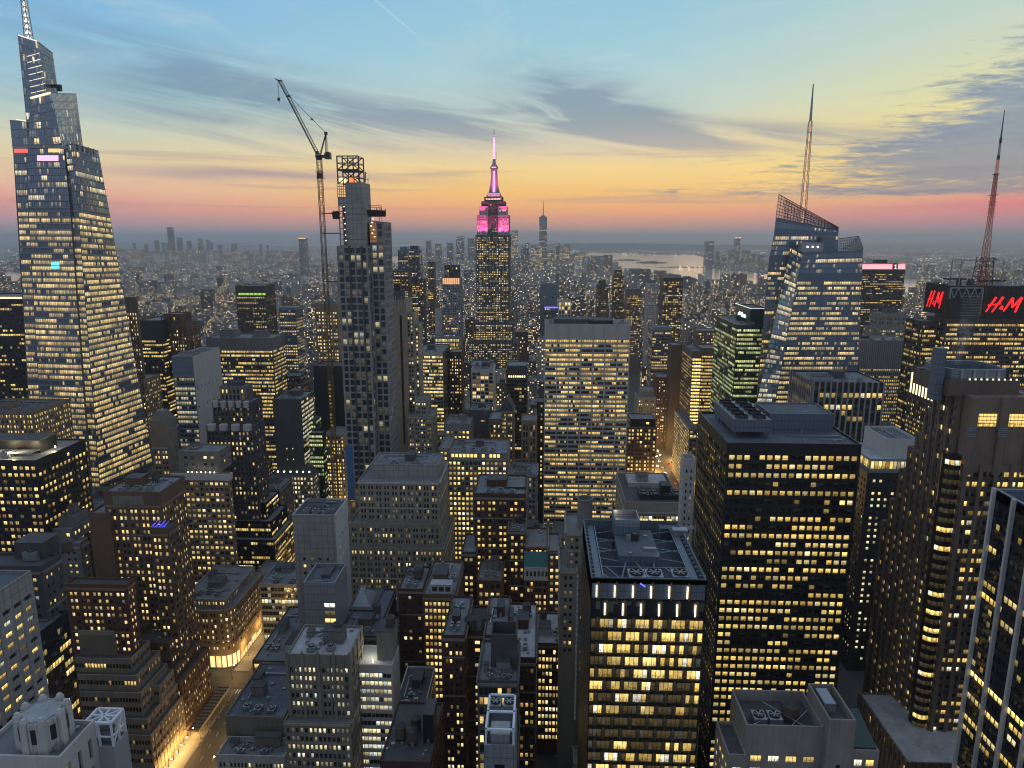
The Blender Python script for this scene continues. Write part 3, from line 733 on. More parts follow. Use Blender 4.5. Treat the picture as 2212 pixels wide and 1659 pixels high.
# cars
PAINT = {k: plain(k + '_car_paint', c, .3) for k, c in (('black', (.012, .012, .014)), ('white', (.62, .62, .60)), ('yellow', (.62, .36, .03)), ('silver', (.30, .31, .32)))}
HEADL = plain('headlight', (.9, .9, .8), .3, 0, (1, .95, .82), 60.0); TAILL = plain('tail_light', (.5, .02, .02), .3, 0, (1, .04, .02), 30.0)
GLASS = plain('car_glass', (.015, .018, .02), .08)
def car(x, y, col, label, away=True, rot=0, z=.02, van=False, group='cars on the streets', lit=True):
    t_ = thing('car', label, 'car', (x, y, z), group)
    L, Wd, H = (5.4, 2.0, 2.1) if van else (4.6, 1.85, 1.45)
    sec = [(-L / 2, .35, .85), (-L * .47, .35, 1.0), (-L * .22, .3, 1.0), (L * .22, .3, .95), (L * .47, .35, .8), (L / 2, .4, .65)]
    if van: sec = [(-L / 2, .35, 1.2), (-L * .2, .3, 1.2), (L * .3, .3, 1.15), (L / 2, .4, .9)]
    c, s_ = cos(rot), sin(rot); sg = 1 if away else -1
    def T(px, py, pz):
        py *= sg; return (x + px * c - py * s_, y + px * s_ + py * c, z + pz)
    b_ = MB()
    for (y0, l0, u0), (y1, l1, u1) in zip(sec, sec[1:]):
        h = Wd / 2
        b_.quads([(T(-h, y0, u0), T(h, y0, u0), T(h, y1, u1), T(-h, y1, u1)), (T(-h, y0, l0), T(-h, y0, u0), T(-h, y1, u1), T(-h, y1, l1)), (T(h, y0, l0), T(h, y1, l1), T(h, y1, u1), T(h, y0, u0))])
    h = Wd / 2; y0, l0, u0 = sec[0]; b_.quads([(T(-h, y0, l0), T(h, y0, l0), T(h, y0, u0), T(-h, y0, u0))])
    y0, l0, u0 = sec[-1]; b_.quads([(T(h, y0, l0), T(-h, y0, l0), T(-h, y0, u0), T(h, y0, u0))])
    b_.build('body', PAINT[col], t_)
    g = MB(); a0, a1, r0, r1 = (-L * .42, L * .26, -L * .28, L * .08) if not van else (-L * .49, L * .32, -L * .46, L * .14)
    k = Wd * .42; kk = Wd * .36; zb = 1.0 if not van else 1.2
    g.quads([(T(-k, a0, zb), T(k, a0, zb), T(kk, r0, H), T(-kk, r0, H)), (T(k, a1, zb - .05), T(-k, a1, zb - .05), T(-kk, r1, H), T(kk, r1, H)),
             (T(-k, a1, zb - .05), T(-k, a0, zb), T(-kk, r0, H), T(-kk, r1, H)), (T(k, a0, zb), T(k, a1, zb - .05), T(kk, r1, H), T(kk, r0, H))])
    g.build('windows', GLASS, t_, kind='stuff')
    r_ = MB(); r_.quads([(T(-kk, r0, H + .004), T(kk, r0, H + .004), T(kk, r1, H + .004), T(-kk, r1, H + .004))]); r_.build('roof', PAINT[col], t_)
    for i in (-1, 1):
        for j in (-1, 1):
            w_ = MB(); q = [T(i * (h - .02), j * L * .31 + .33 * cos(a), .34 + .33 * sin(a)) for a in np.arange(8) * pi / 4]; q2 = [T(i * (h - .24), j * L * .31 + .33 * cos(a), .34 + .33 * sin(a)) for a in np.arange(8) * pi / 4]
            w_.quads([(q[n], q[(n + 1) % 8], q2[(n + 1) % 8], q2[n]) for n in range(8)] + [(q[0], q[1], q[2], q[3]), (q[0], q[3], q[4], q[7]), (q[4], q[5], q[6], q[7])]); w_.build('wheel', DMET, t_)
        if lit:
            l_ = MB(); px = i * h * .7
            l_.quads([(T(px + .22, L / 2 + .01, .55), T(px - .22, L / 2 + .01, .55), T(px - .22, L / 2 + .01, .75), T(px + .22, L / 2 + .01, .75))]); l_.build('headlight', HEADL, t_)
            l_ = MB(); l_.quads([(T(px - .2, -L / 2 - .01, .7), T(px + .2, -L / 2 - .01, .7), T(px + .2, -L / 2 - .01, .9), T(px - .2, -L / 2 - .01, .9))]); l_.build('tail_light', TAILL, t_)
    return t_
rc = random.Random(5)
for k in range(44):
    lane = rc.choice((131, 136, 141, 146, 151, 156)); y = 715 + k * 6 + rc.uniform(-2, 2)
    car(lane, y, rc.choice(('black', 'yellow', 'white', 'silver', 'black')), 'small lit car in the evening traffic on the busy far street', away=lane > 146 or rc.random() < .3, group='evening traffic on the far street')

# scaffold shed over the pavement of the lit avenue
t_ = thing('pavement_shed', 'long wooden scaffold shed over the pavement of the lit avenue', 'scaffold shed', (-183, 318, .16))
a = MB(); a.box(-185.5, -178.5, 323, 362, 4.4, 4.8, True); a.build('deck', plain('shed_boards', (.24, .18, .11), .9), t_)
a = MB()
for k in range(14): a.box(-185.5, -178.8, 323.4 + k * 2.85, 323.9 + k * 2.85, 4.803, 5.1)
a.build('joist', WOOD, t_, kind='stuff')
a = MB(); a.box(-178.62, -178.4, 323, 362, 4.8, 6.1); a.build('parapet_board', plain('pale_board', (.42, .37, .28), .9), t_)
for k in range(14):
    a = MB(); a.bar((-178.8, 323.6 + k * 2.85, .16), (-178.8, 323.6 + k * 2.85, 4.4), .16); a.build('post', DMET, t_)
for k, y in enumerate((318, 322, 330, 341, 352)):
    t2 = thing('concrete_planter', 'round planter with a small shrub at the kerb of the lit avenue', 'planter', (-176.6, y, .02), 'round planters along the kerb')
    a = MB(); a.cyl(-176.6, y, .02, .8, .55, .7, 12); a.build('pot', PAVE, t2)
    a = MB()
    for q in range(60):
        u, v, w_ = rng.normal(0, .35, 3); a.bar((-176.6 + u, y + v, 1.3 + w_), (-176.6 + u + rng.normal(0, .12), y + v + rng.normal(0, .12), 1.45 + w_), .16, .02)
    a.build('shrub', plain('shrub_leaf', (.05, .08, .03), .8), t2)
# ------------------------------------------------------------------ buildings placed by hand
FOOT = []     # (x0, x1, y0, y1) of everything built, and what must stay visible behind the fillers
SEEN = []     # (xl, xr, y bottom visible, Y)
def note(x0, x1, y0, y1): FOOT.append((x0, x1, y0, y1))
def keep(xl, xr, yt, yb, Y): SEEN.append((xl, xr, yt, yb, Y))
def T(xl, xr, yt, Y, d=24, xs=None, on=None, st=None, fst=None, sst=0, roof='r', par=1.0, dimf=None):
    return dict(xl=xl, xr=xr, yt=yt, Y=Y, d=d, xs=xs, on=on, st=st, fst=fst, sst=sst, roof=roof, par=par, dimf=dimf)
def hand(name, label, cat, yb, tiers, fn=None, single=100, group=None):
    G = []
    for q in tiers:
        Y = q['Y']; c = (q['xl'] + q['xr']) / 2
        x0, x1 = at(q['xl'], q['yt'], Y)[0], at(q['xr'], q['yt'], Y)[0]; z1 = at(c, q['yt'], Y)[2]
        d = q['d']
        if q['xs'] is not None: d = depth_to(x1 if q['xs'] > c else x0, Y, z1, q['xs'])
        z0 = 0.0 if q['on'] is None else G[q['on']][6]
        G.append([x0, x1, Y, Y + d, z0, z1, 0])
        G[-1][6] = z1 - q['par']
    xs = [g[0] for g in G]; xe = [g[1] for g in G]
    loc = ((min(xs) + max(xe)) / 2, (G[0][2] + G[0][3]) / 2, 0)
    gp_ = atZ(1106, yb + 40, 0)
    B = Bld(name, label, cat, loc, group=group); B.yb = yb + 12
    for q, g in zip(tiers, G):
        yy = min(yb + 70, 1700); c = (q['xl'] + q['xr']) / 2
        B.zlow = max(g[4], at(c, yy, q['Y'])[2], 4.5 if q['on'] is None else 0)
        B.zlow = min(B.zlow, g[5])
        st = q['st']
        B.box(g[0], g[1], g[2], g[3], g[4], g[5], st, q['roof'], q['par'], frontst=q['fst'], sidest=(q['sst'] if q['sst'] != 0 else None), dimf=q['dimf'])
        note(g[0], g[1], g[2], g[3])
        keep(q['xl'] if q['xs'] is None else min(q['xl'], q['xs']), q['xr'] if q['xs'] is None else max(q['xr'], q['xs']), q['yt'], yb, q['Y'])
    if fn: fn(B, G)
    B.finish(single)
    return B, G
def roofy(mat='grey', tank=False, n=2, i=-1):
    def f(B, G):
        g = G[i]; B.clutter(g[0] + .8, g[1] - .8, g[2] + .8, g[3] - .8, g[6], mat, tank, n)
    return f
def both(*fs):
    def f(B, G):
        for q in fs: q(B, G)
    return f
TW, OB, AB = 'office tower', 'office building', 'apartment building'

# ---- left edge
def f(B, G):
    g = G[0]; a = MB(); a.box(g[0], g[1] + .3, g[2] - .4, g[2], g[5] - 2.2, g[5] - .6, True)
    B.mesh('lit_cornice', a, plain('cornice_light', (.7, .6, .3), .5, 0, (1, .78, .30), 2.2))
hand('office_tower', 'black glass slab with sparse yellow windows left of the tapering glass tower', TW, 870,
     [T(-60, 55, 640, 640, 40, st=S(4, 2.4, .9, .5, .25, .30, 'floor', glass='black', wall='blackm', top=6))], f)
hand('stone_building', 'low brown stone block with warm windows at the left edge of the photo', OB, 950,
     [T(-70, 70, 888, 470, 40, st=S(3.8, 2.6, .5, .58, .4, .72, glass='soft', wall='tan', top=2), roof='d')], roofy('tan', False, 2))
def f(B, G):
    g = G[0]
    B.bulk(g[0] + 14, g[1] - 9, g[2] + 16, g[2] + 30, g[6], 7, 'blackm')
    for x in (g[0] + 20, g[1] - 22): B.ac(x, g[2] + 9, g[6], 5, 7, 3, 2)
    LIT = plain('roof_lamp', (.9, .9, .8), .4, 0, (1, .88, .55), 16)
    for k, (x, y) in enumerate(((g[1] - 30, g[2] + 6), (g[1] - 17, g[2] + 7), (g[1] - 10, g[2] + 22), (g[1] - 3, g[2] + 20))):
        a = MB(); a.cyl(x, y, g[6] + 2.4, g[6] + 2.9, .34, .34, 8); B.mesh('roof_lamp', a, LIT)
        l = bpy.data.lights.new('roof_light', 'POINT'); l.energy = 3200; l.color = (1, .8, .42); l.shadow_soft_size = .5
        lo = bpy.data.objects.new('roof_light', l); COL.objects.link(lo); lo.location = (x, y - .6, g[6] + 3.6)
    a = MB()
    for k in range(9): a.box(g[0] + 12, g[1] - 8, g[2] + 6 + k, g[2] + 6.45 + k, g[6] + 2.2, g[6] + 2.6, True)
    B.mesh('roof_grille', a, MET, kind='stuff')
hand('granite_building', 'black granite block with floodlit roof in front of the tapering glass tower', OB, 1190,
     [T(-160, 77, 993, 350, xs=184, st=S(3.9, 3.3, .66, .52, .4, .5, glass='soft', wall='black', pane=2, top=2.5), roof='r')], f)
hand('stone_building', 'pale grey stepped building with a boxy roof plant beside the brown brick tower', OB, 1245,
     [T(96, 172, 1172, 352, xs=190, st=S(3.8, 4.2, .34, .38, .35, .45, glass='office', wall='grey', top=4)),
      T(93, 154, 1142, 355, 22, on=0, st=S(4.2, 4.5, .4, .5, .3, .7, glass='soft', wall='grey', top=1.5)),
      T(117, 156, 1117, 360, 14, on=1, st=S(5, 7, .7, .3, .3, .0, wall='grey', top=1, glass='black'))], roofy('grey', False, 2))
def f(B, G):
    g = G[0]; B.bulk(g[0] + 12, g[0] + 24, g[2] + 8, g[2] + 18, g[6], 7, 'dgrey'); B.ac(g[1] - 9, g[2] + 10, g[6], 6, 8, 3.5, 2); B.tank(g[0] + 30, g[2] + 14, g[6], 2.2, 4, 1.5)
hand('brick_building', 'dark box building with few lit windows behind the pale concrete slab', OB, 1320,
     [T(-60, 88, 1222, 255, xs=131, st=S(3.9, 4.2, .36, .4, .35, .38, glass='office', wall='dgrey', top=4), roof='d')], f)

# the two blocks at the left edge seen along their avenue side
def side_block(name, label, xf, yf, Yf, Yn, st, yb, wid, roof, fn=None, single=100):
    p = at(xf, yf, Yf); X, z = p[0], p[2]
    B = Bld(name, label, OB, (X - wid / 2, (Yf + Yn) / 2, 0)); B.yb = yb
    B.zlow = max(4.5, z - 120)
    B.box(X - wid, X, Yn, Yf, 0, z, st, roof, 1.0)
    note(X - wid, X, Yn, Yf); keep(0, xf, yf - 40, yb, Yn)
    if fn: fn(B, [[X - wid, X, Yn, Yf, 0, z, z - 1.0]])
    B.finish(single)
side_block('concrete_slab', 'pale concrete slab with paired windows in slanting rows at the left edge', 67, 1232, 205, 120,
     S(3.7, 4.6, .64, .40, .5, .52, glass='office', wall='conc', pane=2, top=6), 1585, 60, 'b')
side_block('glass_building', 'dark glass block with yellow lit strips right of the pale concrete slab', 147, 1319, 262, 209,
     S(4.0, 1.7, .94, .62, .12, .42, 'floor', glass='black', wall='kglass', top=3.5), 1590, 36, 'b')

hand('brick_building', 'brown brick block with bright square windows behind the terraced office building', OB, 1350,
     [T(140, 272, 1262, 312, xs=290, st=S(3.7, 2.9, .52, .52, .35, .55, glass='resid', wall='red', top=3.5), roof='d')], roofy('red', False, 2))
def f(B, G):
    g = G[0]; a = MB(); a.box(g[0] + 5, g[1] - 9, g[2] - .25, g[2], g[5] - 7.2, g[5] - 2.4, True); o = B.mesh('emblem_panel', a, C['limed'])
    a = MB(); c = (g[0] + g[1]) / 2 - 2
    for k in range(7):
        an = pi * k / 6; a.bar((c + 1.0 * cos(an), g[2] - .32, g[5] - 6.6 + .9 * sin(an)), (c + 3.2 * cos(an), g[2] - .32, g[5] - 6.6 + 3.0 * sin(an)), .3)
    B.mesh('sun_emblem', a, C['tan'], o)
    B.clutter(g[0] + 1, g[1] - 1, g[2] + 2, g[3] - 1, g[6], 'brown', True, 3)
    q = G[1]; BL = plain('blue_light', (.05, .05, .3), .5, 0, (.10, .08, 1.0), 1.6); a = MB()
    for k in range(8): a.bar((q[0] + .6 + k * 1.0, q[2] + .5, q[5]), (q[0] + 1.4 + k * 1.0, q[2] + 3.0 + (k % 3), q[5] + 1.2 + (k % 2)), .14)
    B.mesh('blue_light', a, BL, kind='stuff')
hand('brick_tower', 'tall brown brick tower with a sun emblem near its top and blue lights', TW, 1390,
     [T(222, 345, 1062, 340, 26, st=S(3.8, 2.9, .5, .55, .4, .5, glass='resid', wall='brown', pane=1, top=9)),
      T(322, 362, 1140, 334, xs=384, st=S(3.8, 2.8, .5, .55, .4, .42, glass='resid', wall='brown', top=5), roof='d'),
      T(190, 236, 1108, 337, 24, st=S(3.8, 6, .2, .4, .3, .2, glass='resid', wall='brown', top=40))], f)
def steps():
    B = Bld('brick_building', 'brown brick building stepping down to the lit avenue', OB, (-200, 340, 0)); B.yb = 1590; B.zlow = 5; z0 = 0; xl = -236
    st = S(4.2, 2.6, .5, .55, .4, .5, glass='resid', wall='brown', top=1.4); sd = dict(st, lit=.62)
    for k, (px, py, Yf) in enumerate(((454, 1397, 357), (434, 1379, 354), (418, 1362, 351), (404, 1345, 347))):
        p = at(px, py, Yf); x1 = -187.0 if k == 0 else p[0]; B.zlow = max(5, z0); B.box(xl, x1, 325.5 + k * .6, Yf, z0, p[2], st, 'd', .8, sidest=sd); z0 = p[2] - .8
    note(xl, -187, 325, 358); keep(330, 455, 1345, 1580, 326); B.clutter(xl + 2, x1 - 1, 330, 345, z0, 'brown', False, 1); B.finish(100)
steps()
hand('mansion_block', 'white corniced brick tower with a lit terrace beside the scalloped tower', TW, 1265,
     [T(372, 494, 1022, 441, xs=499, st=S(3.8, 3.5, .62, .55, .4, .55, glass='resid', wall='tan', pane=2, top=5.5)),
      T(384, 472, 975, 446, 18, on=0, st=S(4.5, 6, .35, .4, .3, .15, glass='resid', wall='limed', top=2)),
      T(405, 425, 968, 452, 8, on=1, st=S(9, 9, .2, .2, .2, 0, wall='limed', glass='black'))],
     lambda B, G: (lambda g: (B.mesh('white_cornice', (lambda a: (a.box(g[0] - .9, g[1] + .9, g[2] - .9, g[2] - .003, g[5] - 4.6, g[5] - .4, True), a.box(g[1] + .003, g[1] + .9, g[2], g[3], g[5] - 4.6, g[5] - .4, True), a)[2])(MB()), C['white']),
        [B.mesh('terrace_lamp', (lambda a: (a.cyl(g[0] + 10 + k * 3, g[2] + 1.3, g[6], g[6] + 1.6, .25), a)[1])(MB()), LAMP) for k in range(7)]))(G[0]))
def f(B, G):
    for i in (0, 1):
        g = G[i]; a = MB(); n = 5 if i == 1 else 4
        for k in range(n):
            x = g[0] + (k + .5) * (g[1] - g[0]) / n; a.cyl(x, g[2] - .12, g[5] - 3.2, g[5] + 1.2, (g[1] - g[0]) / n * .36, None, 10)
        B.mesh('scalloped_crest', a, C['trav'], kind='stuff')
hand('deco_tower', 'grey stepped tower with a scalloped pale crest left of the construction tower', TW, 1065,
     [T(445, 547, 920, 490, xs=571, st=S(3.8, 2.7, .5, .6, .4, .30, glass='resid', wall='dgrey', fin=(2, .7, .4), top=4)),
      T(458, 540, 870, 494, 22, on=0, st=S(3.8, 2.8, .5, .6, .4, .25, glass='resid', wall='dgrey', fin=(2, .8, .5), top=3)),
      T(474, 528, 834, 500, 13, on=1, st=S(4.2, 3.0, .55, .7, .6, .1, glass='black', wall='grey', fin=(1, 1.0, .6), top=2)),
      T(490, 520, 824, 504, 8, on=2, st=S(9, 9, .2, .2, .2, 0, wall='dgrey', glass='black'))], f)
hand('flat_tower', 'dark glass block with a blank white side wall before the broad lit block', OB, 965,
     [T(370, 416, 770, 560, xs=474, fst=S(4.0, 2.2, .93, .62, .12, .62, 'floor', glass='stair', wall='bluem', top=17), sst=S(16, 7, .16, .14, .3, .0, glass='black', wall='white', top=18), st=None, roof='d')],
     lambda B, G: (B.bulk(G[0][0] + 3, G[0][1] - 3, G[0][2] + 6, G[0][2] + 16, G[0][6], 3, 'steel'), B.duct((G[0][0] + 2, G[0][2] + 4, G[0][6] + .6), (G[0][1] - 2, G[0][2] + 4, G[0][6] + .6))))
def f(B, G):
    g = G[0]; B.bulk(g[0] + 10, g[0] + 26, g[2] + 10, g[2] + 22, g[6], 7, 'grey'); B.bulk(g[1] - 24, g[1] - 10, g[2] + 12, g[2] + 22, g[6], 6, 'grey'); B.pipes(g[0] + 2, g[1] - 2, g[2] + 2, g[2] + 20, g[6], 9)
hand('office_block', 'broad office block with long bright floors and a dark top band', OB, 990,
     [T(444, 587, 730, 690, xs=614, st=S(3.9, 1.6, .95, .56, .2, .88, 'floor', glass='office', wall='grey', span='dgrey', top=12, fin=(6, .5, .3)))], f)
def f(B, G):
    g = G[0]; a = MB()
    for k in range(7):
        x = g[0] + (k + .5) * (g[1] - g[0]) / 7
        a.bar((x, g[2] + 1.0, g[6]), (x, g[2] + 1.0, g[5] + (7 if k % 2 else 10)), 1.9, .2)
    B.mesh('pinnacle', a, C['brown'], kind='stuff')
hand('gothic_tower', 'brown tower with pointed gothic pinnacles behind the white walled block', TW, 885,
     [T(345, 401, 700, 730, 30, st=S(3.8, 2.6, .5, .6, .4, .34, glass='resid', wall='brown', fin=(2, .6, .4), top=6)),
      T(352, 392, 678, 736, 20, on=0, st=S(4.5, 3, .5, .7, .5, .05, glass='black', wall='brown', fin=(1, .8, .6), top=3)),
      T(398, 406, 740, 734, 30, st=S(3.8, 2.6, .5, .6, .4, .3, glass='resid', wall='brown', top=4))], f)
hand('glass_slab', 'dark glass slab with orange lit floors left of the gothic brown tower', TW, 875,
     [T(296, 346, 692, 715, 40, st=S(3.9, 2.2, .9, .5, .2, .45, 'floor', glass='black', wall='blackm', top=20))])
hand('stone_tower', 'slim beige stone tower close behind the tapering glass tower', TW, 880,
     [T(240, 293, 642, 650, xs=296, st=S(3.8, 2.4, .45, .6, .5, .42, glass='resid', wall='tan', fin=(2, .7, .5), top=14)),
      T(246, 310, 820, 646, 30, st=S(3.8, 2.6, .5, .55, .4, .6, glass='resid', wall='tan', top=3))])
def f(B, G):
    g = G[0]; cx = (g[0] + g[1]) / 2; a = MB()
    for k in range(6):
        s_ = 1 - k * .10; a.box(cx - (g[1] - g[0]) / 2 * s_, cx + (g[1] - g[0]) / 2 * s_, g[2] + 1 + k * .6, g[3] - 1 - k * .6, g[5] + k * 1.2, g[5] + 1.2 + k * 1.2)
    B.mesh('stepped_crown', a, C['limed'])
hand('stone_building', 'small beige building with a rounded stepped top beside the tapering glass tower', OB, 1020,
     [T(322, 359, 912, 470, xs=381, fst=S(3.8, 2.6, .5, .55, .4, .55, glass='resid', wall='tan', top=20), sst=S(12, 9, .15, .1, .3, .0, glass='black', wall='limed'), st=None)], f)
def f(B, G):
    g = G[0]; cx, cy_ = (g[0] + g[1]) / 2, (g[2] + g[3]) / 2; a = MB(); a.cyl(cx, cy_, g[6], g[6] + 9, 7, .1, 4, cap=False); B.mesh('pyramid_roof', a, C['grnroof'])
hand('apartment_tower', 'tan tower with bright windows and a green pyramid roof behind the crane mast', TW, 790,
     [T(679, 729, 656, 740, 26, st=S(3.7, 3.0, .5, .55, .4, .66, glass='resid', wall='tan', top=8))], f)
hand('slab_block', 'windowless black slab behind the lower crane mast', OB, 905,
     [T(676, 742, 791, 695, 30, fst=S(3.8, 30, .08, .5, .3, .8, glass='office', wall='blackm', top=14, edge=.2), sst=S(3.8, 3, .5, .5, .3, .2, glass='office', wall='blackm'), st=None, roof='d')])
def f(B, G):
    g = G[0]; B.clutter(g[0] + 1, g[1] - 1, g[2] + 1, g[3] - 1, g[6], 'dgrey', False, 3)
hand('blank_building', 'blank grey slab with a glowing glass corner left of the crane mast', OB, 990,
     [T(588, 650, 862, 600, xs=677, fst=S(10, 9, .10, .14, .3, .8, glass='white', wall='dgrey', top=40, edge=4), sst=S(4, 1.8, .92, .6, .15, .9, 'floor', glass='white', wall='kglass', top=1.5), st=None)], f)
hand('glass_building', 'stepped green glass building with glowing terraces beside the crane mast', OB, 1015,
     [T(640, 697, 935, 615, xs=704, st=S(4, 2.0, .9, .6, .15, .65, 'floor', glass='lime', wall='green', top=1.5)),
      T(636, 682, 905, 625, 16, on=0, st=S(4, 2.0, .9, .6, .15, .65, 'floor', glass='lime', wall='green', top=1.5))], roofy('green', False, 2))
hand('stone_building', 'floodlit yellow stone building at the foot of the crane mast', OB, 1080,
     [T(700, 742, 938, 660, 30, st=S(3.8, 2.6, .5, .6, .4, .85, glass='office', wall='lime', top=2, gain=1.2))])
def f(B, G):
    g = G[0]; a = MB(); x0, x1, y0, y1, z = g[0], g[1], g[2], g[3], g[5]
    i = 4.5; h = 7
    a.quads([((x0, y0, z), (x1, y0, z), (x1 - i, y0 + i, z + h), (x0 + i, y0 + i, z + h)), ((x1, y0, z), (x1, y1, z), (x1 - i, y1 - i, z + h), (x1 - i, y0 + i, z + h)),
             ((x1, y1, z), (x0, y1, z), (x0 + i, y1 - i, z + h), (x1 - i, y1 - i, z + h)), ((x0, y1, z), (x0, y0, z), (x0 + i, y0 + i, z + h), (x0 + i, y1 - i, z + h)),
             ((x0 + i, y0 + i, z + h), (x1 - i, y0 + i, z + h), (x1 - i, y1 - i, z + h), (x0 + i, y1 - i, z + h))])
    B.mesh('mansard_roof', a, RF['d'])
    for k in range(6):
        x = x0 + 4 + k * (x1 - x0 - 8) / 5; q = MB(); q.box(x - .5, x + .5, y0 + 1.2, y0 + 2.2, z + 1.4, z + 3.0, True); B.mesh('dormer', q, LAMP)
hand('mansard_building', 'stone building with a dark mansard roof and one row of lit dormers', OB, 1092,
     [T(590, 677, 1026, 595, xs=688, st=S(4.2, 3.0, .6, .6, .4, .75, glass='white', wall='limed', top=1.5), par=.02)], f)
hand('stone_building', 'low grey building with a flat roof below the mansard building', OB, 1110,
     [T(543, 604, 1056, 535, 30, st=S(3.8, 3, .5, .5, .35, .25, glass='resid', wall='grey', top=3))], roofy('grey', False, 2))
hand('glass_building', 'stepped dark glass building with a glowing avenue side in front of the mansard building', OB, 1255,
     [T(500, 592, 1166, 480, xs=633, st=S(3.7, 1.7, .9, .6, .15, .40, 'floor', glass='office', wall='kglass', top=1.2), sst=S(3.7, 1.7, .9, .55, .15, .75, 'floor', glass='office', wall='gran', top=1.2)),
      T(500, 585, 1126, 486, xs=620, st=S(3.7, 1.7, .9, .6, .15, .40, 'floor', glass='office', wall='kglass', top=1.2), on=0),
      T(500, 574, 1086, 492, xs=602, st=S(3.7, 1.7, .9, .6, .15, .40, 'floor', glass='office', wall='kglass', top=1.2), on=1)], roofy('grey', False, 3))
hand('concrete_building', 'blank grey concrete block with few windows left of the wide limestone building', OB, 1250,
     [T(631, 723, 1112, 350, xs=750, fst=S(4.2, 3.9, .36, .42, .35, .5, glass='soft', wall='conc', top=23, edge=3), sst=S(6, 5, .2, .3, .3, .25, glass='office', wall='white', top=12, edge=4), st=None, roof='d')], roofy('steel', False, 3))
LIMEW = dict(bw=2.5, ww=.44, wh=.62, rec=.5, glass='resid', wall='lime', fh=4.0)
def f(B, G):
    g = G[3]; a = MB()
    for k in range(12): a.bar((g[0] + 14 + k * 3.2, g[2] + 3, g[6] + .8), (g[0] + 17 + k * 3.2, g[2] + 9 - (k % 2) * 6, g[6] + .8), .3)
    B.mesh('roof_truss', a, MET, kind='stuff'); B.clutter(g[0] + 1, g[1] - 1, g[2] + 1, g[3] - 1, g[6], 'dgrey', False, 2)
hand('limestone_building', 'wide pale limestone building in three tiers with rows of small dark windows', OB, 1300,
     [T(754, 958, 1184, 421, 60, st=S(lit=.05, top=1.4, **LIMEW)),
      T(754, 949, 1131, 424, 52, on=0, st=S(lit=.10, top=2.4, **LIMEW)),
      T(772, 948, 1040, 428, 44, on=1, st=S(lit=.04, top=2.2, **LIMEW), dimf=lambda nf, nb: np.where(np.arange(nf)[:, None] == nf - 1, 9.0, 1.0)),
      T(800, 946, 1003, 438, 26, on=2, st=S(12, 20, .3, .1, .3, 0, wall='conc', glass='black', top=3))], f)
def f(B, G):
    g = G[0]; a = MB()
    for x in (g[0] + (g[1] - g[0]) * .22, g[0] + (g[1] - g[0]) * .72): a.box(x - 1.0, x + 1.0, g[2] - .12, g[2] + .0, 70, g[5] - 14, True)
    B.mesh('window_slot', a, plain('slot_black', (.01, .01, .012), .3), kind='stuff')
    a = MB()
    for k in range(7): a.box(g[0] + k * (g[1] - g[0]) / 6.5, g[0] + k * (g[1] - g[0]) / 6.5 + .9, g[2] - .4, g[2] - .003, g[5] - 11, g[5] + (3 if k % 2 else 1), True)
    B.mesh('crest', a, C['lime'], kind='stuff'); B.bulk(g[0] + 4, g[1] - 3, g[2] + 5, g[2] + 16, g[6], 9, 'dgrey'); B.bulk(g[0] + 6, g[1] - 6, g[2] + 7, g[2] + 14, g[6] + 9.4, 5, 'blackm')
hand('limestone_tower', 'pale limestone tower with two tall black slots right of the construction tower', TW, 990,
     [T(834, 876, 648, 640, 34, st=S(400, 60, .1, .1, .1, 0, wall='tanl', glass='black')),
      T(876, 894, 676, 646, 24, st=S(3.8, 2.7, .5, .55, .4, .42, glass='resid', wall='lime', top=3)),
      T(894, 904, 700, 650, 20, st=S(3.8, 2.7, .5, .55, .4, .42, glass='resid', wall='lime', top=3)),
      T(895, 922, 862, 634, 24, st=S(3.8, 2.7, .5, .55, .4, .45, glass='resid', wall='lime', top=3)),
      T(880, 934, 898, 628, 30, st=S(3.8, 2.7, .5, .55, .4, .30, glass='resid', wall='lime', top=3))], f)
hand('office_building', 'glowing yellow office building beside the slotted limestone tower', OB, 908,
     [T(898, 957, 760, 760, xs=972, st=S(3.9, 1.7, .95, .58, .2, .97, 'floor', glass='office', wall='trav', span='limed', top=4, gain=1.15), sst=S(3.9, 4, .4, .4, .3, .05, wall='blackm', glass='black'))], roofy('dgrey', False, 2))
hand('brick_building', 'dark red brick block with orange windows right of the glowing yellow building', OB, 845,
     [T(969, 997, 760, 800, 26, st=S(3.8, 3, .5, .55, .35, .5, glass='soft', wall='dkred', top=4))])
hand('apartment_tower', 'slim gabled apartment tower with dark glass and a white frame grid', AB, 898,
     [T(1018, 1066, 797, 640, 30, st=S(3.6, 4.0, .84, .78, .5, .36, glass='soft', wall='white', pane=2, top=3)),
      T(1014, 1050, 788, 672, 30, st=S(6, 8, .2, .2, .3, 0, wall='dgrey', glass='black'))], roofy('dgrey', False, 2, 0))
hand('office_building', 'grey block with yellow windows left of the blank grey green block', OB, 962,
     [T(961, 1016, 915, 520, 30, st=S(3.9, 3.2, .6, .5, .35, .8, glass='office', wall='grey', top=5))], roofy('grey', True, 2))
hand('office_building', 'blank grey green block with a flat roof above the yellow windowed block', OB, 955,
     [T(1012, 1058, 886, 545, 26, st=S(9, 12, .2, .12, .3, .2, wall='dgrey', glass='office', top=4))], roofy('dgrey', False, 2))
hand('office_building', 'narrow brown block with a lit corner right of the grey green block', OB, 960,
     [T(1056, 1082, 905, 530, 26, st=S(3.8, 3.2, .5, .55, .35, .4, glass='office', wall='brown', top=4))])
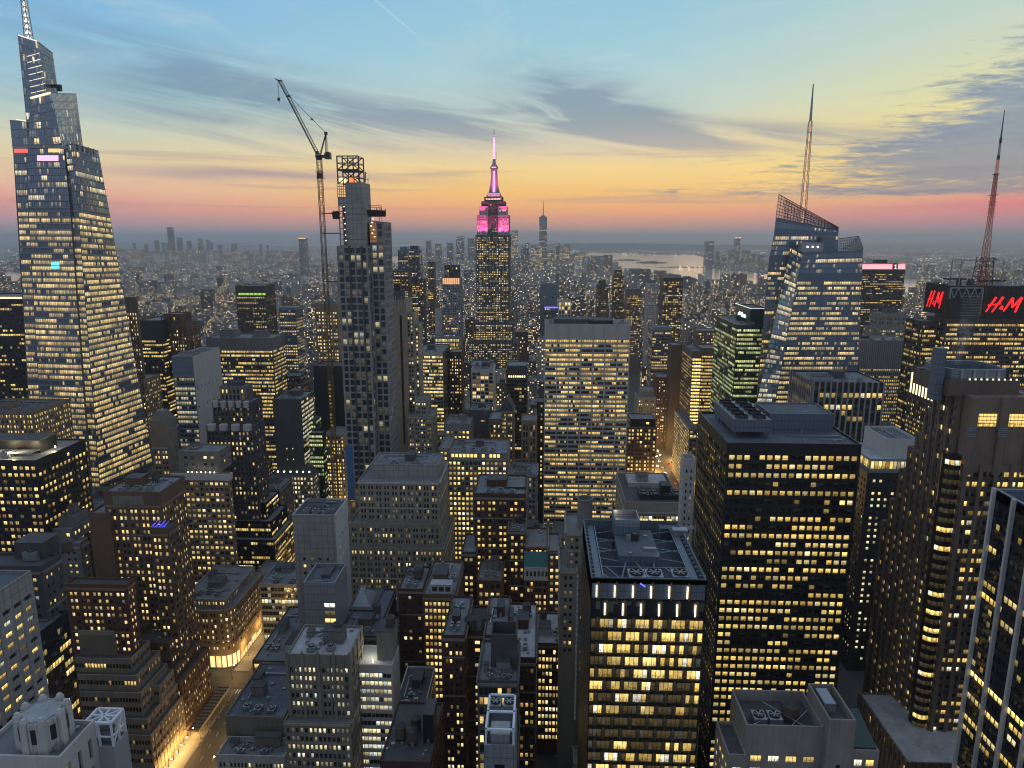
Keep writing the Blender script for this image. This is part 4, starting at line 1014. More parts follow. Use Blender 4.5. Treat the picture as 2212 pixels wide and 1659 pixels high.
def f(B, G):
    g = G[0]; a = MB(); c = (g[0] + g[1]) / 2
    a.quads([((g[0], g[2], g[5]), (g[1], g[2], g[5]), (c + .5, g[2] + 1, g[5] + 12), (c - .5, g[2] + 1, g[5] + 12)), ((g[1], g[2], g[5]), (g[1], g[3], g[5]), (c + .5, g[3] - 1, g[5] + 12), (c + .5, g[2] + 1, g[5] + 12)),
             ((g[0], g[3], g[5]), (g[0], g[2], g[5]), (c - .5, g[2] + 1, g[5] + 12), (c - .5, g[3] - 1, g[5] + 12))])
    B.mesh('gabled_roof', a, RF['d'])
hand('gabled_building', 'tan building with a steep gable and lit windows left of the big white slab', OB, 1000,
     [T(1080, 1110, 888, 610, 24, st=S(3.8, 2.6, .5, .55, .4, .55, glass='resid', wall='tan', top=2), par=.02)], f)
def f(B, G):
    g = G[0]; B.clutter(g[0] + 2, g[1] - 2, g[2] + 3, g[3] - 2, g[6], 'dgrey', False, 4)
    a = MB(); [a.box(x, x + 1.9, g[2] - .12, g[2] - .003, g[5] - 3.4, g[5] - 1.0, True) for x in np.arange(g[0] + 3, g[1] - 4, 2.7) if random.random() < .85]; B.mesh('lit_window', a, plain('lit_band_glass', (.6, .5, .2), .4, 0, (1, .76, .26), 1.0), kind='stuff')
hand('office_building', 'stone office building packed with bright yellow windows in the centre', OB, 1168,
     [T(966, 1096, 978, 480, 36, st=S(3.8, 3.0, .62, .58, .4, .86, glass='office', wall='limed', top=6)),
      T(948, 968, 968, 484, 34, st=S(3.8, 3.0, .6, .58, .4, .85, glass='office', wall='limed', top=2))], f)
hand('brick_building', 'dark red brick block with roof plant below the bright yellow office building', OB, 1195,
     [T(1024, 1136, 1066, 382, 34, st=S(3.7, 3.0, .5, .5, .35, .52, glass='soft', wall='dkred', top=4)),
      T(1092, 1136, 1052, 392, 22, on=0, st=S(4, 4, .4, .4, .3, .2, glass='soft', wall='dkred', top=2))], roofy('dkred', False, 3, 0))
hand('stone_building', 'grey stone building with a flat cluttered roof left of the big white slab', OB, 1100,
     [T(1098, 1161, 1024, 470, 26, st=S(4, 3.2, .45, .6, .4, .12, glass='resid', wall='grey', top=2))], roofy('grey', False, 3))
hand('stone_building', 'small tan building with a carved front between two dark towers', OB, 975,
     [T(1126, 1160, 908, 560, 22, st=S(6, 3.0, .5, .75, .4, .04, glass='resid', wall='tan', top=3))])
hand('glass_tower', 'dark glass tower with a lit top row left of the big white slab', TW, 905,
     [T(1094, 1139, 790, 700, 30, st=S(3.9, 2.4, .9, .6, .2, .12, 'floor', glass='black', wall='dgrey', top=14))],
     lambda B, G: B.mesh('lit_row', (lambda a: ([a.box(G[0][0] + 2 + k * 2.2, G[0][0] + 3.4 + k * 2.2, G[0][2] - .12, G[0][2] - .003, G[0][5] - 12, G[0][5] - 10, True) for k in range(8)], a)[1])(MB()), plain('row_lamp', (.6, .5, .2), .4, 0, (1, .75, .3), 1.6), kind='stuff'))
hand('office_building', 'narrow dark building with one column of lit windows behind the big white slab', OB, 1010,
     [T(1160, 1180, 868, 610, 20, st=S(3.9, 3.4, .5, .6, .3, .6, glass='office', wall='blackm', top=2, edge=2.5))])
def f(B, G):
    g = G[0]; a = MB()
    n = 7
    for k in range(n + 1):
        x = g[0] + .4 + k * (g[1] - g[0] - .8) / n; a.box(x - .45, x + .45, g[2] - .9, g[2] - .003, 0, g[5], True)
    B.mesh('column', a, C['trav'], kind='stuff')
    B.bulk(g[0] + 8, g[1] - 30, g[2] + 10, g[3] - 6, g[6], 3.5, 'dgrey'); B.bulk(g[0] + 36, g[1] - 14, g[2] + 8, g[3] - 8, g[6], 3, 'blackm'); B.ac(g[1] - 6, g[2] + 10, g[6], 5, 8, 2.4, 2); B.ac(g[0] + 5, g[2] + 8, g[6], 4, 7, 2, 2); B.pipes(g[0] + 2, g[1] - 2, g[2] + 2, g[3] - 4, g[6], 12)
hand('office_slab', 'big white travertine slab with long lit strips and a blank top band', TW, 1130,
     [T(1177, 1362, 700, 600, 38, st=S(4.05, 1.75, .97, .56, .5, .62, 'floor', glass='soft', wall='trav', top=12.5, edge=.4))], f)
# ---- the far street on the right of the white slab
hand('brick_building', 'brown brick hotel block glowing with warm windows by the busy far street', OB, 1025,
     [T(1354, 1419, 922, 715, 30, st=S(4.2, 4.2, .5, .6, .4, .7, glass='soft', wall='brown', top=2)),
      T(1362, 1416, 905, 720, 24, on=0, st=S(5, 5, .7, .5, .3, .6, glass='soft', wall='blackm', top=2))])
hand('brown_tower', 'slim dark brown slab tower rising beside the busy far street', TW, 935,
     [T(1451, 1475, 745, 860, 26, st=S(400, 40, .1, .1, .1, 0, wall='grand', glass='black'))])
hand('office_building', 'rounded striped office building with glowing floors beside the slim brown tower', OB, 915,
     [T(1516, 1550, 752, 806, 30, st=S(3.9, 1.8, .94, .55, .2, .8, 'floor', glass='soft', wall='gran', top=8)),
      T(1496, 1517, 758, 800, xs=1464, fst=S(3.9, 1.8, .95, .6, .2, 1.0, 'all', glass='office', wall='gran', top=8, gain=1.4), sst=S(3.9, 1.8, .94, .5, .2, .6, 'floor', glass='soft', wall='gran', top=8), st=None)], roofy('gran', False, 2))
hand('stone_building', 'pale stone building with a plain side wall near the busy far street', OB, 915,
     [T(1377, 1417, 858, 800, 26, st=S(3.9, 3.5, .35, .5, .3, .12, glass='resid', wall='lime', top=3)),
      T(1384, 1412, 840, 806, 16, on=0, st=S(4, 4, .3, .4, .3, .1, glass='resid', wall='lime', top=2))])
hand('office_building', 'dark office block with scattered white windows between the white slab and slim brown tower', OB, 930,
     [T(1418, 1450, 815, 880, 26, st=S(3.8, 2.8, .5, .5, .3, .35, glass='white', wall='dkred', top=4))])
hand('lit_building', 'low office building with a fully lit street side by the busy far street', OB, 990,
     [T(1489, 1507, 925, 700, xs=1457, fst=S(4.4, 4, .8, .6, .3, .7, glass='office', wall='limed', top=2), sst=S(3.6, 2.2, .8, .6, .2, .95, glass='office', wall='limed', top=2, gain=1.1), st=None, roof='d')])
hand('stone_tower', 'slim white tower with a hollow top squeezed beside the black office tower', AB, 1165,
     [T(1477, 1503, 990, 420, xs=1471, st=S(4.4, 3.0, .36, .5, .3, .06, glass='resid', wall='white', top=6, edge=.8), par=4, roof='d')])
def f(B, G):
    g = G[0]; z = g[6]
    for k in range(4): B.ac(g[0] + 14 + k * 7.6, g[2] + 13, z, 6.6, 12, 3.2, 2, DMET)
    B.bulk(g[1] - 12, g[1] - 6, g[2] + 10, g[2] + 20, z, 9, 'blackm'); B.bulk(g[0] + 6, g[1] - 4, g[2] + 32, g[2] + 52, z, 3, 'trav', roof='l'); B.bulk(g[0] + 12, g[0] + 20, g[2] + 34, g[2] + 44, z + 3.36, 4, 'conc')
    B.pipes(g[0] + 4, g[1] - 3, g[2] + 26, g[3] - 3, z + 1, 14)
    a = MB(); [a.box(x, x + 1.5, g[2] - .14, g[2] - .003, z - 13.4 - j * 4, z - 11 - j * 4, True) for j in (0, 1) for i, x in enumerate(np.arange(g[0] + 5, g[1] - 6, 1.8)) if i % 6]; B.mesh('lit_window', a, plain('band_glass2', (.5, .45, .2), .4, 0, (1, .76, .30), .9), kind='stuff')
hand('low_building', 'low beige building with a row of big roof fans right of the white slab', OB, 1135,
     [T(1351, 1472, 1085, 460, 62, st=S(5, 3, .8, .6, .3, .8, glass='white', wall='lime', top=9), roof='d')], f)
def f(B, G):
    g = G[1]; a = MB(); SG = plain('sign_white', (.8, .85, .9), .4, 0, (.85, .92, 1.0), 2.6)
    # white script lettering on the crown
    X, Y0, zc, u = g[0] - .12, g[2] + (g[3] - g[2]) * .55, g[5] - 9, 1.5
    tx = bpy.data.curves.new('script', 'FONT'); tx.body = 'salesforce'; tx.size = 6.4; tx.extrude = .15; tx.align_x = 'CENTER'
    to = bpy.data.objects.new('script', tx); COL.objects.link(to)
    dg = bpy.context.evaluated_depsgraph_get(); me = bpy.data.meshes.new_from_object(to.evaluated_get(dg)); bpy.data.objects.remove(to)
    me.materials.clear(); me.materials.append(SG); o = bpy.data.objects.new('sign_lettering', me); COL.objects.link(o)
    o.parent = B.root; fx = (g[0] + g[1]) / 2
    o.rotation_euler = (R(90), 0, R(-90)); o.location = (g[0] - .3 - B.root.location[0], g[2] + (g[3] - g[2]) * .56 - B.root.location[1], g[5] - 10)
    B.clutter(G[0][0] + 1, G[0][1] - 1, G[0][2] + 1, G[0][3] - 1, G[0][6], 'green', False, 2)
    a = MB(); a.bar((g[0], g[2], g[5] + .2), (g[0], g[3], g[5] + .2), .5); a.bar((g[0], g[2], g[5] + .2), (g[1], g[2], g[5] + .2), .4); B.mesh('lit_edge', a, plain('edge_lamp', (.7, .75, .7), .4, 0, (.85, .95, .95), .8))
hand('green_glass_tower', 'green glass tower with lime lit floors and a white script sign', TW, 885,
     [T(1592, 1652, 702, 640, xs=1545, st=S(4.0, 1.8, .95, .58, .15, .72, 'floor', glass='lime', wall='green', top=3)),
      T(1622, 1665, 667, 650, xs=1591, on=0, st=S(40, 40, .2, .1, .1, 0, wall='green', glass='black'), roof='d')], f)
LEDW = plain('scoreboard_white', (.8, .8, .85), .4, 0, (1.0, .82, .88), .8); LEDR = plain('scoreboard_red', (.6, .05, .05), .4, 0, (1, .12, .14), .75)
def f(B, G):
    g = G[0]; z0, z1 = g[5] - 8.5, g[5] - .5
    a = MB(); a.box(g[0], g[1], g[2] - .5, g[2] - .003, z0 - .9, z1 + .9, True); o = B.mesh('display_panel', a, LEDR)
    a = MB(); n = 44
    for k in range(n):
        f_ = k / n
        if .70 < f_ < .83: continue
        x = g[0] + 1 + f_ * (g[1] - g[0] - 2); a.box(x, x + (g[1] - g[0]) / n * .5, g[2] - .62, g[2] - .503, z0, z1, True)
    B.mesh('display_bar', a, LEDW, o, 'stuff')
    a = MB(); x = g[0] + .77 * (g[1] - g[0]); a.box(x - 4, x + 4, g[2] - .60, g[2] - .503, z0 - .9, z1 + .9, True); B.mesh('display_block', a, DMET, o)
    a = MB(); a.box(x - .4, x + 1.2, g[2] - .75, g[2] - .604, z0 + .3, z1 - .3, True); a.bar((x - 2.2, g[2] - .68, z1 - 2.6), (x + .2, g[2] - .68, z1 - .8), 1.0); a.box(x - 2.0, x + 2.8, g[2] - .75, g[2] - .604, z0, z0 + 1.0, True); B.mesh('numeral', a, LEDW, o)
    B.bulk(g[0] + 30, g[0] + 48, g[2] + 10, g[2] + 24, g[6], 7, 'blackm')
hand('office_tower', 'black slab tower with a red and white lit band along its top', TW, 725,
     [T(1860, 1957, 570, 1250, 40, st=S(4, 2.2, .8, .4, .2, .42, 'floor', glass='soft', wall='blackm', top=16))], f)
hand('stone_tower', 'stepped beige stone tower below the black slab with the lit band', TW, 730,
     [T(1886, 1965, 708, 1000, 30, st=S(3.8, 3, .5, .5, .4, .35, glass='resid', wall='limed', top=3)),
      T(1897, 1958, 676, 1004, 22, on=0, st=S(6, 5, .4, .6, .4, .08, glass='resid', wall='limed', top=5)),
      T(1915, 1940, 668, 1008, 12, on=1, st=S(9, 9, .2, .2, .2, 0, glass='black', wall='dgrey'))])
hand('office_tower', 'white finned office tower with rows of small lit windows beside the twisted glass tower', TW, 872,
     [T(1857, 1967, 735, 760, 36, fst=dict(S(3.9, 2.1, .62, .55, .4, .85, 'floor', glass='soft', wall='conc', fin=(1, .6, .6), top=30), finmat='trav'), sst=S(3.9, 2.1, .6, .5, .3, .3, glass='soft', wall='conc'), st=None)], roofy('dgrey', False, 3))
hand('office_building', 'dark fronted office block with pale vertical fins and roof plant', OB, 910,
     [T(1756, 1912, 826, 500, xs=1709, st=dict(S(4.3, 4.2, .88, .86, .3, .30, 'floor', glass='office', wall='blackm', fin=(1, 1.1, .9), top=3), finmat='conc'))],
     lambda B, G: (B.clutter(G[0][0] + 2, G[0][1] - 2, G[0][2] + 2, G[0][3] - 2, G[0][6], 'dgrey', False, 3), B.bulk(G[0][0] + 2, G[0][0] + 16, G[0][2] + 4, G[0][2] + 12, G[0][6], 4, 'steel')))
SLOT = plain('tall_light', (.7, .65, .45), .4, 0, (1, .86, .50), 1.5)
def f(B, G):
    g = G[0]; a = MB(); n = 8
    for k in range(n):
        y = g[2] + 4 + k * (g[3] - g[2] - 8) / (n - 1); a.box(g[0] - .5, g[0] - .003, y - .8, y + .8, g[5] - 22, g[5] - 5, True)
    B.mesh('tall_lit_window', a, SLOT, kind='stuff')
hand('office_building', 'office building with tall glowing slots near its top beside the dark stepped tower', OB, 895,
     [T(2026, 2110, 810, 560, xs=1968, st=S(3.8, 2.8, .55, .55, .4, .6, glass='office', wall='gran', top=26))], f)

def f(B, G):
    g = G[0]; z = g[6]
    B.box(g[0] + 24, g[0] + 52, g[2] + 22, g[2] + 44, z, z + 8.4, S(40, 40, .2, .1, .1, 0, wall='bluem', glass='black'), 'b', .6)
    a = MB(); x0, x1, y0, y1 = g[0] + 5, g[0] + 21, g[2] + 10, g[2] + 46
    a.box(x0, x1, y0, y1, z + 3, z + 8.5, True)
    for x in (x0 + 1, x1 - 1):
        for k in range(7): a.box(x - .25, x + .25, y0 + 1 + k * 5.6, y0 + 1.5 + k * 5.6, z, z + 3)
    o = B.mesh('cooling_tower', a, C['bluem'])
    for i in range(2):
        for k in range(5):
            q = MB(); q.cyl(x0 + 4.2 + i * 7.6, y0 + 4 + k * 7, z + 8.503, z + 9.6, 2.9, 2.7, 16, cap=False); q.cyl(x0 + 4.2 + i * 7.6, y0 + 4 + k * 7, z + 8.503, z + 8.9, 2.6, 2.6, 16); B.mesh('fan_ring', q, DMET, o)
    B.pipes(g[0] + 24, g[1] - 3, g[2] + 3, g[2] + 20, z, 8); B.duct((g[0] + 30, g[2] + 14, z + .5), (g[0] + 52, g[2] + 14, z + .5), .6); B.duct((g[1] - 14, g[2] + 8, z + .5), (g[1] - 5, g[2] + 8, z + .5), .5)
hand('black_tower', 'big black office tower with a grid of square lit windows and blue roof plant', TW, 1640,
     [T(1571, 1862, 958, 290, xs=1510, fst=S(3.9, 3.2, .76, .56, .45, .70, 'floor', glass='black', wall='blackm', top=4.4, edge=.8), sst=S(3.9, 3.2, .72, .5, .45, .45, 'floor', glass='black', wall='blackm', top=4.4), st=None, roof='b')], f)
def f(B, G):
    g = G[2]; B.pipes(g[0] + 2, g[1] - 2, g[2] + 2, g[3] - 2, g[6], 5); B.duct(((g[0] + g[1]) / 2, g[2] + 1, g[6] + .4), ((g[0] + g[1]) / 2, g[3] - 1, g[6] + .4), .4)
hand('black_tower', 'narrow black tower with square windows and a white roofed glass penthouse', TW, 1510,
     [T(1874, 1978, 1022, 400, xs=1813, fst=S(3.8, 3.5, .46, .46, .4, .58, glass='white', wall='blackm', top=3, edge=2.5), sst=S(3.8, 3.5, .46, .46, .4, .25, glass='white', wall='blackm', top=3), st=None, roof='d'),
      T(1880, 1974, 992, 403, xs=1826, on=0, st=S(6, 2.2, .92, .8, .1, .85, glass='office', wall='steel', top=.6), roof='l', par=.3),
      T(1916, 1985, 948, 408, xs=1868, on=1, st=S(40, 40, .2, .1, .1, 0, wall='white', glass='black'), roof='b', par=1.6)], f)

# ---- lower centre
hand('glass_building', 'low glass fronted building with white lit floors behind the panelled steel tower', OB, 1342,
     [T(560, 658, 1262, 392, 30, st=S(4, 2.0, .92, .62, .12, .6, 'floor', glass='white', wall='steel', top=1.5))], roofy('steel', False, 2))
def f(B, G):
    g = G[0]; B.bulk(g[0] + 6, g[1] - 5, g[2] + 8, g[2] + 18, g[6], 1.4, 'dgrey'); B.duct((g[0] + 4, g[2] + 4, g[6] + .5), (g[1] - 4, g[2] + 5, g[6] + .5), .5)
    a = MB(); x = g[0] + (g[1] - g[0]) * .80
    for k in range(13): a.box(x - 2.6, x + 2.6, g[2] - .06, g[2] - .003, g[5] - 12.5 - k * 3.9, g[5] - 10.4 - k * 3.9, True)
    P_ = np.concatenate(a.P).reshape(-1, 6, 4, 3)[:, 0]
    n = len(P_); B.wins.append((P_, np.tile(np.array(((0, 0), (2, 0), (2, 1), (0, 1)), float), (n, 1, 1)), np.stack([np.array([1.1, .1, 1.1, .2, 1.0, .3, 0, .7, 0, .5, .2, 0, 0])[:n], rng.random(n)], 1), 'office'))
hand('steel_tower', 'slim tower clad in pale steel panels with one column of yellow windows', OB, 1395,
     [T(655, 723, 1258, 300, xs=748, st=S(400, 40, .1, .1, .1, 0, wall='steel', glass='black'), roof='b', par=2)], f)
def f(B, G):
    g = G[0]; p = at(781, 1268, 333); x0, x1 = at(752, 1332, 323)[0], at(809, 1332, 323)[0]; z = at(781, 1332, 323)[2]; a = MB(); ap = p
    c = [(x0, 323, z), (x1, 323, z), (x1, 345, z), (x0, 345, z)]
    e = .25; top = [(ap[0] + dx * e, ap[1] + dy * e, ap[2]) for dx, dy in ((-1, -1), (1, -1), (1, 1), (-1, 1))]
    a.quads([(c[i], c[(i + 1) % 4], top[(i + 1) % 4], top[i]) for i in range(4)]); B.mesh('pyramid_skylight', a, C['steel'])
    B.bulk(x0, x1, 323.3, 344.7, g[6], max(z - g[6] - .4, .6), 'dgrey'); B.clutter(g[0] + 1, g[1] - 1, g[2] + 1, g[2] + 20, g[6], 'dgrey', False, 3); B.tank(g[1] - 3, g[2] + 16, g[6] + 1, 2, 4, 3)
hand('stone_building', 'dark building carrying a pointed glass pyramid on its roof', OB, 1400,
     [T(733, 812, 1372, 300, 46, st=S(4, 3, .5, .5, .35, .15, glass='resid', wall='dgrey', top=3), roof='b')], f)
def f(B, G):
    g = G[0]; B.clutter(g[0] + 1, g[1] - 12, g[2] + 4, g[3] - 1, g[6], 'steel', False, 3); B.bulk(g[1] - 10, g[1] - 4, g[2] + 10, g[2] + 24, g[6], 4, 'white')
hand('glass_pavilion', 'low pavilion with a broad flat roof and a warm lit glass front', OB, 1495,
     [T(545, 642, 1428, 330, 56, st=S(4.2, 3.4, .92, .7, .2, .62, glass='soft', wall='blackm', top=1.2), roof='r', par=.6)], f)
def goth(B, G):
    g = G[0]; st_ = C['limed']
    a = MB(); n = 4
    for k in range(n + 1):
        x = g[0] + k * (g[1] - g[0]) / n; a.box(x - .6, x + .6, g[2] - .7, g[2] - .003, g[4], g[5] + .6, True); a.bar((x, g[2] - .35, g[5] + .6), (x, g[2] - .35, g[5] + 1.5), .9, .5)
    B.mesh('buttress', a, st_, kind='stuff')
    for k, zz in enumerate((16, 31, 46)):
        q = MB(); q.box(g[0] + .6, g[1] - .6, g[2] - .5, g[2] - .003, g[5] - zz, g[5] - zz + .9, True); B.mesh('string_course', q, st_)
    q = MB()
    for k in (0, n - 1):
        x = g[0] + (k + .5) * (g[1] - g[0]) / n
        for j in range(6):
            an0, an1 = pi * j / 6, pi * (j + 1) / 6; q.bar((x + 1.6 * cos(an0), g[2] - .3, g[5] - 8 + 2.2 * sin(an0)), (x + 1.6 * cos(an1), g[2] - .3, g[5] - 8 + 2.2 * sin(an1)), .4)
    B.mesh('arch_moulding', q, st_, kind='stuff')
    B.clutter(g[0] + 2, g[1] - 2, g[2] + 2, g[3] - 1, g[6], 'grey', True, 2)
hand('gothic_building', 'ornate old stone building with buttresses and white lit windows at the bottom centre', OB, 1659,
     [T(613, 757, 1560, 246, 26, st=S(3.8, 1.9, .62, .6, .5, .40, glass='white', wall='limed', top=2), roof='r'),
      T(619, 754, 1414, 250, 22, on=0, st=S(3.8, 1.9, .62, .58, .5, .46, glass='white', wall='limed', top=5, fin=(3, .9, .35)), roof='l')], lambda B, G: goth(B, G[1:]))

def f(B, G):
    g = G[0]; x0 = g[0] + (g[1] - g[0]) * .58
    B.bulk(x0, g[1] - .6, g[2] + 5, g[2] + 15, g[6], 13, 'limed'); B.tank(x0 + 5, g[2] + 10, g[6] + 13.4, 2.1, 3.4, .4)
    a = MB(); a.cyl(x0 - 1.5, g[2] + 3, g[6], g[6] + 1.6, .15); B.mesh('roof_lamp', a, LAMP)
    l = bpy.data.lights.new('roof_light', 'POINT'); l.energy = 900; l.color = (1, .9, .6); l.shadow_soft_size = .4
    lo = bpy.data.objects.new('roof_light', l); COL.objects.link(lo); lo.location = (x0 - 2.2, g[2] + 6, g[6] + 4)
hand('white_building', 'white strip windowed building with a lamplit roof right of the ornate old building', OB, 1659,
     [T(757, 847, 1436, 262, xs=862, fst=S(3.75, 1.9, .95, .56, .3, .72, 'floor', glass='white', wall='trav', top=3), sst=S(8, 8, .15, .2, .3, .1, glass='resid', wall='trav'), st=None, roof='l')], f)
def f(B, G):
    g = G[0]; B.tank((g[0] + g[1]) / 2 + 2, g[2] + 12, g[6], 2.3, 4.2, 2); B.clutter(g[0] + 1, g[1] - 1, g[2] + 2, g[3] - 1, g[6], 'dkred', False, 2)
hand('brick_building', 'nearly unlit black brick block with a roof tank in the lower centre', OB, 1400,
     [T(860, 913, 1272, 330, 26, st=S(3.8, 3.4, .4, .5, .35, .04, glass='resid', wall='dkred', top=3))], f)
def f(B, G):
    g = G[0]; x0, x1 = g[0] + (g[1] - g[0]) * .24, g[0] + (g[1] - g[0]) * .86
    a = MB(); a.box(x0, x1, g[2] + 3, g[2] + 8, g[6], g[6] + 4.4); o = B.mesh('dormer_house', a, C['white'])
    for k in range(3):
        q = MB(); xx = x0 + (k + .5) * (x1 - x0) / 3; q.box(xx - 1.3, xx + 1.3, g[2] + 2.94, g[2] + 2.997, g[6] + 1, g[6] + 3.4, True); B.mesh('dormer_window', q, DMET, o)
    q = MB(); q.box(x0 - .4, x1 + .4, g[2] + 2.5, g[2] + 8.4, g[6] + 4.403, g[6] + 4.9, True); B.mesh('dormer_roof', q, RF['l'], o)
    B.bulk(x0 - 1, x0 + 6, g[2] + 16, g[2] + 28, g[6], 3.4, 'brown'); B.ac(x1 - 1, g[2] + 18, g[6], 3, 5, 2, 2); B.pipes(g[0] + 1, g[1] - 1, g[2] + 12, g[3] - 2, g[6], 10); B.duct((x1 - 4, g[2] + 24, g[6] + .6), (x1 - 4, g[2] + 34, g[6] + .6))
hand('brick_building', 'brown brick block with orange windows and a white dormer house on its roof', OB, 1475,
     [T(913, 983, 1284, 325, xs=1001, fst=S(3.7, 2.2, .7, .6, .35, .86, glass='soft', wall='brown', top=3.5), sst=S(3.7, 3, .5, .5, .3, .12, glass='soft', wall='brown', top=3.5), st=None, roof='r')], f)
hand('brick_building', 'narrow dark brick wing behind the white dormer house block', OB, 1300,
     [T(996, 1028, 1192, 372, 26, st=S(3.7, 3, .5, .55, .35, .6, glass='resid', wall='dkred', top=3))], roofy('dkred', False, 1))
hand('arched_building', 'small old building with lit arched windows under its roof', OB, 1315,
     [T(1030, 1084, 1250, 358, 30, st=S(5, 3.3, .6, .5, .4, .85, glass='soft', wall='brown', top=2), roof='r')], roofy('grey', False, 2))
UB = dict(glass='resid', wall='dkred', fh=3.7, rec=.35)
def f(B, G):
    g, h = G[0], G[1]; m = (g[1] + h[0]) / 2
    for q in (g, h): B.clutter(q[0] + .8, q[1] - .8, q[2] + 1.5, q[2] + 30, q[6], 'dkred', False, 2)
    B.tank(m - 3, g[2] + 14, G[2][6], 2.6, 4.6, 1.2); B.tank(m + 4, g[2] + 16, G[2][6], 2.6, 4.6, 1.2)
hand('brick_building', 'dark brick apartment block with a deep court and two roof tanks', AB, 1610,
     [T(955, 1004, 1372, 272, 34, st=S(bw=2.4, ww=.5, wh=.55, lit=.42, top=3, **UB), roof='r'),
      T(1046, 1096, 1372, 272, 34, st=S(bw=2.6, ww=.5, wh=.55, lit=.12, top=3, **UB), roof='r'),
      T(1003, 1047, 1362, 284, 22, st=S(bw=6, ww=.3, wh=.5, lit=.8, top=4, **UB), roof='d')], f)
def f(B, G):
    g = G[0]; B.box(g[0] + 4.2, g[0] + 13.5, g[2] + 8, g[2] + 17, g[6], g[6] + 14, S(400, 40, .1, .1, .1, 0, wall='dgrey', glass='black'), 'd', 5.5)
    B.clutter(g[0] + 1, g[1] - 1, g[2] + 1, g[2] + 9, g[6], 'steel', False, 2)
hand('glass_building', 'dim curtain walled block in front of the dark brick apartment court', OB, 1659,
     [T(1031, 1118, 1470, 222, 26, st=S(3.8, 1.6, .9, .8, .12, .25, glass='soft', wall='dgrey', top=2.5), roof='r')], f)
def f(B, G):
    g = G[0]; z = g[5]; fr = MB()
    for x in (g[0] + .4, g[1] - .4):
        for y in (g[2] + .4, (g[2] + g[3]) / 2, g[3] - .4): fr.bar((x, y, g[6]), (x, y, z + 4), .35)
        fr.bar((x, g[2] + .2, z + 4), (x, g[3] - .2, z + 4), .5)
    for y in (g[2] + .4, (g[2] + g[3]) / 2, g[3] - .4): fr.bar((g[0] + .2, y, z + 4), (g[1] - .2, y, z + 4), .5)
    B.mesh('plant_frame', fr, plain('white_steel', (.62, .66, .7), .5)); B.ac((g[0] + g[1]) / 2 - 1.6, g[3] - 3, g[6] + 2.6, 2.9, 3.4, 2, 1); B.ac((g[0] + g[1]) / 2 + 1.8, g[3] - 3, g[6] + 2.6, 2.9, 3.4, 2, 1); B.bulk(g[0] + 1.6, g[1] - 1.4, g[2] + .8, g[2] + 5, g[6], 3.4, 'steel', roof='l')
hand('plant_tower', 'small rooftop with a white steel plant frame and two fans at the bottom centre', OB, 1659,
     [T(1046, 1112, 1610, 150, 14, st=S(4, 5, .4, .4, .3, .0, glass='black', wall='steel', top=4), roof='b')], f)
def f(B, G):
    g = G[0]; B.clutter(g[0] + 1, g[1] - 1, g[2] + 2, g[3] - 1, g[6], 'dgrey', False, 2); a = MB(); a.box(g[0] - .5, g[1] + .5, g[2] - .6, g[2] - .003, g[5] - 1.4, g[5] - .1, True); B.mesh('white_cornice', a, C['white'])
hand('white_fronted_building', 'small building with a white ornate front and dark roof in the lower centre', OB, 1600,
     [T(848, 915, 1540, 270, 34, st=S(4, 2.2, .62, .55, .4, .6, glass='soft', wall='white', top=2.4), roof='d')], f)
def f(B, G):
    g = G[0]
    for f_, y in ((.28, g[2] + 13), (.54, g[2] + 18), (.54, g[2] + 11)): B.tank(g[0] + (g[1] - g[0]) * f_, y, g[6], 2.1, 4.6, 1)
    B.bulk(g[0] + (g[1] - g[0]) * .76, g[1] - .5, g[2] + 11, g[2] + 20, g[6], 12, 'blackm'); B.pipes(g[0] + 1, g[1] - 2, g[2] + 2, g[2] + 12, g[6], 8)
hand('dark_roofed_building', 'dark roofed building with three pale water tanks at the bottom', OB, 1659,
     [T(820, 930, 1645, 222, 34, st=S(4, 2.4, .7, .5, .3, .5, glass='soft', wall='dkred', top=2), roof='d')], f)
hand('stone_building', 'plain grey wall building beside the lit avenue road', OB, 1610,
     [T(486, 612, 1548, 282, 42, st=S(16, 14, .2, .2, .3, 0, glass='black', wall='limed', top=8), roof='b')], roofy('grey', False, 3))
hand('stone_building', 'low flat building with a pale balustrade at the bottom beside the avenue road', OB, 1659,
     [T(468, 614, 1632, 268, 12, st=S(4, 1.6, .6, .6, .4, .25, glass='white', wall='white', top=3), roof='r')], roofy('grey', False, 2))
hand('stone_building', 'small buff rooftop block left of the ornate old building', OB, 1540,
     [T(553, 603, 1496, 325, 4, st=S(16, 14, .2, .2, .3, 0, glass='black', wall='tan', top=8), roof='r')])
def f(B, G):
    g = G[0]; a = MB(); a.box(g[0] - .4, g[1] + .4, g[2] - .4, g[2] - .003, g[5] - 12, g[5] - 3, True); B.mesh('tiled_frieze', a, plain('teal_tile', (.10, .28, .30), .5))
    a = MB(); c = (g[0] + g[1]) / 2
    for k in range(8):
        p, q = pi * k / 8, pi * (k + 1) / 8; a.bar((c + 3 * cos(p), g[2] - .6, g[5] - 15 + 3 * sin(p)), (c + 3 * cos(q), g[2] - .6, g[5] - 15 + 3 * sin(q)), .5)
    a.box(g[0] - .4, g[1] + .4, g[2] - .5, g[2] - .003, g[5] - 20, g[5] - 12.01, True); o = B.mesh('carved_front', a, C['white']); w_ = MB(); [w_.box(x, x + 1.1, g[2] - .58, g[2] - .503, g[5] - 17.5, g[5] - 14.5, True) for x in np.arange(g[0] + .8, g[1] - 1, 2.1)]; B.mesh('carved_window', w_, DMET, o, 'stuff'); B.pipes(g[0] + 1, g[1] - 1, g[2] + 3, g[3] - 2, g[6], 5)
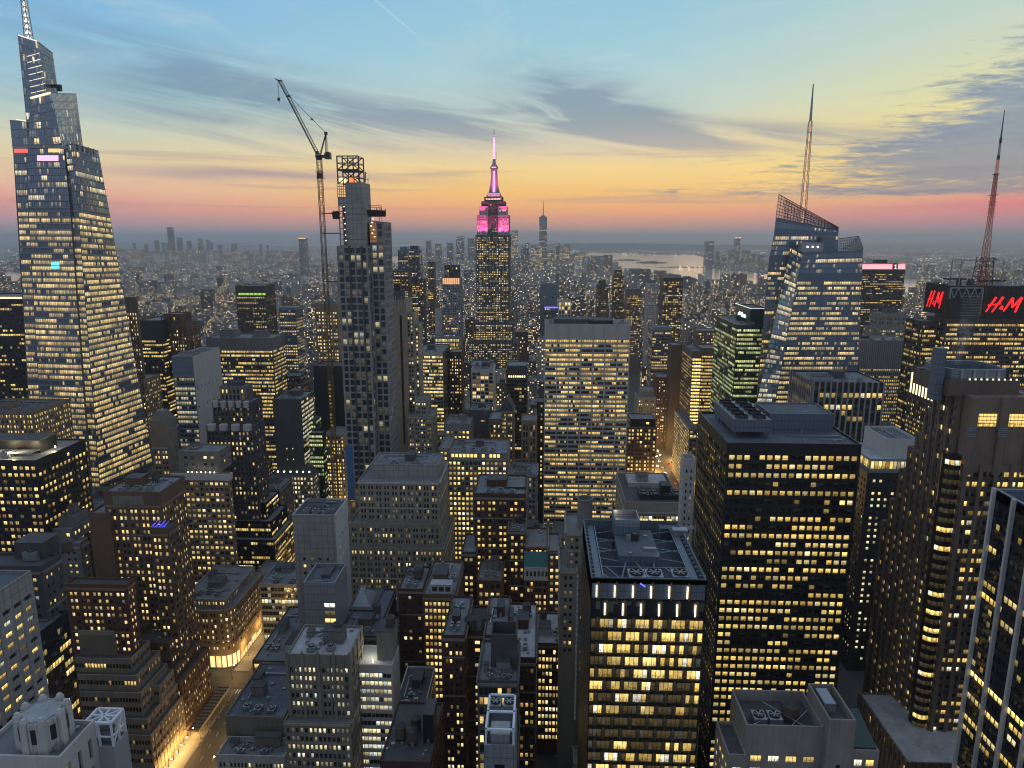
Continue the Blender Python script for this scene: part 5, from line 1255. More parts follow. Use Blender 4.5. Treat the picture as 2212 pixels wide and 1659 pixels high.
hand('old_building', 'old brick building with a teal frieze and white carved front', OB, 1295,
     [T(1134, 1184, 1180, 362, 26, st=S(3.8, 2.2, .55, .6, .4, .62, glass='soft', wall='red', top=1.5))], f)
hand('brick_building', 'dark brick block left of the teal frieze building', OB, 1300,
     [T(1098, 1134, 1148, 366, 26, st=S(3.8, 2.4, .55, .55, .4, .62, glass='soft', wall='dkred', top=2))], roofy('dkred', False, 2))
hand('brick_building', 'brown block with pairs of bright windows right of the teal frieze building', OB, 1300,
     [T(1184, 1212, 1190, 358, 24, st=S(3.8, 2.6, .6, .55, .4, .7, glass='resid', wall='brown', top=2))])
def f(B, G):
    g = G[1]; a = MB(); p = at(1264, 1080, 322); a.cyl(p[0], 322, g[6] - 4, p[2] + 1, 3.6, 3.6, 20, cap=False); a.cyl(p[0], 322, p[2] - 3, p[2] - 2.6, 3.5, 3.5, 20)
    B.mesh('cooling_cylinder', a, C['grey']); a = MB()
    for k in range(20):
        an, bn = 2 * pi * k / 20, 2 * pi * (k + 1) / 20; a.bar((p[0] + 3.6 * cos(an), 322 + 3.6 * sin(an), p[2] + 1), (p[0] + 3.6 * cos(bn), 322 + 3.6 * sin(bn), p[2] + 1), .35)
    B.mesh('cylinder_rim', a, MET, kind='stuff')
    q = G[0]; a = MB()
    for k in range(26): a.box(q[1] + .003, q[1] + 1.0, q[2] + 1, q[3] - 1, 30 + k * 3, 30.3 + k * 3, True)
    B.mesh('fire_stair', a, C['white'], kind='stuff')
hand('stone_tower', 'beige corner tower with stacked balconies and a big round roof cylinder', AB, 1355,
     [T(1210, 1246, 1232, 306, 26, st=S(3.7, 4, .4, .5, .35, .12, glass='resid', wall='limed', top=2)),
      T(1224, 1258, 1150, 312, 24, st=S(3.7, 4, .4, .5, .35, .08, glass='resid', wall='limed', top=2))], f)
def f(B, G):
    g = G[0]; x0 = g[0] + (g[1] - g[0]) * .56; a = MB(); a.box(x0, g[1] - 1.5, g[2] + 8, g[2] + 13, g[6], g[6] + 3.6); o = B.mesh('red_container', a, plain('red_metal', (.22, .02, .02), .5)); a = MB()
    for k in range(10): a.box(x0 + .3 + k * (g[1] - 1.8 - x0) / 10, x0 + .5 + k * (g[1] - 1.8 - x0) / 10, g[2] + 7.9, g[2] + 7.997, g[6] + .2, g[6] + 3.4, True)
    B.mesh('container_rib', a, plain('red_metal', (.22, .02, .02), .5), o, 'stuff')
    B.bulk(g[0] + 1, g[0] + 7, g[2] + 8, g[2] + 16, g[6], 4, 'white'); B.pipes(g[0] + 8, x0, g[2] + 2, g[2] + 16, g[6], 8); B.tank(g[0] - 1 + 4, g[2] + 22, g[6], 2, 4, 2)
hand('brick_building', 'red brick loft block with rows of bright windows and a red container on its roof', OB, 1555,
     [T(1160, 1252, 1390, 320, 30, st=S(4.0, 1.75, .7, .6, .35, .74, glass='resid', wall='red', top=3), roof='l')], f)
hand('brick_building', 'dark block with a pale flat roof left of the red brick loft block', OB, 1595,
     [T(1086, 1158, 1420, 258, 44, st=S(3.9, 2.2, .6, .55, .35, .3, glass='soft', wall='dkred', top=4), roof='l')], roofy('dkred', True, 2))
def f(B, G):
    g = G[0]; B.bulk(g[0] + 4.5, g[0] + 18, g[2] + 6, g[2] + 14, g[6], 5, 'grey')
hand('garage_shed', 'small lamplit garage shed at the back of the parking yard', 'garage', 1610,
     [T(1200, 1240, 1560, 352, 12, st=S(400, 40, .1, .1, .1, 0, wall='limed', glass='black'), roof='r')])
yard = sheet('parking_yard', [(8, 318), (34, 318), (34, 352), (8, 352)], .03, PAVE)
for k, (x, y, c_, lab) in enumerate(((9.5, 338, 'white', 'white van parked along the left of the parking yard'), (9.5, 330, 'black', 'black car parked behind the white van in the yard'), (25.5, 332, 'white', 'white pickup parked at the right side of the yard'), (25.5, 341, 'silver', 'silver car parked at the right side of the yard near the garage'))):
    car(x, y, c_, lab, z=.04, van=(c_ == 'white'), group=None, lit=False)
l = bpy.data.lights.new('yard_light', 'POINT'); l.energy = 2600; l.color = (1, .9, .55); l.shadow_soft_size = .3
lo = bpy.data.objects.new('yard_light', l); COL.objects.link(lo); lo.location = (17, 350, 7)

# ---- far named-by-look towers
FAR = dict(glass='soft', top=3)
hand('office_tower', 'dark tower with a glowing green top row in the left middle distance', TW, 735,
     [T(508, 571, 617, 1050, 40, st=S(4, 3.2, .6, .5, .4, .35, 'floor', glass='soft', wall='grand', fin=(2, 1.2, .6), top=16))],
     lambda B, G: B.mesh('green_light', (lambda a: ([a.box(G[0][0] + 4 + k * 6, G[0][0] + 9 + k * 6, G[0][2] - .6, G[0][2] - .003, G[0][5] - 14, G[0][5] - 11, True) for k in range(7)], a)[1])(MB()), plain('green_glow', (.2, .4, .1), .5, 0, (.42, .75, .10), .8), kind='stuff'))
hand('office_building', 'small teal office block with two lit rows right of the green topped tower', OB, 735,
     [T(602, 638, 664, 960, 30, st=S(4, 3, .7, .5, .3, .55, 'floor', wall='bglass', **FAR))])
hand('apartment_tower', 'slim pale tower with an orange glowing crown left of the pink lit skyscraper', TW, 740,
     [T(955, 994, 600, 1130, 30, st=S(4, 3, .6, .6, .4, .18, wall='steel', fin=(3, .8, .5), **FAR)),
      T(960, 989, 573, 1134, 22, on=0, st=S(4, 3.5, .6, .8, .6, .0, wall='grand', fin=(1, 1.2, 1.0), **FAR)),
      T(938, 992, 728, 1110, 24, st=S(7, 2.2, .7, .7, .3, .9, wall='limed', glass='office', top=2))],
     lambda B, G: B.mesh('crown_light', (lambda a: ([a.box(G[0][0] + 1 + k * 3.4, G[0][0] + 3.6 + k * 3.4, G[0][2] - 1.0, G[0][2] - .003, G[0][5] - 10, G[0][5] - .5, True) for k in range(int((G[0][1] - G[0][0]) / 3.5))], a)[1])(MB()), plain('orange_glow', (.5, .3, .15), .5, 0, (1, .50, .22), .75), kind='stuff'))
hand('slab_block', 'plain white slab beside the slim tower with the glowing crown', OB, 735,
     [T(939, 955, 668, 1150, 26, st=S(40, 12, .1, .1, .2, 0, wall='white', glass='black'))])
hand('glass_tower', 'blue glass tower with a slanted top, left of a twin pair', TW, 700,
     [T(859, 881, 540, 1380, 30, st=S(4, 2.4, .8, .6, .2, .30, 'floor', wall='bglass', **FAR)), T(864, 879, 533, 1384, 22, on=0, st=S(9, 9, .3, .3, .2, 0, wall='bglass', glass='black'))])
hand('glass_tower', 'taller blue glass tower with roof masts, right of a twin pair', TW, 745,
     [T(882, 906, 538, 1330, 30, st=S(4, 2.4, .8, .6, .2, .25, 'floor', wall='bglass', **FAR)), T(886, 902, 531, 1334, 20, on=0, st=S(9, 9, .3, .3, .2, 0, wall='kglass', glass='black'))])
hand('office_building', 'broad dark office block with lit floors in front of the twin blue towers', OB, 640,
     [T(843, 881, 584, 1240, 36, st=S(4, 2.6, .7, .5, .3, .6, 'floor', wall='dkred', **FAR))])
def f(B, G):
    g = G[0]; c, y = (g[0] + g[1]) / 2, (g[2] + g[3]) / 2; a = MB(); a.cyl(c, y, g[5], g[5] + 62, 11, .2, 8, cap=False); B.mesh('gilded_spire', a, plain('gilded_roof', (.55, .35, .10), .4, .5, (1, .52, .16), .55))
hand('spire_tower', 'tower with a lit gold pyramid spire behind the slotted limestone tower', TW, 640,
     [T(829, 842, 622, 1900, 22, st=S(4, 3, .5, .5, .3, .4, wall='lime', glass='office', top=3))], f)
hand('glass_tower', 'slim dark glass tower with stepped top right of the twin blue towers', TW, 660,
     [T(923, 937, 566, 1600, 26, st=S(4, 3, .7, .6, .3, .15, wall='grand', **FAR))])
hand('apartment_tower', 'thin dark tower standing close to the right of the twin blue towers', TW, 740,
     [T(906, 915, 602, 1300, 26, st=S(4, 3, .6, .6, .3, .25, wall='dgrey', **FAR))])
hand('apartment_tower', 'blue grey tower with a violet light strip right of the pink lit skyscraper', TW, 690,
     [T(1167, 1204, 614, 1300, 34, st=S(40, 12, .2, .1, .2, 0, wall='bluem', glass='black')), T(1176, 1210, 662, 1270, 30, st=S(4, 3, .7, .6, .3, .10, wall='bglass', **FAR))],
     lambda B, G: B.mesh('violet_light', (lambda a: (a.box(G[1][0], G[1][1], G[1][2] - .5, G[1][2] - .003, G[1][5] - 3, G[1][5] - .6, True), a)[1])(MB()), plain('violet_glow', (.1, .1, .5), .5, 0, (.16, .14, 1), 1.6)))
hand('apartment_tower', 'grid framed block with glowing rows beside the violet lit tower', TW, 695,
     [T(1206, 1234, 650, 1230, 28, st=S(7, 5, .72, .8, .5, .5, wall='white', glass='soft', top=2))])
hand('apartment_tower', 'dark rounded tower rising over the river flats above the white slab', TW, 690,
     [T(1326, 1349, 596, 1500, 30, st=S(4, 3, .7, .5, .3, .30, wall='grand', **FAR)), T(1329, 1344, 584, 1504, 22, on=0, st=S(4, 3, .5, .5, .3, .1, wall='grand', **FAR))])
hand('apartment_tower', 'slim dark residential tower left of the dark rounded tower', TW, 690,
     [T(1290, 1314, 616, 1600, 30, st=S(4, 3, .6, .5, .3, .18, wall='grand', **FAR)), T(1294, 1309, 606, 1604, 20, on=0, st=S(9, 9, .3, .3, .3, 0, wall='grand', glass='black'))])
hand('office_tower', 'pale topped brown tower with scattered lit windows right of the dark rounded tower', TW, 700,
     [T(1354, 1386, 624, 1380, 30, st=S(4, 3, .6, .5, .3, .42, wall='gran', glass='soft', top=12))])
hand('apartment_tower', 'white ribbed tower left of the broad checkered tower', TW, 720,
     [T(1399, 1420, 612, 1300, 26, st=S(4, 2.6, .5, .5, .3, .12, wall='white', fin=(2, .9, .6), glass='soft', top=2)), T(1402, 1417, 606, 1306, 16, on=0, st=S(9, 9, .3, .3, .3, 0, wall='grey', glass='black'))])
hand('apartment_tower', 'broad dark tower with a checker of lit windows and a pale slanted top', TW, 735,
     [T(1433, 1476, 600, 1200, 34, st=S(3.6, 3, .7, .55, .3, .40, wall='grand', glass='soft', top=6)), T(1436, 1472, 594, 1206, 20, on=0, st=S(9, 9, .3, .3, .3, 0, wall='lime', glass='black'))])
hand('glass_building', 'pale blue glass office block with lit floors above the busy far street', OB, 775,
     [T(1409, 1450, 712, 960, 34, st=S(4, 2.4, .85, .55, .2, .4, 'floor', wall='bluem', **FAR)), T(1414, 1446, 706, 964, 20, on=0, st=S(9, 9, .3, .3, .3, 0, wall='steel', glass='black'))])
hand('brick_building', 'long rosy brick block with even rows of small lights left of the green tower', OB, 765,
     [T(1507, 1560, 714, 1000, 30, st=S(4, 3, .5, .5, .3, .5, wall='gran', glass='soft', top=3))])
# landmarks at the tip of the island, across the river and in the harbour
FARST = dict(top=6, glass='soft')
hand('landmark_tower', 'tallest far tower with a needle mast right of the pink lit skyscraper', TW, 570,
     [T(1165, 1182, 468, 5600, 60, st=S(12, 9, .7, .5, .3, .5, 'floor', wall='bluem', glass='soft', top=60))],
     lambda B, G: B.mesh('mast', (lambda a: (a.cyl((G[0][0] + G[0][1]) / 2, G[0][2] + 30, G[0][5], G[0][5] + 9, 16, 16), a.bar(((G[0][0] + G[0][1]) / 2, G[0][2] + 30, G[0][5] + 9), ((G[0][0] + G[0][1]) / 2, G[0][2] + 30, G[0][5] + 118), 7, 2.5), a)[2])(MB()), DMET))
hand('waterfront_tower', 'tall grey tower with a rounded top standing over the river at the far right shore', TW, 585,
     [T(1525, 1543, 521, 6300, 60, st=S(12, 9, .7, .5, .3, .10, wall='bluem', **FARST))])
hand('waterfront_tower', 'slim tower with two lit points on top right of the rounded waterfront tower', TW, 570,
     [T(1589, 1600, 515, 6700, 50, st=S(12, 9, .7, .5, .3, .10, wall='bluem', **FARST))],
     lambda B, G: [B.mesh('top_lamp', (lambda a: (a.box(x - 7, x + 7, G[0][2], G[0][2] + 12, G[0][5], G[0][5] + 10, True), a)[1])(MB()), plain('top_glow', (.6, .4, .2), .5, 0, (1, .6, .3), 1.2)) for x in (G[0][0] + 8, G[0][1] - 8)])
hand('needle_tower', 'thin dark needle tower on the far left skyline', TW, 545,
     [T(360, 370, 491, 8000, 50, st=S(12, 9, .7, .5, .3, .03, wall='dgrey', **FARST)), T(358.5, 371, 525, 7990, 60, st=S(12, 9, .7, .5, .3, .1, wall='dgrey', **FARST))])
hand('glass_tower', 'lone blue tower with a glowing roofline left of the crane mast', TW, 545,
     [T(644.5, 660, 514, 4700, 45, st=S(9, 7, .7, .5, .3, .06, wall='bluem', **FARST))],
     lambda B, G: B.mesh('roofline_light', (lambda a: (a.box(G[0][0], G[0][1], G[0][2] - 1, G[0][2] - .02, G[0][5] - 5, G[0][5], True), a)[1])(MB()), plain('top_glow', (.6, .4, .2), .5, 0, (1, .6, .3), 1.2)))
cl = [('pale lit', 1103, 1119, 498, 5400, .55), ('thin dark', 1134, 1143, 525, 5700, .2), ('low', 1125, 1134, 533, 5600, .2), ('broad lit', 1147, 1171, 530, 5300, .6), ('dark left', 1201, 1209, 526, 5500, .12),
      ('glowing', 1210, 1232, 531, 5450, .75), ('square topped', 1218, 1232, 527, 5600, .6), ('hazy', 1240, 1263, 547, 5000, .35), ('short', 1182, 1198, 541, 5100, .4), ('lone stepped', 1291, 1303, 556, 4600, .3),
      ('pointed', 985, 993, 512, 5900, .25), ('tall left', 992, 1002, 510, 6000, .25), ('wide blue', 1010, 1030, 515, 5500, .12), ('slim spire', 965, 978, 525, 5700, .2), ('small peaked', 940, 952, 527, 5600, .2), ('pale peaked', 920, 930, 520, 5800, .15)]
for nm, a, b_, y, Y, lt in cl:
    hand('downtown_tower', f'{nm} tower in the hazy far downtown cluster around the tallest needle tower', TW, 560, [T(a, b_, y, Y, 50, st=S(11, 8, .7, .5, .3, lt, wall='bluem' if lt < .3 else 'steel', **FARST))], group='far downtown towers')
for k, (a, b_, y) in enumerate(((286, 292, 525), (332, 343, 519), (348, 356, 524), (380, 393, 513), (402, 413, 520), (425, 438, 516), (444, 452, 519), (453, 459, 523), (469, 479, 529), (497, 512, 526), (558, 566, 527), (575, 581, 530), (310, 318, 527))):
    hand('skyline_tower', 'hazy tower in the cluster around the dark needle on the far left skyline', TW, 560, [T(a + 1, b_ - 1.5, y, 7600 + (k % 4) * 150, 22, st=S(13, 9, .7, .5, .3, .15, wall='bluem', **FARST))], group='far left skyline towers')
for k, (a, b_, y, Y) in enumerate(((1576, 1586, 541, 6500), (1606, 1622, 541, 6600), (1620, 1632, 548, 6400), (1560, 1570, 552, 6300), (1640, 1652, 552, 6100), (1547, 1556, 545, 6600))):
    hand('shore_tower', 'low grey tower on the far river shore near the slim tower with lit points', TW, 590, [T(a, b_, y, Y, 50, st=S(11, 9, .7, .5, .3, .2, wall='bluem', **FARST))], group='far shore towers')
hand('brick_tower', 'pale tower with white corners over the inlet right of the lit band tower', TW, 640,
     [T(2012, 2050, 636, 1900, 40, st=S(4, 3.5, .6, .5, .3, .12, wall='grey', **FAR))])

# statue on its island
island('monument_island', 778, 826, 560.5, 9, 200, 6)
p = atZ(810, 559.5, 6)
t_ = thing('harbour_statue', 'tiny statue holding up a torch on its island in the sunlit harbour', 'statue', (p[0], p[1], 6))
COPPER = plain('dark_copper', (.04, .06, .055), .7)
a = MB(); a.box(p[0] - 22, p[0] + 22, p[1] - 22, p[1] + 22, 6, 20); a.bar((p[0], p[1], 20), (p[0], p[1], 52), 22, 15); a.build('pedestal', C['limed'], t_)
a = MB(); a.cyl(p[0], p[1], 52, 82, 8, 5, 10); a.cyl(p[0], p[1], 82, 90, 3.6, 3, 8); a.build('robe', COPPER, t_)
a = MB(); a.bar((p[0] - 4, p[1], 80), (p[0] - 8, p[1], 100), 3.2, 2); a.build('raised_arm', COPPER, t_)
a = MB(); a.cyl(p[0] - 8, p[1], 100, 105, 2.6, 1, 8); a.build('torch', plain('torch_gold', (.5, .35, .1), .5, 0, (1, .7, .3), .6), t_)
# a bridge over the east river, strung with lights, behind the crane mast
BY = 6600.0
pa, pb = at(744, 586, BY), at(800, 586, BY)
t_ = thing('suspension_bridge', 'far suspension bridge strung with lights behind the crane mast', 'bridge', ((pa[0] + pb[0]) / 2, BY, 0))
BL_ = plain('bridge_light', (.8, .75, .5), .4, 0, (1, .88, .5), 2.6)
for f_ in (.32, 1.22):
    x = pa[0] + (pb[0] - pa[0]) * f_
    a = MB(); a.box(x - 9, x - 4, BY - 6, BY + 6, 0, 98); a.box(x + 4, x + 9, BY - 6, BY + 6, 0, 98); a.box(x - 4, x + 4, BY - 5.9, BY + 5.9, 80, 95); a.build('bridge_tower', BL_ if f_ < 1 else DMET, t_)
a = MB(); a.box(pa[0] - 60, pb[0] + 140, BY - 8, BY + 8, 36, 41, True); a.build('deck', DMET, t_)
xa, xb = pa[0] + (pb[0] - pa[0]) * .32, pa[0] + (pb[0] - pa[0]) * 1.22; a = MB(); pr = None
for k in range(25):
    f_ = k / 24; q = (xa + (xb - xa) * f_, BY - 6, 44 + 52 * (2 * f_ - 1) ** 2)
    if pr: a.bar(pr, q, 2.2)
    pr = q
a.build('main_cable', BL_, t_)

# ------------------------------------------------------------------ lattice helpers
def lattice(mb, base, top, w0, w1, n, th, zig=True):
    """square four-legged mast from base to top"""
    b0, t0 = np.asarray(base, float), np.asarray(top, float)
    def c(k, i):
        f_ = k / n; w_ = (w0 + (w1 - w0) * f_) / 2; p = b0 + (t0 - b0) * f_
        return p + np.array(((-1, -1, 0), (1, -1, 0), (1, 1, 0), (-1, 1, 0))[i]) * w_
    for i in range(4):
        mb.bar(c(0, i), c(n, i), th)
        for k in range(n):
            j = (i + 1) % 4
            if zig: mb.bar(c(k, i) if k % 2 else c(k, j), c(k + 1, j) if k % 2 else c(k + 1, i), th * .6)
            mb.bar(c(k, i), c(k, j), th * .6)
def truss(mb, p, q, up, side, h, w_, n, th):
    """rectangular boom from p to q"""
    p, q = np.asarray(p, float), np.asarray(q, float); up = np.asarray(up, float); side = np.asarray(side, float)
    def c(k, i):
        b = p + (q - p) * (k / n); a, s_ = ((0, -1), (0, 1), (1, 0))[i]
        return b + up * (h * a) + side * (w_ / 2 * s_)
    for i in range(3):
        mb.bar(c(0, i), c(n, i), th)
        for k in range(n): mb.bar(c(k, i), c(k + 1, (i + 1) % 3), th * .55)
def Q(Y, *pts): return [at(x, y, Y) for x, y in pts]
GLS = dict(glass='blue', wall='bluem', rec=.12)

# ------------------------------------------------------------------ tapering glass tower on the left
def one():
    B = Bld('glass_tower', 'very tall tapering glass tower with stepped slanted tops and a lit spire', TW, (-330, 590, 0)); B.yb = 1060
    Y = 560.0
    st = dict(S(4.7, 1.55, .93, .66, .12, .86, 'floor', glass='van', wall='bluem', top=.4, edge=.3, hfin=(.9, .35)), finmat='steel')
    up = S(5.0, 1.55, .93, .74, .12, .10, 'floor', glass='blue', wall='bluem', top=.4, edge=.3)
    crown = S(6.0, 1.9, .9, .86, .12, .0, glass='blue', wall='steel', top=.4, edge=.3)
    up = dict(up, hfin=(.6, .25), finmat='steel'); crown = dict(crown, hfin=(.5, .25), finmat='steel')
    # left sliver, main front, bay by the seam (each in its own plane)
    def front(Yf, bl, br, tr, tl, s): B.facade(*Q(Yf, bl, br, tr, tl), s)
    front(Y + 4, (72, 1045), (96, 1045), (61, 455), (38, 455), st); front(Y + 4, (38, 455), (61, 455), (57, 322), (28, 322), up)
    front(Y, (96, 1050), (196, 1055), (152, 455), (61, 455), st); front(Y, (61, 455), (152, 455), (138, 318), (57, 318), up)
    front(Y + 2, (199, 1055), (216, 1056), (169, 455), (154, 455), st); front(Y + 2, (154, 455), (169, 455), (158, 309), (140, 312), up)
    # west side: near edge of the bay to the far corner
    nb, nm, nt = at(216, 1056, Y + 2), at(169, 455, Y + 2), at(158, 309, Y + 2)
    Yf = Y + 2 + depth_to(nt[0], Y + 2, nt[2], 212)
    fb, fm, ft = at(331, 1005, Yf), at(238, 468, Yf), at(212, 325, Yf)
    B.facade(nb, fb, fm, nm, st); B.facade(nm, fm, ft, nt, up)
    note(-450, fb[0], Y, Yf); keep(20, 331, 0, 1058, Y)
    # terraces closing the lower body
    zt = nt[2] - 3
    B.get('roof', 'RFd').quads([(at(28, 322, Y + 4), at(158, 322, Y + 2), ft, (at(28, 322, Y + 4)[0], Yf, ft[2]))])
    # back faces so that it is a closed body
    bl = at(72, 1045, Y + 4)
    B.quadwall(fb, (bl[0], Yf, fb[2]), (at(28, 322, Y)[0], Yf, ft[2]), ft, 'bluem'); B.quadwall((bl[0], Yf, fb[2]), bl, at(28, 322, Y + 4), (at(28, 322, Y)[0], Yf, ft[2]), 'bluem')
    B.quadwall((bl[0], Y, 0), (fb[0], Y, 0), (fb[0], Y, bl[2]), (bl[0], Y, bl[2]), 'steel'); B.quadwall((fb[0], Y, 0), (fb[0], Yf, 0), fb, (fb[0], Y, bl[2]), 'steel')
    def block(Yf, F, far, s):
        """F: bl, br, tr, tl in pixels at Yf; far: two pixel points (bottom, top) at Yf + depth"""
        P_ = Q(Yf, *F); Yb, b_, t_ = far; B.facade(*P_, s); fb, ft = at(*b_, Yb), at(*t_, Yb)
        B.facade(P_[1], fb, ft, P_[2], s); L0, L1 = (P_[0][0], Yb, fb[2]), (P_[3][0], Yb, ft[2])
        B.quadwall(fb, L0, L1, ft, 'steel'); B.quadwall(L0, P_[0], P_[3], L1, 'steel'); B.get('roof', 'RFd').quads([(P_[3], P_[2], ft, L1)])
        return P_, fb, ft
    # lattice crowns: glass with lit floor edges inside
    block(Y + 6, ((28, 330), (62, 330), (57, 261), (21, 259)), (Y + 30, (72, 330), (64, 262)), crown)
    p2, f2b, f2t = block(Y + 4, ((60, 330), (138, 330), (110, 200), (65, 213)), (Y + 44, (181, 330), (164.5, 202)), crown)
    p3, f3b, f3t = block(Y + 14, ((57, 262), (101, 262), (81, 88), (38, 74.5)), (Y + 44, (130, 232), (113.5, 113.5)), crown)
    LED = plain('crown_light', (.7, .65, .5), .4, 0, (1, .86, .60), 1.0)
    a = MB()
    for k in range(8):
        y = 116 + k * 13.2; u = at(58 + k * 1.4, y + 6, Y + 13.6), at(85 + k * 2.4, y - 1.5, Y + 13.6); a.bar(u[0], u[1], .32)
    a.bar(at(66, 212, Y + 3.4), at(108.5, 200.5, Y + 3.4), 1.3); a.bar(at(40, 76, Y + 13.5), at(80, 89, Y + 13.5), .7); a.bar(at(35, 258, Y + 5.5), at(56, 261.5, Y + 5.5), .7)
    B.mesh('floor_edge_light', a, LED, kind='stuff')
    a = MB()   # diagonal wind braces behind the glass skins
    for k in range(7): a.bar(at(44 + k * 2.2, 95 + k * 22, Y + 13.5), at(80 + k * 3, 118 + k * 22, Y + 13.5), .5)
    for k in range(6): a.bar(at(66 + k, 222 + k * 15, Y + 3.5), at(112 + k * 4, 235 + k * 15, Y + 3.5), .5)
    for k in range(5): a.bar(at(158 + k * 11, 309 + k * 3, Y + 1.5 + k * 6), at(159 + k * 11, 322 + k * 3, Y + 1.5 + k * 6), .7)
    B.mesh('brace', a, C['steel'], kind='stuff')
    # bands of show lighting on two high floors, red band, blue screen
    for nm, (x0, y0, x1, y1), c, s_ in (('pink_display', (80, 335.5, 126, 347.5), (1, .55, .85), 1.0), ('red_light', (30, 321.5, 60, 330), (1, .10, .05), .9), ('amber_light', (104, 321, 130, 329), (1, .62, .2), 1.0), ('cyan_screen', (110, 567, 128, 580), (.1, .85, 1.0), 1.3)):
        a = MB(); a.quads([Q(Y - .35, (x0, y1), (x1, y1), (x1, y0), (x0, y0))]); B.mesh(nm, a, plain(nm + '_glow', (.3, .3, .3), .3, 0, c, s_))
    # facade hoist left on the upper terrace
    a = MB(); a.bar(at(104, 186, Y + 30), at(132, 186, Y + 30), 2.2); a.bar(at(100, 200, Y + 30), at(112, 184, Y + 30), 1.2); a.box(*(lambda c: (c[0] - 1.5, c[0] + 1.5, c[1] - 1.5, c[1] + 1.5, c[2] - 2, c[2] + 2, True))(at(128, 191, Y + 30))); B.mesh('facade_hoist', a, DMET)
    # spire
    s0, s1 = at(62, 82, Y + 26), at(40.5, -40, Y + 26); s1 = (s0[0], s0[1], s0[2] + 62)
    a = MB(); lattice(a, s0 - np.array((0, 0, 6)), s1, 4.6, 1.4, 16, .5); sp = B.mesh('spire', a, C['steel']); a = MB()
    for k in range(16):
        f_ = k / 16; w_ = 4.2 - 3.0 * f_; z = s0[2] - 5 + 66 * f_; a.cyl(s0[0], s0[1], z, z + 2.6, w_ * .55, w_ * .12, 6)
    B.mesh('spire_light', a, plain('spire_glow', (.7, .65, .55), .4, 0, (1, .86, .62), 1.5), sp, 'stuff')
    B.finish(100)
one()

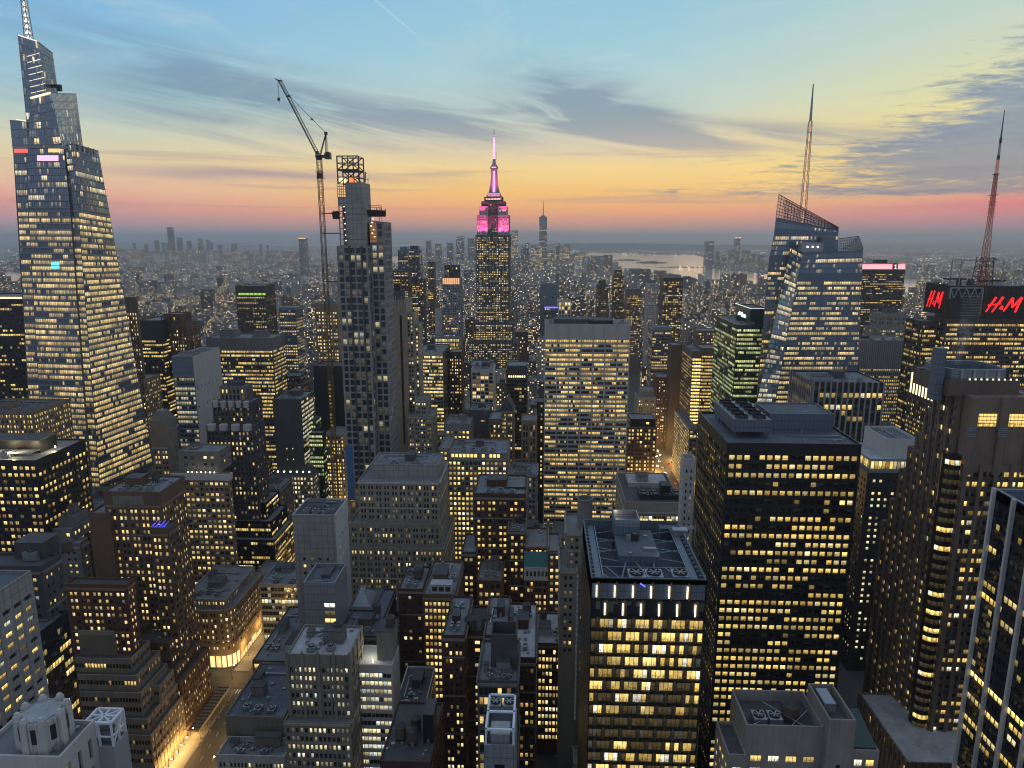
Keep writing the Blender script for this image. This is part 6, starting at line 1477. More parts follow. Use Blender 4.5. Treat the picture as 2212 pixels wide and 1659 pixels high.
# ------------------------------------------------------------------ construction tower with arched windows
def construction():
    B = Bld('construction_tower', 'half built concrete tower with arched windows and an open steel frame on top', 'tower under construction', (-120, 535, 0)); B.yb = 1080
    Y = 520.0; B.zlow = 10
    st = S(5.15, 4.4, .74, .76, .45, .06, gain=.7, glass='stair', wall='conc', pane=1, top=1.2, edge=.8, sill=.9)
    x0, x1 = at(727, 531, Y)[0], at(794, 531, Y)[0]; z1 = at(760, 531, Y)[2]
    x2 = at(829, 479, Y + 8)[0]; z2 = at(812, 479, Y + 8)[2]
    n0 = len(B.wins)
    B.box(x0, x1, Y, Y + 34, 0, z1, dict(st, fin=None), 'd', .5, sidest=st)
    B.box(x1, x2, Y + 8, Y + 34, 0, z2, st, 'd', .5, sidest=S(5.15, 4.4, .5, .7, .4, .05, glass='stair', wall='conc'))
    note(x0, x2, Y, Y + 34); keep(727, 845, 330, 1078, Y)
    # arched heads in the corners of every window
    a = MB(); tr = MB()
    for P_, *_ in B.wins[n0:]:
        keep_ = np.abs(P_[:, 0, 1] - P_[:, 1, 1]) < .01
        for A_, B_, C_, D_ in P_[keep_]:
            w_ = B_[0] - A_[0]; y = A_[1] + .2; h = min(1.5, w_ * .55)
            for sx, xo in ((1, D_[0]), (-1, C_[0])):
                zt = D_[2]
                pts = [(xo + sx * w_ * .34, zt), (xo + sx * w_ * .16, zt - h * .22), (xo + sx * w_ * .05, zt - h * .6), (xo, zt - h)]
                a.quads([((xo, y, zt), (pts[0][0], y, pts[0][1]), (pts[1][0], y, pts[1][1]), (pts[2][0], y, pts[2][1])), ((xo, y, zt), (pts[2][0], y, pts[2][1]), (pts[3][0], y, pts[3][1]), (xo, y, zt))])
            yf = A_[1] - .1 + st['rec'] - .12; e = .22
            for q in (((A_[0] - e, A_[2]), (A_[0], D_[2])), ((B_[0], A_[2]), (B_[0] + e, D_[2])), ((A_[0] - e, D_[2]), (B_[0] + e, D_[2] + .3)), ((A_[0] - e, A_[2] - .3), (B_[0] + e, A_[2]))):
                tr.box(q[0][0], q[1][0], yf - .12, yf + .05, q[0][1], q[1][1], True)
    B.mesh('arch_head', a, C['trav'], kind='stuff'); B.mesh('window_surround', tr, C['trav'], kind='stuff')
    # dark vertical strips between the pairs of bays
    a = MB(); wd = x1 - x0
    for f_ in (.405, .80): a.box(x0 + wd * f_ - .7, x0 + wd * f_ + .7, Y - .3, Y - .003, 0, z1, True)
    B.mesh('dark_pier', a, C['dgrey'], kind='stuff')
    # concrete core above
    xc0, xc1 = at(748.4, 460, Y + 1)[0], at(787, 460, Y + 1)[0]; zc = at(768, 394, Y + 1)[2]
    a = MB(); a.box(xc0, xc1, Y + 1, Y + 22, z1, zc); B.mesh('concrete_core', a, C['conc'])
    a = MB()
    for k in range(9): z = z1 + (k + 1) * (zc - z1) / 10; a.box(xc0 - .02, xc1 + .02, Y + .9, Y + .997, z, z + .14, True)
    B.mesh('pour_joint', a, C['dgrey'], kind='stuff')
    xf = at(731, 460, Y + 1)[0]; zl = at(740, 426, Y + 1)[2]; zl2 = at(740, 445, Y + 1)[2]
    a = MB(); a.box(xf, xc0 - .02, Y + 1.02, Y + 8, zl2, zl); B.mesh('concrete_infill', a, C['conc'])
    # open floors
    WK = plain('work_light', (.8, .75, .6), .4, 0, (1, .8, .5), 5); sl = MB(); co = MB(); inn = MB()
    for k in range(8):
        z = z1 + k * (zl2 - z1) / 7; sl.box(xf, xc0, Y + 1.2, Y + 18, z, z + .5, True)
        for x in (xf + .4, (xf + xc0) / 2, xc0 - .6): co.box(x - .35, x + .35, Y + 1.3, Y + 2, z + .5, z + (zl2 - z1) / 7, True)
        if k < 7:
            q = MB(); jx = random.uniform(-1.4, .8); q.box((xf + xc0) / 2 + .6 + jx, (xf + xc0) / 2 + 1.2 + jx, Y + 3, Y + 3.5, z + (zl2 - z1) / 7 - .6, z + (zl2 - z1) / 7 - .2, True); B.mesh('work_lamp', q, WK)
    inn.box(xf + .2, xc0 - .1, Y + 12, Y + 12.3, z1, zl2, True)
    xr0 = xc1; zz = at(806, 455, Y + 8)[2]
    for k in range(7):
        z = z1 + 2 + k * (z2 - z1 - 2) / 6; sl.box(x1, x1 + (x2 - x1) * .5, Y + 7.4, Y + 20, z, z + .5, True)
        if k < 6:
            q = MB(); jx = random.uniform(-1.2, 1.2); q.box(x1 + 2.2 + jx, x1 + 2.8 + jx, Y + 7.2, Y + 7.7, z + 4.4, z + 4.8, True); B.mesh('work_lamp', q, WK)
    B.mesh('floor_slab', sl, C['conc'], kind='stuff'); B.mesh('column', co, C['conc'], kind='stuff'); B.mesh('back_wall', inn, plain('lit_plywood', (.30, .16, .07), .8))
    q = MB(); q.box(x1 + .3, x1 + (x2 - x1) * .48, Y + 7.9, Y + 7.97, z1 + 2, z2 - .5, True); B.mesh('lit_hoarding', q, plain('lit_hoarding', (.3, .16, .08), .8, 0, (1, .42, .12), .16))
    # dark net catch platforms
    NET = plain('debris_net', (.018, .016, .017), .9)
    for (xa, xb, y, Yn) in ((796, 833, 458, Y + 7), (721, 733, 463, Y + .5)):
        pA, pB = at(xa, y, Yn), at(xb, y, Yn); q = MB()
        for k in range(9):
            x = pA[0] + (pB[0] - pA[0]) * k / 8; h = random.uniform(2.2, 5.4); q.bar((x, Yn - 1.8, pA[2] - 2.6), (x + .4, Yn - 2.2, pA[2] + h * .5), .9, .5)
        q.box(pA[0], pB[0], Yn - 2.4, Yn - .05, pA[2] - 3.4, pA[2] - 1.6, True); q.quads([((pA[0], Yn - 2.5, pA[2] - 2.5), (pB[0], Yn - 2.5, pA[2] - 2.5), (pB[0] + .8, Yn - 3.2, pA[2] + 1.0), (pA[0] - .8, Yn - 3.2, pA[2] + 1.4))]); B.mesh('debris_net', q, NET)
    # scaffold gantry upper right
    q = MB(); pA, pB = at(796, 448, Y + 8), at(824, 445, Y + 8)
    for z in (pA[2], pA[2] + 1.4): q.bar((pA[0], Y + 8, z), (pB[0], Y + 8, z), .28)
    for k in range(10): x = pA[0] + (pB[0] - pA[0]) * k / 9; q.bar((x, Y + 8, pA[2]), (x, Y + 8, pA[2] + 1.4), .12)
    for x in (pB[0], pB[0] - 1.6): q.bar((x, Y + 8, pA[2]), (x, Y + 8, z2), .3)
    B.mesh('scaffold', q, DMET)
    # steel frame on top
    xa, xb = at(728.5, 360, Y + 2)[0], at(775, 360, Y + 2)[0]; zt = at(750, 337, Y + 2)[2]; zb = zc - 1; q = MB()
    ys = (Y + 2, Y + 16); nx = 4
    for y in ys:
        for k in range(nx + 1): x = xa + (xb - xa) * k / nx; q.bar((x, y, zb), (x, y, zt), .8 if k in (0, nx) else .55)
        for k in range(4): z = zb + (zt - zb) * (k + 1) / 4; q.bar((xa, y, z), (xb, y, z), 1.3 if k == 1 else .7)
        for k in range(4):
            z, z_ = zb + (zt - zb) * k / 4, zb + (zt - zb) * (k + 1) / 4; x = xa + (xb - xa) * (k % 2) * .55; q.bar((x, y, z), (x + (xb - xa) * .4, y, z_), .65); q.bar((xb - (x - xa) * .9, y, z), (xb - (x - xa) * .9 - (xb - xa) * .3, y, z_), .6)
    for x in (xa, (xa + xb) / 2, xb):
        for k in range(4): z = zb + (zt - zb) * (k + 1) / 4; q.bar((x, ys[0], z), (x, ys[-1], z), .3)
    B.mesh('steel_frame', q, DMET)
    for x, c, e in ((xa + 3, (1, .85, .4), 1.4), (xa + 10, (1, .25, .06), 1.0)):
        q = MB(); q.box(x - 2.4, x + 2.4, Y + 3, Y + 4, zb + 1.2, zb + 4.4, True); B.mesh('work_light_screen', q, plain('screen_glow_%d' % int(e * 10), (.5, .3, .1), .6, 0, c, e))
    q = MB(); p_ = at(741, 430, Y + .8)                        # lift shaft grid left of the core
    for k in range(5): q.bar((xf + k * 1.5, Y + 1.0, zl), (xf + k * 1.5, Y + 1.0, zb), .3)
    for k in range(6): q.bar((xf, Y + 1.0, zl + k * (zb - zl) / 5), (xc0, Y + 1.0, zl + k * (zb - zl) / 5), .3)
    B.mesh('hoist_frame', q, DMET)
    q = MB(); q.bar(at(787, 384, Y + 4), at(793, 372, Y + 4), .2); q.bar(at(789, 394, Y + 4), at(789, 371, Y + 4), .6); q.bar(at(795, 402, Y + 4), at(795, 384, Y + 4), .3); q.bar(at(780, 386, Y + 4), at(796, 388, Y + 4), .3); B.mesh('guard_rail', q, DMET)
    # blue membrane at the bottom left
    q = MB(); pA, pB = at(735, 1085, Y), at(752, 965, Y); q.box(x0 - .5, x0 + 4.6, Y - .25, Y - .01, at(740, 1080, Y)[2], at(740, 962, Y)[2], True); B.mesh('blue_membrane', q, plain('blue_membrane', (.04, .14, .33), .7))
    B.finish(100)
construction()

def crane():
    Y = 524.0; b = at(731, 1075, Y); p = at(689.5, 345, Y); X = p[0]
    CR = plain('crane_steel', (.05, .035, .02), .6, .3); CRL = plain('crane_paint', (.15, .085, .02), .6, .2)
    t_ = thing('tower_crane', 'tall luffing tower crane with a raised boom beside the construction tower', 'crane', (X, Y, 0))
    a = MB(); lattice(a, (X, Y, 0), (X, Y, p[2]), 3.0, 3.0, 84, .36); a.build('mast', CRL, t_)
    for y, x1 in ((461, 736), (504, 734), (608, 728)):
        q = MB(); c = at(690, y, Y)[2]; e = at(x1, y, Y)[0]; q.bar((X, Y - 1.2, c), (e, Y - .8, c), .7); q.bar((X, Y + 1.2, c), (e, Y + .8, c), .5); q.build('mast_tie', CR, t_)
    q = MB()
    for y in (372, 385): c = at(690, y, Y)[2]; q.box(X - 2.6, X + 2.6, Y - 2.6, Y + 2.6, c, c + .3, True)
    q.box(X - 1.8, X + 1.8, Y - 2, Y + 2, at(690, 384, Y)[2], at(690, 374, Y)[2], True); q.build('climbing_frame', CR, t_)
    z = p[2]
    q = MB(); q.cyl(X, Y, z, z + 1.4, 2.2, 2.4, 12); q.box(X - 2.2, X + 7.2, Y - 1.8, Y + 1.8, z + 1.4, z + 3.2, True); q.build('slewing_deck', CR, t_)
    q = MB(); q.box(X + 4.6, X + 8.4, Y - 2.4, Y + 2.4, z + .4, z + 4.6, True); q.box(X + 5.4, X + 7.8, Y - 2.2, Y + 2.2, z + 4.603, z + 5.2, True); q.build('counterweight', DMET, t_)
    q = MB(); q.box(X - 1.6, X + .8, Y - 3.4, Y - 1.83, z + 2.6, z + 5.6, True); c_ = q.build('cab', plain('cab_grey', (.22, .23, .24), .5), t_)
    q = MB(); q.quads([((X - 1.4, Y - 3.42, z + 3.6), (X + .6, Y - 3.42, z + 3.6), (X + .6, Y - 3.42, z + 5.4), (X - 1.4, Y - 3.42, z + 5.4))]); q.build('cab_glass', GLASS, c_, np.array(t_.location))
    at_ = at(703.5, 290, Y); J0 = np.array((X - 1.4, Y, z + 3.2)); J1 = at(601.5, 174, Y); dj = (J1 - J0) / np.linalg.norm(J1 - J0); upv = np.array((-dj[2], 0, dj[0])) * -1
    q = MB()
    for s_ in (-1.3, 1.3): q.bar((X + .8, Y + s_, z + 3), (at_[0], Y + s_ * .4, at_[2]), .42); q.bar((X + 5.2, Y + s_, z + 3), (at_[0], Y + s_ * .4, at_[2]), .3); 
    for k in range(6): f_ = k / 6; q.bar((X + .8 + (at_[0] - X - .8) * f_, Y - 1.2, z + 3 + (at_[2] - z - 3) * f_), (X + .8 + (at_[0] - X - .8) * (f_ + .16), Y + 1.2, z + 3 + (at_[2] - z - 3) * (f_ + .16)), .22)
    q.box(at_[0] - .8, at_[0] + 1.2, Y - .8, Y + .8, at_[2] - .4, at_[2] + 1.6, True); q.build('a_frame', CR, t_)
    q = MB(); truss(q, J0, J1, upv, (0, 1, 0), 2.0, 2.0, 38, .34)
    jp = J0 + (J1 - J0) * .78; q.bar(jp - (0, 1.2, 0), jp + upv * 2.6, 1.0); q.bar(J1, J1 + upv * 2.2 + dj * -1.5, .8); q.bar(J1, J1 + dj * 2.0 - upv * 1.4, .7); q.build('boom', CR, t_)
    q = MB(); e = J0 + (J1 - J0) * .78 + upv * 2
    for s_ in (-.6, .6): q.bar((at_[0], Y + s_, at_[2] + 1), (e[0], Y + s_, e[2]), .16); q.bar((at_[0] + .6, Y + s_, at_[2]), (X + 6.5, Y + s_, z + 5), .14)
    m_ = np.array(at_) * .62 + e * .38; q.box(m_[0] - .8, m_[0] + .8, Y - .5, Y + .5, m_[2] - .3, m_[2] + .8, True); q.build('pendant_line', CR, t_)
    hx = J1[0] + dj[0] * 1.6; hz = at(602, 212, Y)[2]
    q = MB(); q.bar((hx, Y, J1[2] + 1), (hx, Y, hz), .14); q.bar((hx + .5, Y, J1[2] + 1), (hx + .4, Y, hz), .14); q.build('hoist_rope', CR, t_)
    q = MB(); q.box(hx - .7, hx + .9, Y - .6, Y + .6, hz - 1.6, hz + .2, True); q.bar((hx, Y, hz - 1.6), (hx + .2, Y, hz - 3.2), .5, .25); q.build('hook_block', CR, t_)
    keep(684, 735, 170, 1070, Y)
crane()

# ------------------------------------------------------------------ pink lit skyscraper
def pink():
    B = Bld('art_deco_skyscraper', 'tall stepped art deco skyscraper with pink floodlit top tiers and mast', TW, (-80, 1280, 0)); B.yb = 790
    Y = 1250.0
    st = dict(S(3.9, 2.95, .52, .52, .5, .64, 'rand', glass='resid', wall='dgrey', fin=(2, 1.5, .45), top=3, edge=1.5, gain=1.0), finmat='limed')
    def X(x, y=600): return at(x, y, Y)[0]
    def Zp(y): return at(1065, y, Y)[2]
    tiers = [(1008, 1120, 737, 0, -14, st), (1021, 1109, 697, 737, -6, st), (1028, 1100.5, 507.5, 697, 0, st)]
    zb = 0; B.zlow = 30
    for xl, xr, yt, ybm, dy_, s in tiers:
        z1 = Zp(yt); B.box(X(xl), X(xr), Y + dy_, Y + dy_ + 56, zb, z1, s, 'd', .6); zb = z1 - .6; B.zlow = zb
    # central recessed bay: a darker strip of piers
    PINK = (1.0, .06, .34)
    def glow(name, col, es): 
        m, t, b = newmat(name); uv = t.node('ShaderNodeUVMap'); uv.uv_map = 'uv'; u, v, _ = t.sep(uv.outputs[0])
        b.inputs['Base Color'].default_value = (.26, .23, .24, 1); return m
    m_pinkwall = wallmat('pale_mast_stone', (.36, .34, .34))
    C['deco'] = m_pinkwall
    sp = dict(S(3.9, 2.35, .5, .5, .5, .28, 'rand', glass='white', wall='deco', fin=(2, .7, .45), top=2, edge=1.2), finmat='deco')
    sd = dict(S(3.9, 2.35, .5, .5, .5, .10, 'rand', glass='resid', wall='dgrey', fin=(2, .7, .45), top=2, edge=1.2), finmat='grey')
    t1, t2, t3 = Zp(464), Zp(445), Zp(434)
    dp = 50
    B.zlow = zb
    xa, xb = X(1031), X(1099)
    wl = (xb - xa) * .33
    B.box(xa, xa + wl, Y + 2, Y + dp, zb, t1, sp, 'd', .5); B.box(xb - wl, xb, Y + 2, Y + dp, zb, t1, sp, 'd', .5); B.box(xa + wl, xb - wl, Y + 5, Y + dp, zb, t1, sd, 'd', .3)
    B.zlow = t1 - .5
    xa2, xb2 = X(1036), X(1094); w2 = (xb2 - xa2) * .32
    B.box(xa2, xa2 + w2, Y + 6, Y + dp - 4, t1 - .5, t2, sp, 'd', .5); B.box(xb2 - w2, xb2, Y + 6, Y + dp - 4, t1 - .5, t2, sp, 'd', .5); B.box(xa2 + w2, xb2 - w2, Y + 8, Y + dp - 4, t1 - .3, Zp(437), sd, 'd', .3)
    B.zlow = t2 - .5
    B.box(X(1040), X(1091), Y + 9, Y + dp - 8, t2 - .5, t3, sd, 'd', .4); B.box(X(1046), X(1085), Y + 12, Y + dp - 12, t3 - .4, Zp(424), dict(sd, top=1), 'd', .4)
    # lit gallery ring
    a = MB(); a.box(X(1050), X(1081), Y + 11.6, Y + 11.95, Zp(430.5), Zp(428), True); B.mesh('gallery_light', a, plain('gallery_glow', (.6, .4, .3), .4, 0, (1, .50, .30), 1.3))
    # mast: winged, tapering
    cx, cyy = X(1065.5, 400), Y + 26; z0, z1 = Zp(424), Zp(361)
    a = MB(); n = 10
    for k in range(n):
        f0, f1 = k / n, (k + 1) / n; w0 = 5.2 + 6.8 * (1 - f0) ** 2.6; w1 = 5.2 + 6.8 * (1 - f1) ** 2.6
        for (h0, h1, d0, d1) in ((w0, w1, 4.2, 4.2), (4.2, 4.2, w0, w1)):
            za, zb_ = z0 + (z1 - z0) * f0, z0 + (z1 - z0) * f1
            p = [(cx - h0, cyy - d0, za), (cx + h0, cyy - d0, za), (cx + h0, cyy + d0, za), (cx - h0, cyy + d0, za)]; q = [(cx - h1, cyy - d1, zb_), (cx + h1, cyy - d1, zb_), (cx + h1, cyy + d1, zb_), (cx - h1, cyy + d1, zb_)]
            a.quads([(p[i], p[(i + 1) % 4], q[(i + 1) % 4], q[i]) for i in range(4)])
    a.cyl(cx, cyy, z1, z1 + 3.4, 7.4, 6.6, 16); a.cyl(cx, cyy, z1 + 3.4, z1 + 8, 6.0, 3.4, 16); a.cyl(cx, cyy, z1 + 8, z1 + 14, 3.2, 2.4, 12); a.box(cx - 12.5, cx + 12.5, cyy - 12.5, cyy + 12.5, z0, z0 + 3.4); a.box(cx - 11, cx + 11, cyy - 11, cyy + 11, z0 + 3.4, z0 + 6)
    B.mesh('mooring_mast', a, m_pinkwall)
    PG = plain('pink_glass_light', (.6, .3, .6), .4, 0, (1.0, .42, .92), 1.15); a = MB()
    yF = cyy - 4.2
    for k in range(14):
        f_ = k / 14; za = z0 + 8 + (z1 - z0 - 12) * f_; wd_ = 5.2 + 6.8 * (1 - (f_ + .05)) ** 2.6
        a.box(cx - 1.9, cx + 1.9, cyy - wd_ - .25, cyy - wd_ + 3, za, za + (z1 - z0 - 12) / 14 * .82, True)
    for z in (z0 + 1, z0 + 4.2): a.box(cx - 10.4, cx + 10.4, cyy - 12.7, cyy - 12.503 if z < z0 + 3 else cyy - 11.1, z, z + 1.0, True)
    a.box(cx - 4, cx + 4, cyy - 7.5, cyy - 7.2, z1 + .6, z1 + 2.2, True); B.mesh('mast_light_strip', a, PG, kind='stuff')
    # antenna with lit rings
    zt = Zp(273); zA = z1 + 14; a = MB(); a.bar((cx, cyy, zA), (cx, cyy, zA + (zt - zA) * .30), 4.2, 3.6); a.bar((cx, cyy, zA + (zt - zA) * .30), (cx, cyy, zA + (zt - zA) * .8), 3.2, 1.8); a.bar((cx, cyy, zA + (zt - zA) * .8), (cx, cyy, zt), 1.2, .5); a.bar((cx + 3.2, cyy, zA), (cx + 3.2, cyy, zA + (zt - zA) * .28), 1.0); o = B.mesh('antenna', a, DMET); a = MB()
    for k in range(17): z = zA + (zt - zA) * (.03 + .045 * k); w_ = 2.3 - .085 * k; a.box(cx - w_, cx + w_, cyy - w_, cyy + w_, z, z + 2.1, True)
    B.mesh('antenna_ring_light', a, plain('ring_glow', (.6, .4, .6), .4, 0, (1.0, .52, .85), 1.1), o, 'stuff')
    # floodlights on the setbacks: real lamps washing the upper tiers
    for i, (xf, yf, zf, pw) in enumerate(((X(1038), Y - 8, Zp(509), 1), (X(1050), Y - 8, Zp(509), 1), (X(1080), Y - 8, Zp(509), 1), (X(1092), Y - 8, Zp(509), 1), (X(1042), Y - 5, Zp(465), .8), (X(1089), Y - 5, Zp(465), .8), (X(1058), cyy - 24, z0 + 1, .5), (X(1073), cyy - 24, z0 + 1, .5))):
        l = bpy.data.lights.new('pink_flood', 'SPOT'); l.energy = 85000 * pw; l.color = PINK; l.spot_size = R(74); l.spot_blend = .8; l.shadow_soft_size = 1.0
        lo = bpy.data.objects.new('pink_flood', l); COL.objects.link(lo); lo.location = (xf, yf, zf); lo.rotation_euler = (R(180 - 24), 0, 0)
        a = MB(); a.box(xf - .8, xf + .8, yf - .6, yf + .6, zf - 1.4, zf - .6, True); B.mesh('floodlight', a, DMET)
    note(X(1008), X(1120), Y - 14, Y + 56); keep(1008, 1120, 280, 776, Y - 14)
    B.finish(100)
pink()

# ------------------------------------------------------------------ faceted glass tower with twin slanted crowns
def twist():
    B = Bld('faceted_glass_tower', 'faceted blue glass tower with slanted open crowns and a tall lit lattice spire', TW, (215, 625, 0)); B.yb = 880
    Y = 600.0; Yb = 622.0
    st = dict(S(4.2, 1.65, .94, .60, .12, .66, 'floor', glass='van', wall='bglass', top=1.5, edge=.3, fin=(5, .5, .15)), finmat='bluem')
    dim = S(4.2, 1.65, .94, .72, .12, .10, 'floor', glass='blue', wall='bglass', top=1.5, edge=.3)
    fac = S(4.2, 1.65, .94, .70, .12, .42, 'floor', glass='blue', wall='bglass', top=1.5, edge=.3)
    # right block front: upper plain glass then lit floors
    B.facade(*Q(Y, (1672, 880), (1850, 880), (1862, 602), (1722, 602)), st)
    B.facade(*Q(Y, (1722, 602), (1862, 602), (1864, 540), (1735, 545)), dim)
    # leaning facet
    B.facade(at(1632, 880, Y + 8), at(1672, 880, Y), at(1735, 545, Y), at(1708, 530, Yb), fac)
    # back block
    B.facade(*Q(Yb, (1632, 880), (1720, 880), (1720, 560), (1661, 560)), dict(st, lit=.45)); B.facade(*Q(Yb, (1661, 560), (1810, 560), (1811, 505), (1672, 505)), dict(dim, lit=.22))
    B.facade(*Q(Yb, (1672, 505), (1811, 505), (1811, 497), (1676, 470)), dim)
    # bodies behind
    zz = [at(1735, 545, Y)[2], at(1811, 497, Yb)[2]]
    x0, x1, xl = at(1735, 545, Y)[0], at(1864, 540, Y)[0], at(1672, 480, Yb)[0]
    xb0, xb1 = at(1672, 880, Y)[0], at(1850, 880, Y)[0]; z0 = at(1672, 880, Y)[2]
    B.quadwall((xb1, Y, z0), (xb1, Y + 50, z0), (x1, Y + 50, zz[0]), (x1, Y, zz[0]), 'bglass'); B.get('roof', 'RFb').quads([((x0, Y, zz[0] - .3), (x1, Y, zz[0] - .3), (x1, Y + 50, zz[0] - .3), (xl, Y + 50, zz[0] - .3))])
    B.quadwall((xb0 - 20, Y + 10, 0), (xb1, Y + 1, 0), (xb1, Y, z0), (xb0 - 16, Y + 8, z0), 'bglass'); B.quadwall((xb1, Y, 0), (xb1, Y + 50, 0), (xb1, Y + 50, z0), (xb1, Y, z0), 'bglass')
    p, q = at(1632, 880, Yb), at(1676, 470, Yb); r_ = at(1811, 497, Yb)
    k_ = 16
    B.quadwall((p[0] + k_, Yb + 40, 0), (p[0], Yb, 0), (p[0], Yb, p[2]), (p[0] + k_, Yb + 40, p[2]), 'bglass'); B.quadwall((p[0] + k_, Yb + 40, p[2]), p, q, (q[0] + k_, Yb + 40, q[2]), 'bglass')
    B.quadwall((r_[0], Yb, z0), (r_[0], Yb + 40, z0), (r_[0], Yb + 40, r_[2]), r_, 'bglass'); B.quadwall((r_[0], Yb + 40, z0), (p[0] + k_, Yb + 40, z0), (q[0] + k_, Yb + 40, q[2]), (r_[0], Yb + 40, r_[2]), 'bglass')
    B.get('roof', 'RFb').quads([(q, r_, (r_[0], Yb + 40, r_[2]), (q[0] + k_, Yb + 40, q[2]))])
    # open crown grids
    def crown(c, nu, nv, th, glassm):
        c = [np.array(v) for v in c]; f_ = lambda a, b: (c[0] * (1 - a) + c[1] * a) * (1 - b) + (c[3] * (1 - a) + c[2] * a) * b; m_ = MB()
        for i in range(nu + 1): m_.bar(f_(i / nu, 0), f_(i / nu, 1), th)
        for j in range(nv + 1): m_.bar(f_(0, j / nv), f_(1, j / nv), th * (1.6 if j == nv else 1))
        B.mesh('crown_frame', m_, DMET); g = MB(); g.quads([[v + np.array((0, .25, 0)) for v in c]]); B.mesh('crown_glass', g, glassm)
    CG = plain('crown_glass', (.30, .36, .42), .15, 0, alpha=.30)
    crown(Q(Yb, (1676, 470), (1811, 497), (1811, 491), (1682.5, 420)), 22, 7, .32, CG)
    crown(Q(Yb + 39, (1692, 478), (1811, 502), (1811, 493), (1696, 432)), 16, 5, .3, CG)
    crown(Q(Y + 40, (1812, 543), (1864, 540), (1855, 510), (1812, 516)), 10, 5, .3, CG)
    crown([at(1864, 540, Y), at(1864, 540, Y) + np.array((0, 40, 0)), at(1855, 510, Y + 40), at(1864, 536, Y)], 8, 4, .3, CG)
    # roof plant on the lower block
    a = MB(); c0, c1 = at(1731, 536, Y + 6), at(1778, 536, Y + 6); a.box(c0[0], c1[0], Y + 6, Y + 14, zz[0] - .3, at(1750, 524, Y + 6)[2]); B.mesh('roof_plant', a, C['steel'])
    a = MB(); c0, c1 = at(1775, 536, Y + 14.5), at(1803, 536, Y + 14.5); a.box(c0[0], c1[0], Y + 14.5, Y + 20, zz[0] - .3, at(1790, 511, Y + 14.5)[2]); B.mesh('roof_plant', a, C['bluem'])
    for k, x in enumerate((1745, 1756, 1767)):
        c = at(x, 533, Y + 5.6); a = MB(); a.box(c[0] - .6, c[0] + .6, Y + 5.5, Y + 5.95, c[2] - .4, c[2] + .4, True); B.mesh('roof_lamp', a, LAMP)
    # spire
    s0, s1 = at(1735.5, 450, Yb + 18), at(1755, 181, Yb + 18); X = (s0[0] + s1[0]) / 2
    zt = s1[2]; zb = r_[2] - 4; zm = at(1748, 262, Yb + 18)[2]
    a = MB(); lattice(a, (s0[0], Yb + 18, zb), (s0[0], Yb + 18, zm), 4.8, 2.4, 14, .34); a.bar((s0[0], Yb + 18, zm), (s0[0], Yb + 18, zt), 1.8, .7); o = B.mesh('spire', a, C['steel']); a = MB()
    for k in range(11):
        f_ = k / 11; w_ = (4.8 - 2.4 * f_) * .5 * .62; z = zb + 6 + (zm - zb - 6) * f_; h = (zm - zb) / 11
        a.quads([((s0[0] - w_, Yb + 18, z), (s0[0] + w_, Yb + 18, z), (s0[0] + w_ * .3, Yb + 18, z + h * .75), (s0[0] - w_ * .9, Yb + 18, z + h * .75))])
    B.mesh('spire_light', a, plain('spire_orange', (.5, .3, .15), .4, 0, (1, .48, .20), .85), o, 'stuff')
    note(p[0], xb1, Y, Y + 62); keep(1632, 1865, 400, 878, Y)
    B.finish(100)
twist()

